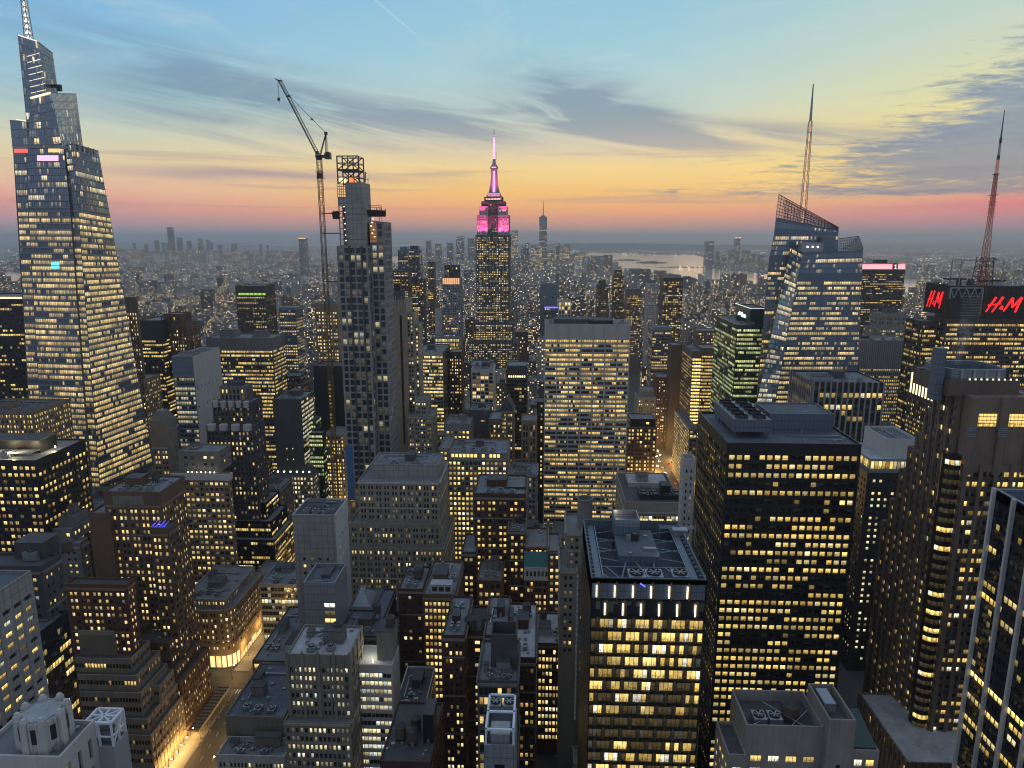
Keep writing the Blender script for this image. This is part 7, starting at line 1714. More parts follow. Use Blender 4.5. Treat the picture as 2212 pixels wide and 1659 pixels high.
# ------------------------------------------------------------------ tower with the red lettering and the red mast
def letters():
    B = Bld('office_tower', 'dark tower with big red lettering on a black roof frame and a red lattice mast', TW, (400, 660, 0)); B.yb = 900
    Y = 640.0; B.zlow = 80
    st = dict(S(4.1, 1.7, .95, .55, .3, .6, 'floor', glass='soft', wall='grand', span='grand', top=3, fin=(7, .8, .5)), finmat='dgrey')
    x0, x1 = at(2044, 690, Y)[0], at(2250, 690, Y)[0]; z1 = at(2110, 690, Y)[2]; d = depth_to(x0, Y, z1, 2004)
    B.box(x0, x1, Y, Y + d, 0, z1, st, 'd', .5)
    xl = at(1990, 700, Y + 14)[0]; B.box(xl, x0, Y + 12, Y + d + 10, 0, at(2004, 694, Y + 12)[2], dict(st, lit=.45), 'd', .5)
    # dark frame box around the roof with lettering
    zf = at(2110, 614, Y)[2]; X0, X1 = at(2009, 640, Y + 18)[0], at(2206, 640, Y)[0]
    core = MB(); core.box(x0 + 4, x1 - 6, Y + 4, Y + d - 4, z1 - .5, zf - 3); B.mesh('roof_core', core, C['blackm'])
    dr = MB(); cc = at(2096, 660, Y + 6); dr.cyl(cc[0], Y + 16, z1, at(2096, 633, Y)[2], 15, 15, 24); B.mesh('round_drum', dr, C['dgrey']); a = MB()
    for k in range(9): z = z1 + 3 + k * 2.4; a.cyl(cc[0], Y + 16, z, z + .35, 15.2, 15.2, 24, cap=False)
    B.mesh('drum_band', a, C['steel'], kind='stuff'); a = MB()
    for k in range(4): a.box(cc[0] + 9, cc[0] + 13, Y + 1.2, Y + 6, z1 + 4 + k * 4.2, z1 + 5.6 + k * 4.2, True)
    B.mesh('drum_window', a, plain('drum_glow', (.6, .5, .3), .4, 0, (1, .8, .4), .9), kind='stuff')
    def frame(c0, c1, za, zb, n, m_):
        c0, c1 = np.array(c0, float), np.array(c1, float); q = MB()
        for i in range(n + 1): p = c0 + (c1 - c0) * i / n; q.bar((*p, za), (*p, zb), .5)
        for j in range(m_ + 1): z = za + (zb - za) * j / m_; q.bar((*c0, z), (*c1, z), .45)
        for i in range(n):
            p, r_ = c0 + (c1 - c0) * i / n, c0 + (c1 - c0) * (i + 1) / n; q.bar((*p, za), (*r_, zb), .25)
        B.mesh('sign_frame', q, DMET)
    fx0, fx1 = at(2124, 650, Y)[0], at(2203, 650, Y)[0]; za, zb_ = at(2160, 682, Y)[2], at(2160, 620, Y)[2]
    frame((fx0, Y - .8), (fx1, Y - .8), za, zb_, 8, 6); bk = MB(); bk.box(fx0, fx1, Y - .2, Y + .8, za, zb_, True); B.mesh('sign_backing', bk, C['blackm'])
    ys0, ys1 = Y + 3, Y + 26; frame((X0, ys1), (x0 - 1.2, ys0), za + 1, zb_ + 3, 5, 6); bk = MB()
    bk.quads([((X0, ys1 + .8, za + 1), (x0 - 1.2, ys0 + .8, za + 1), (x0 - 1.2, ys0 + .8, zb_ + 2), (X0, ys1 + .8, zb_ + 2))]); B.mesh('sign_backing', bk, C['blackm'])
    frame((fx1 + 1, Y + 4), (fx1 + 34, Y + 4), za - 4, zb_ + 1, 7, 6)
    # slanted brush-like letters
    RED = plain('red_letter', (.6, .02, .02), .4, 0, (1, .015, .02), 1.3)
    def word(o, ux, H, wd):
        o = np.array(o, float); ux = np.array(ux, float); HS = min(H, wd * .42)
        def s_(x0, y0, x1, y1, w0, w1):
            a = MB(); a.bar(o + ux * x0 * wd + np.array((0, 0, y0 * H)), o + ux * x1 * wd + np.array((0, 0, y1 * H)), w0 * HS, w1 * HS); return a
        def letter(strokes):
            m_ = MB()
            for k in strokes: m_.P += s_(*k).P; 
            m_.uv = [np.tile(np.array(((0, 0), (1, 0), (1, 1), (0, 1)), float), (len(p), 1, 1)) for p in m_.P]; m_.rn = [np.zeros((len(p), 2)) for p in m_.P]
            B.mesh('red_letter', m_, RED)
        letter([(.0, .02, .24, .98, .07, .11), (.17, .0, .44, 1.0, .07, .12), (.04, .46, .40, .56, .09, .07)])
        letter([(.40, .22, .46, .40, .045, .05), (.46, .40, .41, .42, .045, .04), (.41, .42, .47, .19, .04, .05), (.47, .19, .39, .20, .05, .04), (.39, .20, .38, .28, .04, .04), (.38, .28, .49, .36, .04, .03)])
        letter([(.50, .06, .72, .95, .07, .12), (.72, .95, .73, .30, .11, .08), (.73, .30, .97, .98, .08, .12), (.97, .98, .83, .0, .12, .09)])
    word((at(2127, 674, Y)[0], Y - 1.6, at(2127, 674, Y)[2]), (1, 0, 0), (at(2127, 640, Y)[2] - at(2127, 673, Y)[2]) * 1.0, at(2203, 650, Y)[0] - at(2127, 650, Y)[0])
    v_ = np.array((x0 - 1.2 - X0, ys0 - ys1, 0)); L_ = np.linalg.norm(v_); v_ = v_ / L_
    word((X0 + v_[0] * L_ * .12 - .4, ys1 + v_[1] * L_ * .12 - .9, za + 5.5), v_, (zb_ - za) * .60, L_ * .74)
    # roof trusses, gantry, dishes and mast
    q = MB(); pA, pB = at(2054, 622, Y - .5), at(2124, 622, Y - .5); zl = at(2090, 644, Y)[2]
    q.bar(pA, pB, .9)
    for k in range(5):
        f0, f1 = k / 4, min(1, (k + .5) / 4)
        if k < 4: t0 = pA + (pB - pA) * f0; b0 = pA + (pB - pA) * (f0 + .125); t1 = pA + (pB - pA) * (f0 + .25); q.bar(t0, (b0[0], Y - .5, zl), .6); q.bar((b0[0], Y - .5, zl), t1, .6)
    for e in (pA, pB): q.bar(e, (e[0], Y - .5, at(2090, 646, Y)[2]), .9)
    B.mesh('roof_truss', q, C['steel'])
    dk = MB(); dk.box(x0 + 2, x1 - 4, Y + 2, Y + d - 2, zf - 3, zf - 1.6, True); B.mesh('roof_deck', dk, DMET)
    mx = at(2121, 610, Y + 18)[0]; my = Y + 18
    gx0, gx1 = at(2071, 600, my - 6)[0], at(2163, 600, my - 6)[0]; gz = at(2110, 562, my - 6)[2]; q = MB()
    for y in (my - 7, my + 7):
        for x in (gx0, gx1): q.bar((x, y, zf - 2), (x, y, gz), .8)
        q.bar((gx0, y, gz), (gx1, y, gz), .7); q.bar((gx0, y, gz), (gx0 + 12, y, zf), .3); q.bar((gx1, y, gz), (gx1 - 12, y, zf), .3)
    for x in (gx0, gx1): q.bar((x, my - 7, gz), (x, my + 7, gz), .6)
    B.mesh('gantry', q, C['steel'])
    zt = at(2165, 237, my)[2]; Zm = lambda y: at(2140, y, my)[2]
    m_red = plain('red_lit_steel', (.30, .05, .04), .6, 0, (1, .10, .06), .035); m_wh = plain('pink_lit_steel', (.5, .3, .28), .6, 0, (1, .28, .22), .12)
    q = MB(); lattice(q, (mx, my, zf - 3), (mx, my, Zm(555)), 12, 9, 6, .5); q2 = MB(); lattice(q2, (mx, my, zf - 3), (mx, my, Zm(510)), 5.6, 3.6, 12, .40); o = B.mesh('mast_base', q, DMET); lattice(q2, (mx, my, Zm(510)), (mx, my, Zm(440)), 3.4, 2.3, 10, .40); B.mesh('mast', q2, m_red)
    q = MB(); lattice(q, (mx, my, Zm(440)), (mx, my, Zm(375)), 2.6, 2.0, 10, .5); B.mesh('mast_section', q, m_red); q = MB(); q.bar((mx, my, Zm(375)), (mx, my, Zm(345)), 2.2, 1.8); B.mesh('mast_section', q, m_wh)
    q = MB(); q.bar((mx, my, Zm(345)), (mx, my, Zm(336)), 1.7); q.bar((mx, my, Zm(310)), (mx, my, Zm(298)), 1.5); q.bar((mx, my, Zm(298)), (mx, my, zt), .9, .35); B.mesh('mast_tip', q, DMET); q = MB(); q.bar((mx, my, Zm(336)), (mx, my, Zm(310)), 1.5, 1.3); B.mesh('mast_section', q, plain('grey_pink_steel', (.42, .34, .34), .6))
    for y, w_ in ((377, 4.5), (422, 5.5), (469, 4.5)): q = MB(); q.box(mx - w_ / 2, mx + w_ / 2, my - w_ / 2, my + w_ / 2, Zm(y), Zm(y) + .4, True); B.mesh('mast_platform', q, DMET)
    q = MB()
    for k in range(10): z = Zm(462 - k * 3); q.bar((mx - 3.4, my, z), (mx + 3.4, my, z), .35); q.bar((mx, my - 3.4, z), (mx, my + 3.4, z), .3)
    B.mesh('antenna_array', q, m_red, kind='stuff')
    for dx_, y in ((-5, 560), (5, 560), (0, 562)): 
        q = MB(); z = Zm(y)
        for k in range(10):
            an, bn = 2 * pi * k / 10, 2 * pi * (k + 1) / 10; q.quads([((mx + dx_, my - 5.2, z), (mx + dx_ + 1.5 * cos(an), my - 5.8, z + 1.5 * sin(an)), (mx + dx_ + 1.5 * cos(bn), my - 5.8, z + 1.5 * sin(bn)), (mx + dx_, my - 5.2, z))])
        B.mesh('dish', q, C['grey'])
    q = MB(); q.box(gx0 - 8, gx0 + 8, my - 4, my + 4, zf + 3, zf + 4.4, True); q.cyl(gx0 + 4, my, zf - 1.6, zf + 3, 2.2); q.cyl(gx0 + 13, my - 2, zf - 1.6, zf + 4, 3.4, 2.2); q.box(mx - 2, gx1 + 6, my - 4, my + 4, zf + 1.6, zf + 3, True); B.mesh('roof_crane', q, DMET)
    note(xl, x1, Y, Y + d + 10); keep(1990, 2212, 237, 905, Y)
    B.finish(100)
letters()

# ------------------------------------------------------------------ foreground tower with the lamp lit chevron facade
def chevron():
    B = Bld('chevron_tower', 'dark bronze tower with staggered chevron piers, vertical white lamps and a sunken blue roof', TW, (50, 215, 0)); B.yb = 1670
    Y = 190.0; p0, p1 = at(1277, 1249, Y), at(1527, 1254, Y); x0, x1, z1 = p0[0], p1[0], (p0[2] + p1[2]) / 2; d = depth_to(x0, Y, z1, 1259)
    note(x0, x1, Y, Y + d); keep(1250, 1530, 1125, 1659, Y)
    bronze = wallmat('dark_bronze', (.030, .026, .022), .35, metal=.4, spec=.5); C['bronze'] = bronze
    C['bronzel'] = wallmat('bronze_fin', (.15, .12, .08), .4, metal=.4)
    nb = 6; bw = (x1 - x0) / (nb + .35); fh = 4.05
    wall = B.get('wall', 'bronze'); fins = MB(); lamps = []
    rows = 34; topband = 1.0
    zlow = at(1400, 1700, Y)[2]
    for r_ in range(rows):
        H_ = 5.6 if r_ < 2 else fh; zt = z1 - topband - (r_ * 5.6 if r_ < 2 else 11.2 + (r_ - 2) * fh); zb = zt - H_
        if zb < zlow: break
        off = .42 if r_ % 2 == 0 else -.10
        wall.quads([((x0, Y, zt - .5), (x1, Y, zt - .5), (x1, Y, zt), (x0, Y, zt)), ((x0, Y, zb), (x1, Y, zb), (x1, Y, zb + .38), (x0, Y, zb + .38))])
        edges = [x0] + [x0 + (k + off) * bw for k in range(0, nb + 2) if x0 + .8 < x0 + (k + off) * bw < x1 - .8] + [x1]
        floorlit = rng.random() < .92
        for k, (a_, b_) in enumerate(zip(edges, edges[1:])):
            pl, pr = a_ + (.6 if k else .3), b_ - (.6 if k < len(edges) - 2 else .3)
            wall.quads([((a_, Y, zb + .38), (pl, Y, zb + .38), (pl, Y, zt - .5), (a_, Y, zt - .5)), ((pr, Y, zb + .38), (b_, Y, zb + .38), (b_, Y, zt - .5), (pr, Y, zt - .5))])
            dark = r_ < 2; n = max(1, int(round((pr - pl) / 1.5)))
            on = (not dark) and floorlit and rng.random() < .82; sd = rng.random(); br = rng.uniform(.25, 1.05)
            # the glass leans: top edge set further back
            for i in range(n):
                u0, u1 = pl + (pr - pl) * i / n, pl + (pr - pl) * (i + 1) / n
                on_i = on and rng.random() < .88
                B.wins.append((np.array([[(u0, Y + .55, zb + .38), (u1, Y + .55, zb + .38), (u1, Y + .15, zt - .5), (u0, Y + .15, zt - .5)]]), np.array([[(0, 0), (1, 0), (1, 1), (0, 1)]], float), np.array([[br * rng.uniform(.8, 1.1) if on_i else (0.04 if not dark else 0), (sd + rng.uniform(0, .05)) % 1]]), 'office'))
            wall.quads([((pl, Y, zb + .38), (pr, Y, zb + .38), (pr, Y + .55, zb + .38), (pl, Y + .55, zb + .38)), ((pl, Y, zb + .38), (pl, Y + .55, zb + .38), (pl, Y + .15, zt - .5), (pl, Y, zt - .5)), ((pr, Y + .55, zb + .38), (pr, Y, zb + .38), (pr, Y, zt - .5), (pr, Y + .15, zt - .5)), ((pl, Y, zt - .5), (pr, Y, zt - .5), (pr, Y + .15, zt - .5), (pl, Y + .15, zt - .5))])
        for k, e in enumerate(edges[1:-1]):
            # chevron pier: a pointed vertical prism
            m_, h = .6, .66
            q = [(e - h, Y - .02, zb + .9), (e, Y - m_, zb + 1.3), (e + h, Y - .02, zb + .9)]; t_ = [(e - h, Y - .02, zt - .9), (e, Y - m_, zt - 1.3), (e + h, Y - .02, zt - .9)]
            fins.quads([(q[0], q[1], t_[1], t_[0]), (q[1], q[2], t_[2], t_[1]), (t_[0], t_[1], (e, Y - .02, zt + .2), (e, Y - .02, zt + .2)), (t_[1], t_[2], (e, Y - .02, zt + .2), (e, Y - .02, zt + .2)), (q[0], (e, Y - .02, zb - .2), q[1], q[1]), (q[1], (e, Y - .02, zb - .2), q[2], q[2])])
            if r_ < 2: lamps.append((e - h * .75, zb + 1.0, zt - .9))
    B.mesh('chevron_pier', fins, C['bronzel'], kind='stuff')
    wall.quads([((x0, Y, 0), (x1, Y, 0), (x1, Y, zb + .6), (x0, Y, zb + .6))])
    wall.quads([((x0, Y, z1 - topband), (x1, Y, z1 - topband), (x1, Y, z1), (x0, Y, z1))])
    LW = plain('white_tube', (.9, .88, .8), .4, 0, (1, .90, .70), 1.7)
    for x, za, zb_ in lamps:
        a = MB(); a.box(x - .28, x + .10, Y - .62, Y - .3, za, zb_, True); B.mesh('tube_lamp', a, LW)
    B.zlow = at(1277, 1700, Y)[2]
    B.facade((x0, Y + d, 0), (x0, Y, 0), (x0, Y, z1), (x0, Y + d, z1), S(5.15, 2.6, .34, .5, .3, .16, glass='office', wall='bronze', top=8))
    B.facade((x1, Y, 0), (x1, Y + d, 0), (x1, Y + d, z1), (x1, Y, z1), S(5.15, 2.6, .5, .5, .3, .5, glass='office', wall='bronze', top=8)); B.quadwall((x1, Y + d, 0), (x0, Y + d, 0), (x0, Y + d, z1), (x1, Y + d, z1), 'bronze')
    # sunken roof
    zr = z1 - 6.5; B.get('roof', 'RFb').quads([((x0, Y, zr), (x1, Y, zr), (x1, Y + d, zr), (x0, Y + d, zr))])
    pm = B.get('parapet', 'bluem')
    for (xa, xb, ya, yb_) in ((x0, x1, Y, Y + .5), (x0, x1, Y + d - .5, Y + d), (x0, x0 + .5, Y + .5, Y + d - .5), (x1 - .5, x1, Y + .5, Y + d - .5)):
        pm.box(xa, xb, ya, yb_, zr, z1 + .25)
    # parapet rail of small brackets and inner walkway
    a = MB()
    for k in range(15):
        y = Y + 1 + k * (d - 2) / 14
        for x, s_ in ((x0 + .5, 1), (x1 - .5, -1)): a.box(min(x, x + s_ * .9), max(x, x + s_ * .9), y, y + .3, z1 - 1.1, z1 - .5, True)
    B.mesh('parapet_bracket', a, MET, kind='stuff')
    for x, s_ in ((x0 + 1.5, 1), (x1 - 1.5, -1)):
        a = MB(); a.box(min(x, x + s_ * 1.9), max(x, x + s_ * 1.9), Y + .8, Y + d - 1, z1 - 1.8, z1 - 1.4, True); B.mesh('walkway', a, C['bluem'])
        a = MB(); a.bar((x + s_ * 2.3, Y + 2, z1 - 1.2), (x + s_ * 2.3, Y + d - 2, z1 - 1.2), .25); B.mesh('walkway_rail', a, MET)
    def R2(px, py, zz): q = atZ(px, py, zz); return q[0], q[1]
    # penthouse: low block with a taller block behind
    ax, ay = R2(1338, 1203, z1 - .6); bx, by = R2(1425, 1205, z1 - .6); _, cy_ = R2(1332, 1160, z1 - .6)
    o = B.bulk(ax, bx, ay, cy_ + 5, zr, z1 - .6 - zr, 'bluem', 'penthouse', 'b'); 
    hx0, hx1 = ax, ax + (bx - ax) * .66; a = MB(); a.box(hx0, hx1, cy_, cy_ + 9, zr, z1 + 3.2); B.mesh('lift_house', a, C['bluem']); a = MB()
    for (xa, xb, ya, yb_) in ((hx0, hx1, cy_, cy_ + .3), (hx0, hx1, cy_ + 8.7, cy_ + 9), (hx0, hx0 + .3, cy_ + .3, cy_ + 8.7), (hx1 - .3, hx1, cy_ + .3, cy_ + 8.7)): a.box(xa, xb, ya, yb_, z1 + 3.2, z1 + 5.4)
    B.mesh('lift_house_parapet', a, C['steel'])
    l = bpy.data.lights.new('roof_light', 'POINT'); l.energy = 160; l.color = (1, .72, .5); l.shadow_soft_size = .3; lo = bpy.data.objects.new('roof_light', l); COL.objects.link(lo); lo.location = (hx0 + 1.2, cy_ + 6, z1 + 4.4)
    B.ac(ax + (bx - ax) * .5, cy_ - 2.6, z1 - .3, 2.4, 2.4, 1.5, 1, DMET); a = MB(); a.box(ax + 8, ax + 12, ay + 4, ay + 5.4, z1 - .3, z1 + .5); a.box(ax + 3, ax + 4, ay + 1, ay + 2, z1 - .3, z1 + .3); a.box(ax + 3.4, ax + 4.8, cy_ - 4, cy_ - 3.2, z1 - .3, z1 + 1.8); a.box(bx - 3, bx - 1.8, cy_ - 1, cy_, z1 - .3, z1 + .4); B.mesh('roof_vent', a, MET, kind='stuff')
    # steel dunnage beams
    a = MB(); yF = ay - 4.2
    for z in (z1 - 2.0,):
        a.bar((x0 + 3.6, yF, z), (x1 - 3.6, yF, z), .4)
        for fx, tx in ((.16, .30), (.36, .26), (.44, .55), (.62, .55), (.70, .82), (.06, .2), (.9, .74)): a.bar((x0 + (x1 - x0) * fx, ay if fx > .3 and fx < .7 else yF, z), (x0 + (x1 - x0) * tx, Y + 1, z), .45)
        for k in range(6):
            y = ay + 2 + k * (d - (ay - Y) - 5) / 6; a.bar((x0 + 3.6, y, z), (ax, y + 2.4 * (1 if k % 2 else -1), z), .38); a.bar((bx, y, z), (x1 - 3.6, y + 2.6 * (1 if k % 2 else -1), z), .38)
        for y in (ay + 8, ay + 16): a.bar((x0 + 3.6, y, z - .5), (ax, y, z - .5), .5); a.bar((bx, y, z - .5), (x1 - 3.6, y, z - .5), .5)
    B.mesh('roof_beam', a, C['bluem'], kind='stuff')
    for px in (1376, 1414, 1471):
        fx, fy = R2(px, 1241, z1 - 1.2); B.ac(fx, fy + 1.2, z1 - 4.2, 5.0, 5.4, 2.6, 1, C['steel'])
    q = MB(); bxx = R2(1432, 1160, z1)[0]; q.box(bxx + 4, bxx + 9, Y + d - 9, Y + d - 6, z1 - 2, z1 + .6, True); B.mesh('air_unit', q, C['steel']); q = MB()
    for k in range(5): q.bar((bxx, Y + d - 6 + .6 * k, z1), (bxx + 12, Y + d - 6 + .6 * k, z1), .15)
    for k in (0, 6, 12): q.bar((bxx + k, Y + d - 6, zr), (bxx + k, Y + d - 6, z1 + 1.4), .25)
    B.mesh('pipe_rack', q, MET, kind='stuff'); q = MB(); q.bar((at(1383, 1254, Y)[0], Y - .3, z1 - 1.2), (at(1394, 1260, Y)[0], Y - .3, z1 - 2.2), .3); B.mesh('violet_light', q, plain('violet_glow', (.1, .1, .5), .5, 0, (.16, .14, 1), 1.6))
    B.finish(100)
chevron()
# ------------------------------------------------------------------ terraced office building along the avenue
def terraced():
    B = Bld('terraced_building', 'brown terraced office building stepping up to a ribbed roof box beside the lit avenue', OB, (-215, 280, 0)); B.yb = 1670
    rib = wallmat('ribbed_concrete', (.28, .235, .18)); C['ribbed'] = rib
    X = -187.0
    st = S(5.0, 1.55, .90, .50, .5, .10, 'floor', glass='soft', wall='ribbed', top=1.7, edge=.3, fin=(1, .14, .12))
    sd = S(5.0, 1.55, .90, .50, .5, .30, 'floor', glass='soft', wall='ribbed', top=1.7, edge=.3, fin=(2, .3, .3))
    p5 = atX(325, 1589, X); Y5 = p5[1]
    # corner pixel of each terrace (front right), its setback from the one below, far end pixel of the avenue side, lit share
    lv = [((325, 1589), 0.0, None, .12, .32), ((317.8, 1554), 2.2, None, .06, .10), ((303, 1497), 6.0, 387, .16, .16), ((294, 1460), 9.0, 354, .45, .30), ((282, 1423.6), 12.5, 322, .50, .45)]
    z0 = 0.0; Yend = 325.0; prev = None; tops = []
    xl = X - 64
    for k, ((cx, cy), set_, xs, lf, ls) in enumerate(lv):
        Y = Y5 + set_; p = at(cx, cy, Y); x1 = p[0] if k else X; z1 = p[2]
        yb_ = Yend if xs is None else min(325.0, Y + depth_to(x1, Y, z1, xs))
        B.zlow = max(z0, at(cx, 1690, Y)[2], 5)
        B.box(xl + k * .8, x1, Y, yb_, z0, z1, st, 'd', 1.1, frontst=dict(st, lit=lf), sidest=dict(sd, lit=ls))
        # front step on the left third, one terrace lower
        if k >= 2: B.zlow = z0; B.box(xl + k * .8 + .5, xl + (x1 - xl) * .42, Y - 2.2, Y - .01, z0, z1 - 2.2, dict(st, lit=lf), 'd', .9)
        tops.append((xl + k * .8, x1, Y, yb_, z1)); z0 = z1 - 1.1; note(xl, x1, Y, yb_)
    # jog on the avenue side: a lower bay half way along
    t1 = tops[1]; ym = (t1[2] + t1[3]) / 2 + 4
    B.zlow = t1[4] - 1.0; q = tops[2]
    jx = q[1] + (X - q[1]) * .55; B.box(q[1] + .02, jx, q[2] + 10, 324.5, t1[4] - 1.1, q[4] - 3, dict(sd, lit=.5), 'd', 1.0)
    # ribbed roof box
    q = tops[-1]; Y = q[2] + 5; a, b_ = at(170, 1372, Y), at(247, 1372, Y); d = depth_to(b_[0], Y, b_[2], 290)
    bx = Bld.get(B, 'roof_box', 'ribbed'); bx.box(a[0], b_[0], Y, Y + d, q[4] - 1.1, b_[2]); n = 46; rb = MB()
    for k in range(n): x = a[0] + (b_[0] - a[0]) * k / n; rb.box(x, x + (b_[0] - a[0]) / n * .5, Y - .25, Y - .003, q[4] - 1.1, b_[2], True)
    for k in range(30): y = Y + d * k / 30; rb.box(b_[0] + .003, b_[0] + .25, y, y + d / 60, q[4] - 1.1, b_[2], True)
    B.mesh('roof_box_rib', rb, rib, kind='stuff'); well = MB()
    for (xa, xb, ya, yb_) in ((a[0], b_[0], Y, Y + .5), (a[0], b_[0], Y + d - .5, Y + d), (a[0], a[0] + .5, Y + .5, Y + d - .5), (b_[0] - .5, b_[0], Y + .5, Y + d - .5)): well.box(xa, xb, ya, yb_, b_[2] + .003, b_[2] + 2.2)
    B.mesh('roof_box_parapet', well, rib); B.ac(a[0] + 6, Y + 5, b_[2], 5, 5, 1.4, 1, DMET); B.ac(b_[0] - 5, Y + 9, b_[2], 4, 8, 1.6, 2, DMET); B.duct((b_[0] - 9, Y + 4, b_[2] + .8), (b_[0] - 3, Y + 4, b_[2] + .8), 1.2)
    keep(155, 410, 1335, 1659, Y5)
    B.finish(100)
terraced()

# curved corner building on the far side of the cross street
def curved():
    B = Bld('corner_building', 'beige corner building with a rounded front and a glowing shopfront at the lit avenue', OB, (-215, 400, 0)); B.yb = 1500
    C['corner'] = wallmat('corner_stone', (.26, .20, .135), course=1.0)
    st = S(3.7, 2.7, .46, .58, .4, .58, glass='resid', wall='corner', top=1.6, edge=.4)
    X = -187.0; Y = 386.0; r = 8.0; p = at(430, 1318, Y); z1 = p[2]; xl = at(376, 1318, Y)[0]
    Yb = Y + 52
    B.zlow = 9.5
    pts = [(X - r + r * sin(a), Y + r - r * cos(a)) for a in np.linspace(0, pi / 2, 5)]
    chain = [(xl, Y)] + pts + [(X, Yb)]
    for a_, b_ in zip(chain, chain[1:]): B.facade((*a_, 0), (*b_, 0), (*b_, z1), (*a_, z1), st)
    B.quadwall((X, Yb, 0), (xl, Yb, 0), (xl, Yb, z1), (X, Yb, z1), 'corner'); B.quadwall((xl, Yb, 0), (xl, Y, 0), (xl, Y, z1), (xl, Yb, z1), 'corner')
    B.get('roof', 'RFr').quads([((xl, Y, z1 - .8), (X - r, Y, z1 - .8), (X - r, Yb, z1 - .8), (xl, Yb, z1 - .8))] + [((X - r, Y + r, z1 - .8), (*a_, z1 - .8), (*b_, z1 - .8), (X - r, Y + r, z1 - .8)) for a_, b_ in zip(pts, pts[1:])] + [((X - r, Y + r, z1 - .8), (X, Y + r, z1 - .8), (X, Yb, z1 - .8), (X - r, Yb, z1 - .8))])
    # attic storey set back, cornices, shopfront
    at_ = dict(st, top=1.0, lit=.8, wall='lime', bw=2.2); B.zlow = z1; ax = X - 4
    B.box(xl + 3, ax, Y + 4, Yb - 3, z1 - .8, z1 + 5.2, at_, 'r', .8)
    for zc, e, h in ((z1 - .6, 1.1, .9), (z1 - 9, .7, .6), (16.5, .6, .6)):
        q = MB()
        for a_, b_ in zip(chain, chain[1:]):
            n = np.array((b_[1] - a_[1], -(b_[0] - a_[0]))); n = n / np.linalg.norm(n) * e
            A0, B0 = np.array(a_), np.array(b_); q.quads([((*(A0 + n), zc), (*(B0 + n), zc), (*(B0 + n), zc + h), (*(A0 + n), zc + h)), ((*(A0 + n), zc + h), (*(B0 + n), zc + h), (*B0, zc + h), (*A0, zc + h)), ((*A0, zc), (*B0, zc), (*(B0 + n), zc), (*(A0 + n), zc))])
        B.mesh('cornice', q, C['corner'])
    rf_ = random.Random(3)
    SHs = [plain('shop_glow_%d' % k, (.5, .4, .25), .4, 0, (1, .70, .30), e) for k, e in enumerate((1.2, .55, .18, .8))]
    for k, (a_, b_) in enumerate(zip(chain, chain[1:])):
        A0, B0 = np.array(a_), np.array(b_); L = np.linalg.norm(B0 - A0); n = np.array((b_[1] - a_[1], -(b_[0] - a_[0]))) / L; m_ = max(1, int(L / 3.4))
        for i in range(m_):
            u0, u1 = (i + .12) / m_, (i + .88) / m_; P_, Q_ = A0 + (B0 - A0) * u0 + n * .12, A0 + (B0 - A0) * u1 + n * .12; q = MB(); h_ = 8.4 if k < 5 else rf_.uniform(3, 5.5); q.quads([((*P_, .8), (*Q_, .8), (*Q_, h_), (*P_, h_))]); B.mesh('shop_window', q, SHs[0 if k in (1, 2, 3, 4) else rf_.randrange(4)])
    for (lx, ly) in ((X + 2.0, Y - 1), (X - 8, Y - 3.5), (X + 2.6, Y + 12), (X + 2.6, Y + 28)):
        l = bpy.data.lights.new('shop_light', 'POINT'); l.energy = 600; l.color = (1, .68, .3); l.shadow_soft_size = 1.0; lo = bpy.data.objects.new('shop_light', l); COL.objects.link(lo); lo.location = (lx, ly, 4.5)
    B.clutter(xl + 5, ax - 2, Y + 6, Yb - 5, z1 + 4.4, 'grey', False, 3); note(xl, X, Y, Yb); keep(380, 523, 1273, 1500, Y)
    B.finish(100)
curved()
B = Bld('brick_building', 'dim brown building continuing the lit avenue behind the curved corner building', OB, (-192, 450, 0)); B.yb = 1400; B.zlow = 8; h_ = atX(592, 1232, -187)[2]
B.box(-199, -187, 439, 472, 0, h_, S(3.8, 2.7, .5, .58, .4, .6, glass='resid', wall='tan', top=2), 'r', 1.0); note(-199, -187, 439, 472); keep(505, 600, 1230, 1400, 439); B.finish(60)

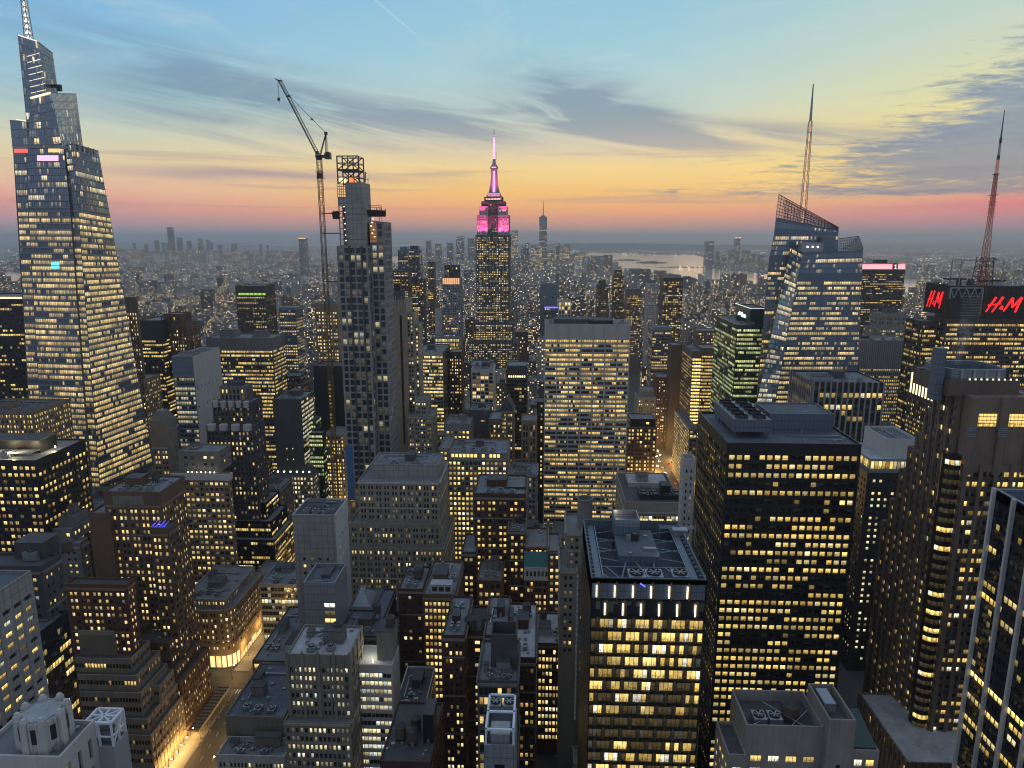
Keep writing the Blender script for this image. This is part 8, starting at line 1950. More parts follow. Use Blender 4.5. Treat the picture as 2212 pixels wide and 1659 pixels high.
# ------------------------------------------------------------------ white gothic crown and white steel box at the bottom left
def whitegothic():
    B = Bld('gothic_tower', 'white stone tower top with blunt pinnacles at the bottom left corner', TW, (-95, 140, 0)); B.yb = 1670
    Y = 128.0; q = [at(0, 1632, Y), at(128, 1632, Y)]; x0, x1 = q[0][0] - 6, q[1][0]; z1 = q[0][2]
    B.zlow = z1 - 22
    B.box(x0, x1, Y, Y + 12, 0, z1, S(7, 3.4, .36, .72, .6, .1, glass='resid', wall='white', top=2.2), 'r', 1.0)
    note(x0, x1, Y, Y + 12); keep(0, 280, 1530, 1659, Y)
    # octagonal lantern with piers
    a0, a1 = at(20, 1590, Y + 2)[0], at(112, 1590, Y + 2)[0]; cx, r = (a0 + a1) / 2, (a1 - a0) / 2; cyy = Y + 1.5 + r; zt = at(60, 1566, Y + 2)[2]
    body = MB(); body.cyl(cx, cyy, z1 - 1, zt, r, r, 8); B.mesh('lantern', body, C['white']); piers = MB()
    for k in range(8):
        an = 2 * pi * (k + .5) / 8 + .2; c = (cx + cos(an) * (r - .2), cyy + sin(an) * (r - .2)); piers.bar((*c, z1 - 1), (*c, zt + .9), 1.5, 1.3); piers.bar((*c, zt + .9), (*c, zt + 1.5), 1.0, .8)
        for e in (-.24, .24): d_ = (cx + cos(an + e) * (r - .1), cyy + sin(an + e) * (r - .1)); piers.bar((*d_, z1 - 1), (*d_, zt + .2), .45)
    piers.cyl(cx, cyy, zt - .9, zt + .32, r * 1.0, r * .99, 8, cap=False)
    B.mesh('pinnacle', piers, C['white'], kind='stuff'); lo = MB()
    for k in range(8):
        an = 2 * pi * k / 8 + .2; c = np.array((cx + cos(an) * (r * .985), cyy + sin(an) * (r * .985))); e = np.array((-sin(an), cos(an))) * .8; n = np.array((cos(an), sin(an))) * .12
        lo.quads([((*(c - e + n), zt - 4.5), (*(c + e + n), zt - 4.5), (*(c + e + n), zt - 1.0), (*(c - e + n), zt - 1.0))])
    B.mesh('louvre', lo, DMET, kind='stuff'); t = MB(); t.cyl(cx, cyy, zt, zt + .3, r * .8, r * .8, 8); B.mesh('lantern_roof', t, RF['l'])
    B.pipes(x1 - 5, x1 - 1, Y + 2, Y + 10, z1 - 1, 6)
    B.finish(100)
    B = Bld('plant_tower', 'pale grey box tower topped by a white open steel frame at the bottom left', TW, (-75, 150, 0)); B.yb = 1670
    C['pgrey'] = wallmat('pale_grey_panel', (.27, .28, .29), .6, var=.1)
    Y = 140.0; p0, p1 = at(185, 1612, Y), at(246, 1612, Y); x0, x1, z1 = p0[0], p1[0], p0[2]; d = depth_to(x1, Y, z1, 276)
    B.box(x0, x1, Y, Y + d, 0, z1, S(400, 40, .1, .1, .1, 0, wall='pgrey', glass='black'), 'b', .3); note(x0, x1, Y, Y + d)
    zt = z1 + 6.0; f_ = MB(); ws = plain('white_steel', (.62, .66, .7), .5); xs = [x0 + .3, (x0 + x1) / 2, x1 - .3]; ys = [Y + .3, Y + d / 2, Y + d - .3]
    for x in xs:
        for y in ys: 
            if x != xs[1] or y != ys[1]: f_.bar((x, y, z1 - .3), (x, y, zt), .38)
    for x in (xs[0], xs[2]): f_.bar((x, ys[0], zt), (x, ys[2], zt), .5); f_.bar((x, ys[0], z1 + 2.4), (x, ys[2], z1 + 2.4), .3)
    for y in (ys[0], ys[2]): f_.bar((xs[0], y, zt), (xs[2], y, zt), .5); f_.bar((xs[0], y, z1 + 2.4), (xs[2], y, z1 + 2.4), .3)
    f_.bar((xs[0], ys[1], zt), (xs[2], ys[1], zt), .4); f_.bar((xs[1], ys[0], zt), (xs[1], ys[2], zt), .4)
    for a_, b_ in (((xs[0], ys[0]), (xs[1], ys[1])), ((xs[2], ys[0]), (xs[1], ys[1])), ((xs[0], ys[2]), (xs[1], ys[1])), ((xs[2], ys[2]), (xs[1], ys[1]))): f_.bar((*a_, zt), (*b_, zt), .3)
    for x in (xs[0], xs[2]): f_.bar((x, ys[0], z1), (x, ys[2], zt), .28)
    B.mesh('plant_frame', f_, ws); B.bulk(x0 + 2, x0 + 5, Y + 2, Y + d - 2, z1 - .3, 3.0, 'steel', 'cooling_unit'); B.finish(0)
    B = Bld('white_rooftop', 'pale snowy looking flat rooftop between the gothic crown and the white framed box', OB, (-85, 150, 0)); B.yb = 1670
    p0, p1 = at(126, 1618, 141), at(186, 1618, 141); B.zlow = p0[2] - 9; B.box(p0[0], p1[0] - .1, 141, 156, 0, p0[2], S(6, 3.2, .4, .7, .5, .4, glass='soft', wall='white', top=2), 'l', .8); note(p0[0], p1[0], 141, 156); B.pipes(p0[0] + 1, p1[0] - 1, 142, 155, p0[2] - .8, 12); B.finish(40)
whitegothic()

# ------------------------------------------------------------------ stepped brown tower on the right
def stepped():
    B = Bld('stepped_granite_tower', 'tall brown granite tower with stepped ridges, curved grey crown and two big lit windows', TW, (190, 300, 0)); B.yb = 1670
    G_ = 'grand'; C['ridge'] = wallmat('ridge_granite', (.185, .140, .108), .6)
    fr = dict(S(4.0, 2.9, .74, .52, .5, .46, 'rand', glass='office', wall='ridge', span='gspan', pane=2, top=2.0, edge=1.0, fin=(2, 1.5, .7)), finmat='ridge')
    sd = dict(S(4.0, 2.6, .56, .54, .4, .44, 'rand', glass='office', wall='ridge', span='gspan', pane=1, top=2.0, edge=.8, fin=(2, 1.1, .7)), finmat='ridge')
    zlow = lambda x, Y: max(at(x, 1700, Y)[2], 5)
    Y0 = 270.0
    H = []
    xm, xr = at(2081, 1003, Y0)[0], at(2226, 1003, Y0)[0]; zm = at(2081, 1003, Y0)[2]
    B.zlow = zlow(2081, Y0); B.box(xm, xr, Y0, Y0 + 30, 0, zm, fr, 'd', .8, sidest=sd); note(xm - 4, xr, Y0, Y0 + 30); H.append((xm, xr, Y0, 30, zm))
    Xs = at(2050, 940, Y0 + 8)[0]; yn = Y0 + 6.0
    for k, (px, py) in enumerate(((2036, 836), (2021, 852), (2006, 880), (1989, 932), (1971, 962), (1950, 1010), (1930, 1075), (1908, 1122))):
        xk = Xs - k * .75; lo_, hi_ = yn + 1, yn + 60
        for _ in range(40):
            mid = (lo_ + hi_) / 2
            if proj((xk, mid, at(px, py, mid)[2]))[0] > proj((xk, mid, 0))[0] + 9e9 or atX(px, py, xk)[1] > mid: lo_ = mid
            else: hi_ = mid
        yf = max(lo_, yn + 3.5); z1 = at(px, py, yf)[2]; B.zlow = zlow(px, yn)
        B.box(xk, Xs + 34, yn, yf, 0, z1, fr, 'd', .6, sidest=sd); note(xk, Xs + 34, yn, yf); yn = yf + .02
    # upper storeys: two great lit windows, dark windows above, curved grey crown
    x0, x1, Y, d, z1 = H[0]; zt = at(2110, 858, Y)[2]; zc = at(2110, 822, Y + 5)[2]; ztop = at(2110, 798, Y + 8)[2]
    a = B.get('wall', 'ridge'); a.box(x0, x1, Y + .5, Y + 24, z1 - .8, zt); zb0, zb1 = at(2120, 923, Y)[2], at(2120, 893, Y)[2]
    for fa, fb in ((.10, .43), (.56, .90)):
        xa, xb = x0 + (x1 - x0) * fa, x0 + (x1 - x0) * fb; P_ = np.array([[(xa, Y + .42, zb0), (xb, Y + .42, zb0), (xb, Y + .42, zb1), (xa, Y + .42, zb1)]]); B.wins.append((P_, np.array([[(0, 0), (6, 0), (6, 1), (0, 1)]], float), np.array([[1.05, .31]]), 'office'))
        q = MB()
        for k in range(5): z = zb0 + (zb1 - zb0) * k / 4; q.box(xa - .3, xb + .3, Y + .2, Y + .38, z - .12, z + .12, True)
        for k in range(2): x = xa if k == 0 else xb; q.box(x - .5, x + .5, Y - .2, Y + .40, zb0 - 1, zb1 + 3, True)
        B.mesh('great_window_frame', q, C['ridge'])
    for k, f_ in enumerate((0, .5, 1)):
        q = MB(); x = x0 + (x1 - x0 - 3) * f_; q.box(x, x + 3, Y - .6, Y + .48, z1 - 4, zt, True); B.mesh('pier', q, C['ridge'])
    q = MB()
    for f_ in (.02, .47, .95):
        for k in range(5): x = x0 + (x1 - x0) * f_; q.box(x - 1.2, x + 2.2, Y - .9, Y - .603, zb0 - 3.6 + k * .8, zb0 - 3.2 + k * .8, True)
    B.mesh('grille', q, C['steel'], kind='stuff')
    B.zlow = zt
    yA = Y + 5; xa, xb = at(2051, 822, yA)[0], at(2205, 822, yA)[0]
    B.box(xa, xb, yA, yA + 26, zt - .8, zc, dict(S(20, 9, .78, .62, .8, .05, glass='soft', wall='gran', top=4, edge=.8, sill=.6)), 'd', .6)
    # crown with rounded corners
    yC = Y + 8; xc0, xc1 = at(2052, 798, yC)[0], at(2184, 798, yC)[0]; r = 4.0; dC = 21
    pts = []
    for cx, cy_, a0 in ((xc1 - r, yC + r, -pi / 2), (xc1 - r, yC + dC - r, 0), (xc0 + r, yC + dC - r, pi / 2), (xc0 + r, yC + r, pi)):
        for k in range(5): an = a0 + pi / 2 * k / 4; pts.append((cx + r * cos(an), cy_ + r * sin(an)))
    ins = [(xc0 + xc1) / 2, yC + dC / 2]; inn = [(ins[0] + (x - ins[0]) * .93, ins[1] + (y - ins[1]) * .90) for x, y in pts]
    cr = MB(); cr.prism(pts, zc - .6, ztop, cap=False); n = len(pts)
    cr.quads([((*pts[i], ztop), (*pts[(i + 1) % n], ztop), (*inn[(i + 1) % n], ztop), (*inn[i], ztop)) for i in range(n)] + [((*inn[(i + 1) % n], ztop - 4), (*inn[i], ztop - 4), (*inn[i], ztop), (*inn[(i + 1) % n], ztop)) for i in range(n)]); B.mesh('crown', cr, C['bluem'])
    fl = MB(); fl.prism(inn, ztop - 4.2, ztop - 4.0); B.mesh('crown_floor', fl, RF['d']); gr = MB(); out = [(ins[0] + (x - ins[0]) * 1.012, ins[1] + (y - ins[1]) * 1.02) for x, y in pts]
    for k in range(5): z = ztop - 3.4 + k * .7; gr.prism(out, z, z + .35, cap=False)
    for k in range(1, 5): x = xc0 + (xc1 - xc0) * k / 5; gr.box(x - .5, x + .5, yC - .5, yC - .003, ztop - 4, ztop, True)
    B.mesh('crown_louvre', gr, C['steel'], kind='stuff'); lm = MB()
    for k in range(9): x = xa + 8 + k * 2.2; lm.box(x - .25, x + .25, yA + .6, yA + .9, zc, zc + .6, True)
    B.mesh('ledge_lamp', lm, plain('ledge_glow', (.7, .65, .5), .4, 0, (1, .9, .55), 1.2), kind='stuff'); q = MB(); p = at(2042, 752, yA + 4); q.box(xa - 4, xa - .5, yA + 3, yA + 7, zt - 3, p[2], True); B.mesh('flue_shaft', q, C['bluem'])
    # curved corner bay with dark bands, left of the main front
    q = MB(); bx, by = x0 - 1.2, Y + 5.4; q.cyl(bx, by, 10, z1 + 3, 3.9, 3.9, 14); B.mesh('corner_bay', q, C['black'])
    wl = []
    zz = at(2060, 1640, Y)[2]; k = 0
    while zz + k * 4.0 < z1:
        for j in range(5):
            an0, an1 = pi * (1.12 + j * .14), pi * (1.12 + (j + 1) * .14); za = zz + k * 4.0 + 1.2; wl.append([(bx + 3.95 * cos(an0), by + 3.95 * sin(an0), za), (bx + 3.95 * cos(an1), by + 3.95 * sin(an1), za), (bx + 3.95 * cos(an1), by + 3.95 * sin(an1), za + 2.1), (bx + 3.95 * cos(an0), by + 3.95 * sin(an0), za + 2.1)])
        k += 1
    wl = np.array(wl); n = len(wl); on = np.repeat(rng.random((n + 4) // 5) < .30, 5)[:n]; B.wins.append((wl, np.tile(np.array(((0, 0), (1, 0), (1, 1), (0, 1)), float), (n, 1, 1)), np.stack([np.where(on, rng.uniform(.5, 1.1, n), .03), rng.random(n)], 1), 'office'))
    # base with a pale roof ledge
    Yq = 250.0; p = at(1961, 1646, Yq); db = depth_to(p[0], Yq, p[2], 1856); B.zlow = p[2] - 12
    B.box(p[0], at(2226, 1646, Yq)[0], Yq, Yq + db, 0, p[2], dict(S(5, 3.2, .5, .7, .4, .15, glass='soft', wall='ridge', top=2.5, fin=(1, .8, .5)), finmat='ridge'), 'l', .7)
    note(p[0], 300, Yq, Yq + db); keep(1845, 2212, 780, 1659, Yq)
    B.finish(100)
stepped()

# ------------------------------------------------------------------ dark tower with long white fins at the right edge
def finned():
    B = Bld('finned_tower', 'dark glass tower with long white vertical fins filling the right edge', TW, (150, 150, 0)); B.yb = 1670
    p = at(2149, 1057, 212.0); X, z1, Yf = p[0], p[2], 212.0; Yn = 96.0
    B.zlow = z1 - 130
    st = dict(S(3.9, 2.0, .95, .52, .2, .30, 'floor', glass='black', wall='kglass', top=5, edge=.6), finmat='white')
    B.facade((X, Yf, 0), (X, Yn, 0), (X, Yn, z1), (X, Yf, z1), st); B.quadwall((X, Yn, 0), (X + 60, Yn, 0), (X + 60, Yn, z1), (X, Yn, z1), 'kglass')
    B.quadwall((X + 60, Yf, 0), (X, Yf, 0), (X, Yf, z1), (X + 60, Yf, z1), 'kglass'); B.get('roof', 'RFb').quads([((X, Yn, z1 - 3), (X + 60, Yn, z1 - 3), (X + 60, Yf, z1 - 3), (X, Yf, z1 - 3))])
    q = MB()
    for (xa, xb, ya, yb_) in ((X, X + 1, Yn, Yf), (X + 1, X + 60, Yf - 1, Yf)): q.box(xa, xb, ya, yb_, z1 - 3, z1 + .3)
    B.mesh('parapet', q, C['bluem']); n = int((Yf - Yn) / 9.3)
    for k in range(n + 1):
        y = Yf - .5 - k * 9.3; a = MB(); a.box(X - 1.1, X - .003, y - .45, y + .45, 0, z1 + .6, True); B.mesh('white_fin', a, C['white'])
    a = MB(); zz = at(2150, 1500, 150)[2]
    # one brightly lit band of windows across a floor
    for (P_, uv, rn, g) in B.wins:
        zc = P_[:, :, 2].mean(1); lv_ = np.unique(np.round(zc, 2)); target = lv_[np.argmin(np.abs(lv_ - (z1 - 62)))]; m_ = np.abs(zc - target) < .5; rn[m_, 0] = 1.15; m2 = np.abs(zc - target + 15.6) < .5; rn[m2, 0] = .55
    note(X, X + 60, Yn, Yf); keep(2060, 2212, 1056, 1659, Yn); B.finish(100)
finned()

# ------------------------------------------------------------------ pale building with roof fans at the bottom right
def fans():
    B = Bld('plain_building', 'pale grey building with two roof fans and a brown tank at the bottom right', OB, (115, 195, 0)); B.yb = 1670
    Y = 176.0; C['pbrick'] = wallmat('pale_brick', (.23, .215, .20)); p0, p1, p2 = at(1613, 1566, Y), at(1780, 1566, Y), at(1850, 1556, Y - 3)
    w_ = S(3.9, 4.6, .62, .5, .3, .62, glass='office', wall='pbrick', pane=3, top=8.5, edge=.8)
    x0, x1, z1 = p0[0], p1[0], p0[2]; d = depth_to(x0, Y, z1, 1592); d = max(d, 16)
    B.zlow = z1 - 34; B.box(x0, x1, Y, Y + d, 0, z1, w_, 'd', 3.4)
    x2, z2 = p2[0], p2[2]; B.box(x1 + .01, x2, Y - 3, Y + d - 3, 0, z2, S(9, 6, .2, .2, .3, .1, glass='soft', wall='pbrick', top=10), 'd', 2.4)
    zr = z1 - 3.4
    B.ac(x0 + 5.0, Y + 5.5, zr, 3.6, 4.2, 2.4, 1); B.ac(x0 + 9.4, Y + 5.5, zr, 3.6, 4.2, 2.4, 1); B.tank(x0 + 14.6, Y + 8, zr, 2.6, 4.0, .6)
    q = MB(); q.box(x1 + 1, x2 - 3, Y + 3, Y + 10, z2 - 2.4, z2 + .6, True); B.mesh('skylight', q, C['steel']); q = MB()
    for a_, b_ in (((x0 + 1, Y + 1), (x1 - 3, Y + 11)), ((x1 - 4, Y + 1), (x0 + 8, Y + 12)), ((x0 + 12, Y + .8), (x0 + 20, Y + 9))): q.bar((*a_, z1 - 1.2), (*b_, z1 - 1.2), .22)
    B.mesh('roof_beam', q, MET)
    # lower wing on the left and the sloping glass lean-to on the right
    pl = at(1573, 1630, Y - 2); zl = pl[2]; B.zlow = zl - 22; B.box(pl[0], x0 - .01, Y - 2, Y + d - 4, 0, zl, S(3.9, 3.0, .6, .5, .3, .7, glass='office', wall='pbrick', pane=2, top=3), 'd', .8)
    pr = at(1900, 1622, Y - 2); zr_ = pr[2]; B.zlow = zr_ - 20; B.box(x2 + .01, pr[0], Y - 2, Y + d - 6, 0, zr_, S(3.9, 4, .7, .55, .3, .75, glass='office', wall='pbrick', pane=3, top=2), 'd', .3)
    q = MB(); q.quads([((x2 + .05, Y - 1, zr_ + .1), (pr[0] - .3, Y - 1, zr_ + .1), (pr[0] - 1.5, Y + d - 7, zr_ + 5), (x2 + .05, Y + d - 7, zr_ + 5)), ((pr[0] - .3, Y - 1, zr_ + .1), (pr[0] - .3, Y + d - 7, zr_ + .1), (pr[0] - 1.5, Y + d - 7, zr_ + 5), (pr[0] - .3, Y - 1, zr_ + .1))]); B.mesh('glass_lean_to', q, C['green'])
    note(pl[0], pr[0], Y - 3, Y + d); keep(1560, 1905, 1510, 1659, Y - 3); B.finish(100)
fans()
# ------------------------------------------------------------------ filler buildings of the middle distance, one by one
def farmat(name, col, lit=.12, cw=3.4, ch=3.7, es=1.2, rough=.85):
    """small lit windows on a metre grid of the wall itself"""
    if name in MATS: return MATS[name]
    m, t, b = newmat(name)
    g = t.node('ShaderNodeNewGeometry'); x, y, z = t.sep(g.outputs['Position']); nx, ny, nz = t.sep(g.outputs['Normal'])
    h = t.m('ADD', t.m('MULTIPLY', x, t.m('ABSOLUTE', ny)), t.m('MULTIPLY', y, t.m('ABSOLUTE', nx)))
    hu, zu = t.m('DIVIDE', h, cw), t.m('DIVIDE', z, ch)
    wn = t.node('ShaderNodeTexWhiteNoise'); wn.noise_dimensions = '3D'
    t.put(wn.inputs['Vector'], t.xyz(t.m('FLOOR', hu), t.m('FLOOR', zu), t.m('FLOOR', t.m('DIVIDE', t.m('ADD', x, t.m('MULTIPLY', y, 1.7)), 90))))
    n = wn.outputs['Value']; r2 = t.m('FRACT', t.m('MULTIPLY', n, 91.7)); r3 = t.m('FRACT', t.m('MULTIPLY', n, 377.1))
    big = t.noise(t.vm('MULTIPLY', g.outputs['Position'], (.012, .012, .03)), 1.0, 2, .5)
    on = t.m('LESS_THAN', n, t.m('MULTIPLY', t.ss(big, .3, .75, .15, 2.2), lit))
    fh, fz = t.m('FRACT', hu), t.m('FRACT', zu)
    box = t.m('MULTIPLY', t.m('MULTIPLY', t.m('GREATER_THAN', fh, .22), t.m('LESS_THAN', fh, .78)), t.m('MULTIPLY', t.m('GREATER_THAN', fz, .25), t.m('LESS_THAN', fz, .8)))
    wall = t.m('LESS_THAN', t.m('ABSOLUTE', nz), .5)
    box = t.m('MULTIPLY', box, wall)
    e = t.m('MULTIPLY', t.m('MULTIPLY', on, box), t.m('ADD', .4, t.m('MULTIPLY', r3, 1.2)))
    oi = t.node('ShaderNodeObjectInfo'); bn = t.noise(t.vm('MULTIPLY', g.outputs['Position'], (.021, .017, .0)), 1.0, 2, .7)
    v = t.m('ADD', t.m('ADD', .35, t.m('MULTIPLY', bn, 1.0)), t.m('MULTIPLY', oi.outputs['Random'], .6))
    c = t.mix(1.0, (*col, 1), t.xyz(v, v, v), 'MULTIPLY')
    roof = t.mix(t.ss(bn, .35, .65), (.07, .075, .08, 1), (.18, .185, .19, 1))
    c = t.mix(t.m('SUBTRACT', 1.0, wall), c, roof)
    c = t.mix(t.m('MULTIPLY', box, .75), c, (.02, .024, .03, 1))
    t.put(b.inputs['Base Color'], c); b.inputs['Roughness'].default_value = rough
    t.put(b.inputs['Emission Color'], t.mix(r2, (1, .66, .26, 1), (1, .88, .62, 1))); t.put(b.inputs['Emission Strength'], t.m('MULTIPLY', e, es))
    m.cycles.emission_sampling = 'NONE'; MATS[name] = m; return m
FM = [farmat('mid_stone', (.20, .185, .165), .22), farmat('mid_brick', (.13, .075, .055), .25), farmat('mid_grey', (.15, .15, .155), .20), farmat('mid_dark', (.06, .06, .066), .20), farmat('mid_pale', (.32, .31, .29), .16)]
FC = ['limed', 'brown', 'grey', 'dgrey', 'tan', 'red', 'dkred', 'lime']
def clear_height(x0, x1, Y0, Y1):
    """tallest block on this lot that hides nothing built by hand behind it"""
    zmax = 400.0
    for z in (8.0, 140.0):
        q = proj([(x0, Y0, z), (x1, Y0, z), (x0, Y1, z), (x1, Y1, z)])
        xl, xr = q[:, 0].min(), q[:, 0].max()
        for (a, b_, yt, yb, Y) in SEEN:
            if Y < Y0 or b_ < xl - 3 or a > xr + 3: continue
            xm = (max(a, xl) + min(b_, xr)) / 2
            zmax = min(zmax, at(xm, yb + 2, Y0)[2], at(xm, yb + 2, Y1)[2])
    return zmax
def free(x0, x1, y0, y1, g=1.5):
    return not any(x0 < b_ + g and x1 > a - g and y0 < d + g and y1 > c - g for a, b_, c, d in FOOT)
LABS = {0: ('brick_building', 'low brick filler building squeezed between the taller towers near the viewer', 'low buildings between the near towers'),
        1: ('city_building', 'medium city block in the dense streets just behind the near towers', 'city blocks behind the near towers'),
        2: ('city_building', 'hazy city block in the low streets of the middle distance', 'hazy city blocks of the middle distance')}
rf = random.Random(21); nfill = 0; CITY_Y = 960
for row in range(0, 15):
    Y0 = 178 + row * 80
    if Y0 > CITY_Y - 40: break
    for half in (0, 34):
        ya = Y0 + half; x = -(ya * .86 + 20)
        while x < ya * .80 + 20:
            wd = rf.uniform(16, 34) * (1 + ya / 2500); x0, x1 = x, x + wd; x = x1 + rf.uniform(.6, 2.5)
            if (x1 > AX0 + 2 and x0 < AX1) or (x1 > 126 and x0 < 164 and ya > 425): continue
            dpt = 31
            q = proj([(x0, ya, 20), (x1, ya, 20)])
            if q[:, 0].max() < -20 or q[:, 0].min() > 2230: continue
            if q[0][1] > 1720 and ya < 300: continue
            dd = dpt
            while dd > 9 and not free(x0, x1, ya, ya + dd): dd -= 5
            if dd <= 9:
                xa = x0
                while x1 - xa > 9 and not free(xa, x1, ya, ya + dpt): xa += 3
                if x1 - xa > 9: x0, dd = xa, dpt
                else:
                    xb = x1
                    while xb - x0 > 9 and not free(x0, xb, ya, ya + dpt): xb -= 3
                    if xb - x0 > 9: x1, dd = xb, dpt
                    else: continue
            h = min(clear_height(x0, x1, ya, ya + dd), rf.uniform(26, 58) if rf.random() < .72 else rf.uniform(58, 115))
            if ya > 800: h = min(h, rf.uniform(18, 60))
            if h < 9: 
                continue
            k = 0 if ya < 420 else (1 if ya < 800 else 2); nm, lab, grp = LABS[k]
            B = Bld(nm, lab, 'building', ((x0 + x1) / 2, ya + dd / 2, 0), group=grp); B.yb = 1670
            zc_ = at(1106, 1700, ya)[2]; B.zlow = max(5, zc_)
            if ya < 800:
                wl = rf.choice(FC); st = S(rf.uniform(3.5, 4.1), rf.uniform(2.3, 3.4), rf.uniform(.42, .62), rf.uniform(.48, .62), .35, rf.uniform(.15, .7), 'rand', glass=rf.choice(('resid', 'soft', 'office', 'white', 'resid')), wall=wl, top=2)
                zr = B.box(x0, x1, ya, ya + dd, 0, h, st, rf.choice('rrdbl'), 1.0)
                B.clutter(x0 + .8, x1 - .8, ya + .8, ya + dd - .8, h - 1, wl if rf.random() < .5 else 'dgrey', rf.random() < .45, rf.choice((1, 2, 3)))
                if h > 50 and rf.random() < .6: B.zlow = h; B.box(x0 + 4, x1 - 4, ya + 5, ya + dd - 3, h - 1, h + min(8, rf.uniform(3, 8)), st, 'd', .5)
                B.finish(100 if ya < 420 else 0)
            else:
                a = MB(); a.box(x0, x1, ya, ya + dd, 0, h); B.mesh('wall', a, rf.choice(FM)); a = MB(); bx = rf.uniform(.15, .5)
                a.box(x0 + wd * bx * .8, x0 + wd * bx * .8 + min(8, wd * .3), ya + 8, ya + 16, h + .003, h + rf.uniform(2.5, 5)); 
                B.mesh('bulkhead', a, C[rf.choice(FC)])
            nfill += 1; note(x0, x1, ya, ya + dd)
print('FILLERS', nfill)

# ------------------------------------------------------------------ the rest of the city to the horizon: one mass
def inwater(X, Y, pads=0):
    x, y = proj((X, Y, 0)); 
    for P_ in WPOLY:
        ins = False; n = len(P_)
        for i in range(n):
            (xa, ya), (xb, yb_) = P_[i], P_[(i + 1) % n]
            if (ya > Y) != (yb_ > Y) and X < (xb - xa) * (Y - ya) / (yb_ - ya + 1e-9) + xa: ins = not ins
        if ins: return True
    return False
WPOLY = [[(v.co.x, v.co.y) for v in o.data.vertices] for o in list(bpy.data.objects) if o.name.split('.')[0] in ('harbour_water', 'river_water', 'narrow_water', 'east_river_water', 'inlet_water')]
mass = {k: MB() for k in range(5)}; lamps = MB(); rw = random.Random(4); cnt = 0
boxes = {k: [] for k in range(5)}
Y = CITY_Y + 20
while Y < 24000:
    stepY = 30 if Y < 3200 else (75 if Y < 7000 else 190 if Y < 12000 else 420)
    xa, xb = -Y * .80 - 100, Y * .75 + 100; x = xa
    while x < xb:
        wd = rw.uniform(.45, 1.25) * stepY * (1.0 if Y < 7000 else 1.6); gap = rw.uniform(2, 5) if Y < 3200 else rw.uniform(.1, .5) * stepY
        X0, X1 = x, x + wd; x = X1 + gap
        if Y < 1500 and 118 < X1 and X0 < 170: continue
        c = (X0 + X1) / 2
        if Y > 3000 and (inwater(c, Y + stepY / 2) or inwater(X0, Y) or inwater(X1, Y) or inwater(c, Y + stepY)): continue
        if Y > 11500 and c > Y * .05 and c < Y * .10: continue
        if not free(X0, X1, Y, Y + stepY * .8, 1): continue
        if Y < 3200: h = rw.uniform(12, 32) if rw.random() < .80 else rw.uniform(32, 62)
        elif Y < 7000: h = rw.uniform(9, 26) if rw.random() < .88 else rw.uniform(26, 60)
        else: h = rw.uniform(6, 22) if rw.random() < .93 else rw.uniform(22, 60)
        dn = math.exp(-(((c - 150) / 800) ** 2 + ((Y - 5600) / 700) ** 2))         # denser and taller downtown
        if rw.random() < dn * .85: h = rw.uniform(45, 150)
        if -5200 < c < -2600 and 6800 < Y < 8200 and rw.random() < .42: h = rw.uniform(50, 150)
        if c > 1500 and Y > 5400 and Y < 7500 and rw.random() < .15: h = rw.uniform(30, 90)
        if Y < 3600 and rw.random() < (.10 if abs(c - .05 * Y) < .35 * Y else .04): h = rw.uniform(55, 125)
        ym = at(*proj((c, Y, 0)), Y)
        hc = clear_height(X0, X1, Y, Y + stepY * .8) if Y < 6000 else 400
        h = min(h, max(hc, 5))
        k = rw.randrange(5); boxes[k].append((X0, X1, Y, Y + stepY * rw.uniform(.6, .9), h)); cnt += 1
        if rw.random() < .5 and h > 14 and Y < 5000: boxes[rw.randrange(5)].append((X0 + wd * .2, X0 + wd * rw.uniform(.4, .7), Y + stepY * .2, Y + stepY * .5, h + rw.uniform(2.5, 6)))
    Y += stepY * (1.15 if Y < 3200 else 1.3)
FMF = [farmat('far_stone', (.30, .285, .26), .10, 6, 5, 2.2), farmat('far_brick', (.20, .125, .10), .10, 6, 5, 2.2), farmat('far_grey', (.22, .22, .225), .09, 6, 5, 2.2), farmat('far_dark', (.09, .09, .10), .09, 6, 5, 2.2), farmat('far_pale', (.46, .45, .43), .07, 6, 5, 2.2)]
allP = []; mi = []
for k in range(5):
    A = np.array(boxes[k])
    x0, x1, y0, y1, h = A.T; z = np.zeros_like(h)
    f_ = lambda *c: np.stack([np.stack(v, -1) for v in c], 1)
    Q_ = [f_((x0, y0, z), (x1, y0, z), (x1, y0, h), (x0, y0, h)), f_((x1, y0, z), (x1, y1, z), (x1, y1, h), (x1, y0, h)), f_((x0, y1, z), (x0, y0, z), (x0, y0, h), (x0, y1, h)), f_((x0, y0, h), (x1, y0, h), (x1, y1, h), (x0, y1, h)), f_((x1, y1, z), (x0, y1, z), (x0, y1, h), (x1, y1, h))]
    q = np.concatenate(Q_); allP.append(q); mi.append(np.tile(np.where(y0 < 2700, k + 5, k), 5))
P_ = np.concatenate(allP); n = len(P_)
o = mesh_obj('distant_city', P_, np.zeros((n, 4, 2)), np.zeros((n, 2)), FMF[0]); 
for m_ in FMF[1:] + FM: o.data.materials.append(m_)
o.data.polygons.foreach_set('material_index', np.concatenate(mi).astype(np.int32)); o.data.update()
tag(o, 'mass of low hazy city blocks with scattered lights reaching to the horizon', 'city', kind='stuff')
print('MASS', cnt)
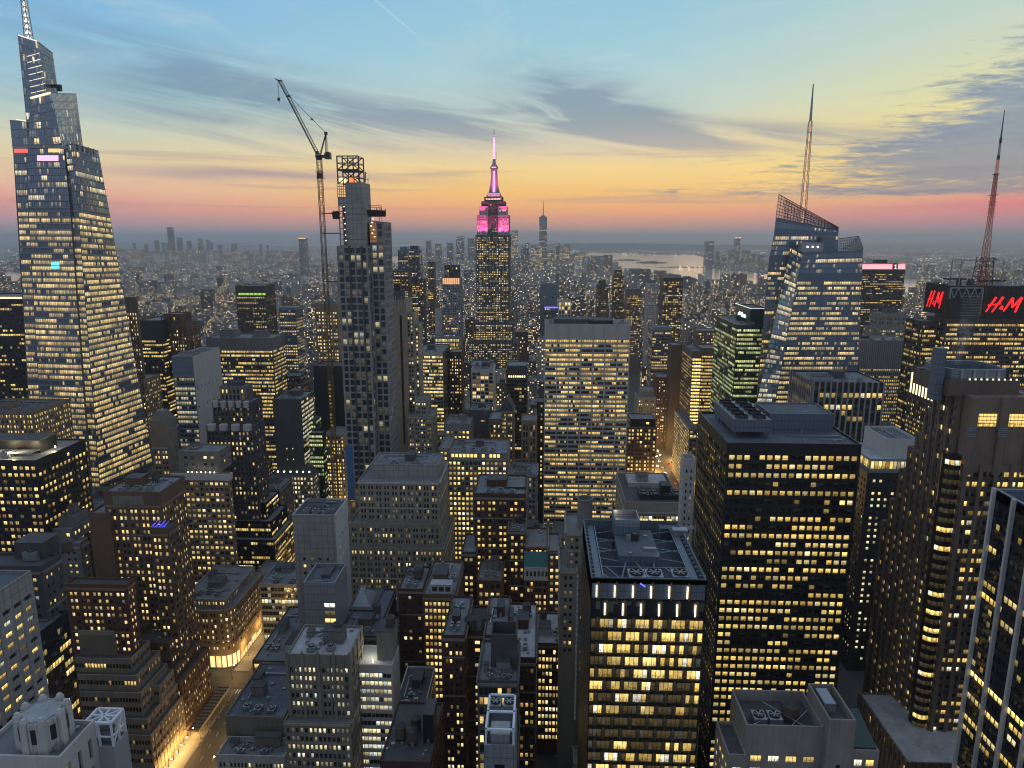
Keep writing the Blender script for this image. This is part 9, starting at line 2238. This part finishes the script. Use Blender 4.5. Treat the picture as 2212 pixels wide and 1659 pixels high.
# street and yard lights scattered over it
lm = [MB(), MB(), MB()]
for k in range(8500):
    f_ = rw.random(); Yl = 1300 * (15000 / 1300) ** f_; Xl = rw.uniform(-.80, .75) * Yl
    if Yl > 3000 and inwater(Xl, Yl): continue
    s_ = max(.45, Yl / 3300) * rw.choice((.5, .6, .7, .9, 1.4)); z = rw.uniform(8, 34)
    if abs(Xl - 145) < 40 and rw.random() < .5: pass
    m_ = lm[0 if rw.random() < .55 else (1 if rw.random() < .85 else 2)]
    m_.box(Xl - s_ / 2, Xl + s_ / 2, Yl, Yl + s_, z, z + s_ * .8, True)
# brighter strings of lights along far shores
for (xa, xb, y, n_) in ((1345, 1500, 547, 60), (1205, 1300, 544.5, 16), (1560, 1655, 541, 60), (1500, 1660, 536, 70), (1860, 2110, 560, 110), (1870, 2000, 552, 60), (2040, 2212, 580, 60), (1640, 1940, 545, 60), (330, 380, 600, 12), (600, 690, 560, 40), (380, 560, 566, 60), (1458, 1522, 577, 30)):
    for k in range(n_):
        p = atZ(rw.uniform(xa, xb), y + rw.gauss(0, 1.6), 12); s_ = p[1] / 2300 * rw.uniform(.5, 1.5); lm[0 if rw.random() < .8 else 1].box(p[0] - s_ / 2, p[0] + s_ / 2, p[1], p[1] + s_, 10, 10 + s_ * .8, True)
for m_, c, e, nm in zip(lm, ((1, .80, .48), (.95, .95, .95), (1, .22, .15)), (5.0, 4.6, 4.0), ('amber', 'white', 'red')):
    o = m_.build('city_lights', plain(f'{nm}_city_light', (.6, .5, .4), .5, 0, c, e)); tag(o, f'scattered {nm} street and yard lights across the distant city', 'lights', kind='stuff')

# two luffing cranes over the river flats, boats on the harbour
CRF = plain('far_crane_steel', (.30, .29, .28), .6)
for x, y, s_ in ((1417, 607, -1), (1431, 607, 1)):
    Yc = 2300.0; p = at(x, y, Yc); t_ = thing('tower_crane', f'small far crane over the river flats leaning {"left" if s_ < 0 else "right"}', 'crane', (p[0], Yc, 0)); a = MB(); a.bar((p[0], Yc, 0), (p[0], Yc, p[2]), 3.0); a.build('mast', CRF, t_)
    a = MB(); q = at(x + s_ * 10 - (3 if s_ < 0 else 0), y - 24, Yc); a.bar((p[0], Yc, p[2]), q, 2.2, 1.2); a.build('boom', CRF, t_); a = MB(); a.box(p[0] - s_ * 9 - 4, p[0] - s_ * 2 + 2, Yc - 2, Yc + 2, p[2] - 1, p[2] + 4, True); a.build('counterweight', CRF, t_)
for x, y, L in ((1190, 571, 60), (1193 + 50, 574, 46), (1398, 553, 130), (1542, 614, 40), (1364, 588, 44)):
    p = atZ(x, y, .7); t_ = thing('boat', {0: 'small dark boat', 1: 'small ferry'}[int(L > 45)] + f' on the sunlit harbour water' + (' near the far peninsula' if L > 100 else ''), 'boat', (p[0], p[1], .6), 'boats on the harbour' if L < 100 else None)
    a = MB(); a.quads([]); a.prism([(p[0] - L / 2, p[1] - 4), (p[0] + L * .35, p[1] - 5), (p[0] + L / 2, p[1]), (p[0] + L * .35, p[1] + 5), (p[0] - L / 2, p[1] + 4)], .6, 5); a.build('hull', DMET, t_); a = MB(); a.box(p[0] - L * .35, p[0] + L * .1, p[1] - 3, p[1] + 3, 5, 11); a.build('cabin', C['white'], t_)

# steam from the crown of the stepped tower
m = bpy.data.materials.new('steam'); m.use_nodes = True; t = NT(m.node_tree); t.n.clear(); o_ = t.node('ShaderNodeOutputMaterial'); pv = t.node('ShaderNodeVolumePrincipled'); t.l.new(pv.outputs[0], o_.inputs['Volume'])
tcn = t.node('ShaderNodeTexCoord').outputs['Object']; n1 = t.noise(tcn, .22, 4, .65, .6)
ox, oy, oz = t.sep(tcn); rad = t.m('SQRT', t.m('ADD', t.m('POWER', t.m('SUBTRACT', ox, t.m('MULTIPLY', t.m('POWER', t.m('MAXIMUM', oz, 0.0), 1.5), .02)), 2), t.m('POWER', oy, 2)))
fall = t.ss(t.m('DIVIDE', rad, t.m('ADD', 2.0, t.m('MULTIPLY', oz, .16))), 1.0, .25)
t.put(pv.inputs['Density'], t.m('MULTIPLY', t.m('MULTIPLY', fall, t.ss(oz, 22, 4)), t.m('MULTIPLY', t.ss(n1, .42, .62), .20))); pv.inputs['Color'].default_value = (.95, .95, .97, 1)
sp_ = at(2066, 788, 286.0); bm = MB(); bm.box(sp_[0] - 9, sp_[0] + 11, sp_[1] - 8, sp_[1] + 8, sp_[2], sp_[2] + 23, True); o = bm.build('steam', m, None, np.array((sp_[0], sp_[1], sp_[2]))); o.location = sp_; tag(o, 'wisp of white steam rising behind the crown of the stepped brown tower', 'steam', kind='stuff')

# ------------------------------------------------------------------ haze
m = bpy.data.materials.new('haze_air'); m.use_nodes = True; t = NT(m.node_tree); t.n.clear(); o_ = t.node('ShaderNodeOutputMaterial'); pv = t.node('ShaderNodeVolumePrincipled'); t.l.new(pv.outputs[0], o_.inputs['Volume'])
pv.inputs['Density'].default_value = 0.000075; pv.inputs['Color'].default_value = (.86, .93, 1.0, 1); pv.inputs['Anisotropy'].default_value = .62
hz = MB(); hz.box(-GX - 800, GX + 800, -1200, GY + 800, -1.0, 476, True); o = hz.build('haze', m); o['kind'] = 'stuff'; o['label'] = 'blue evening haze over the whole city'; o['category'] = 'haze'
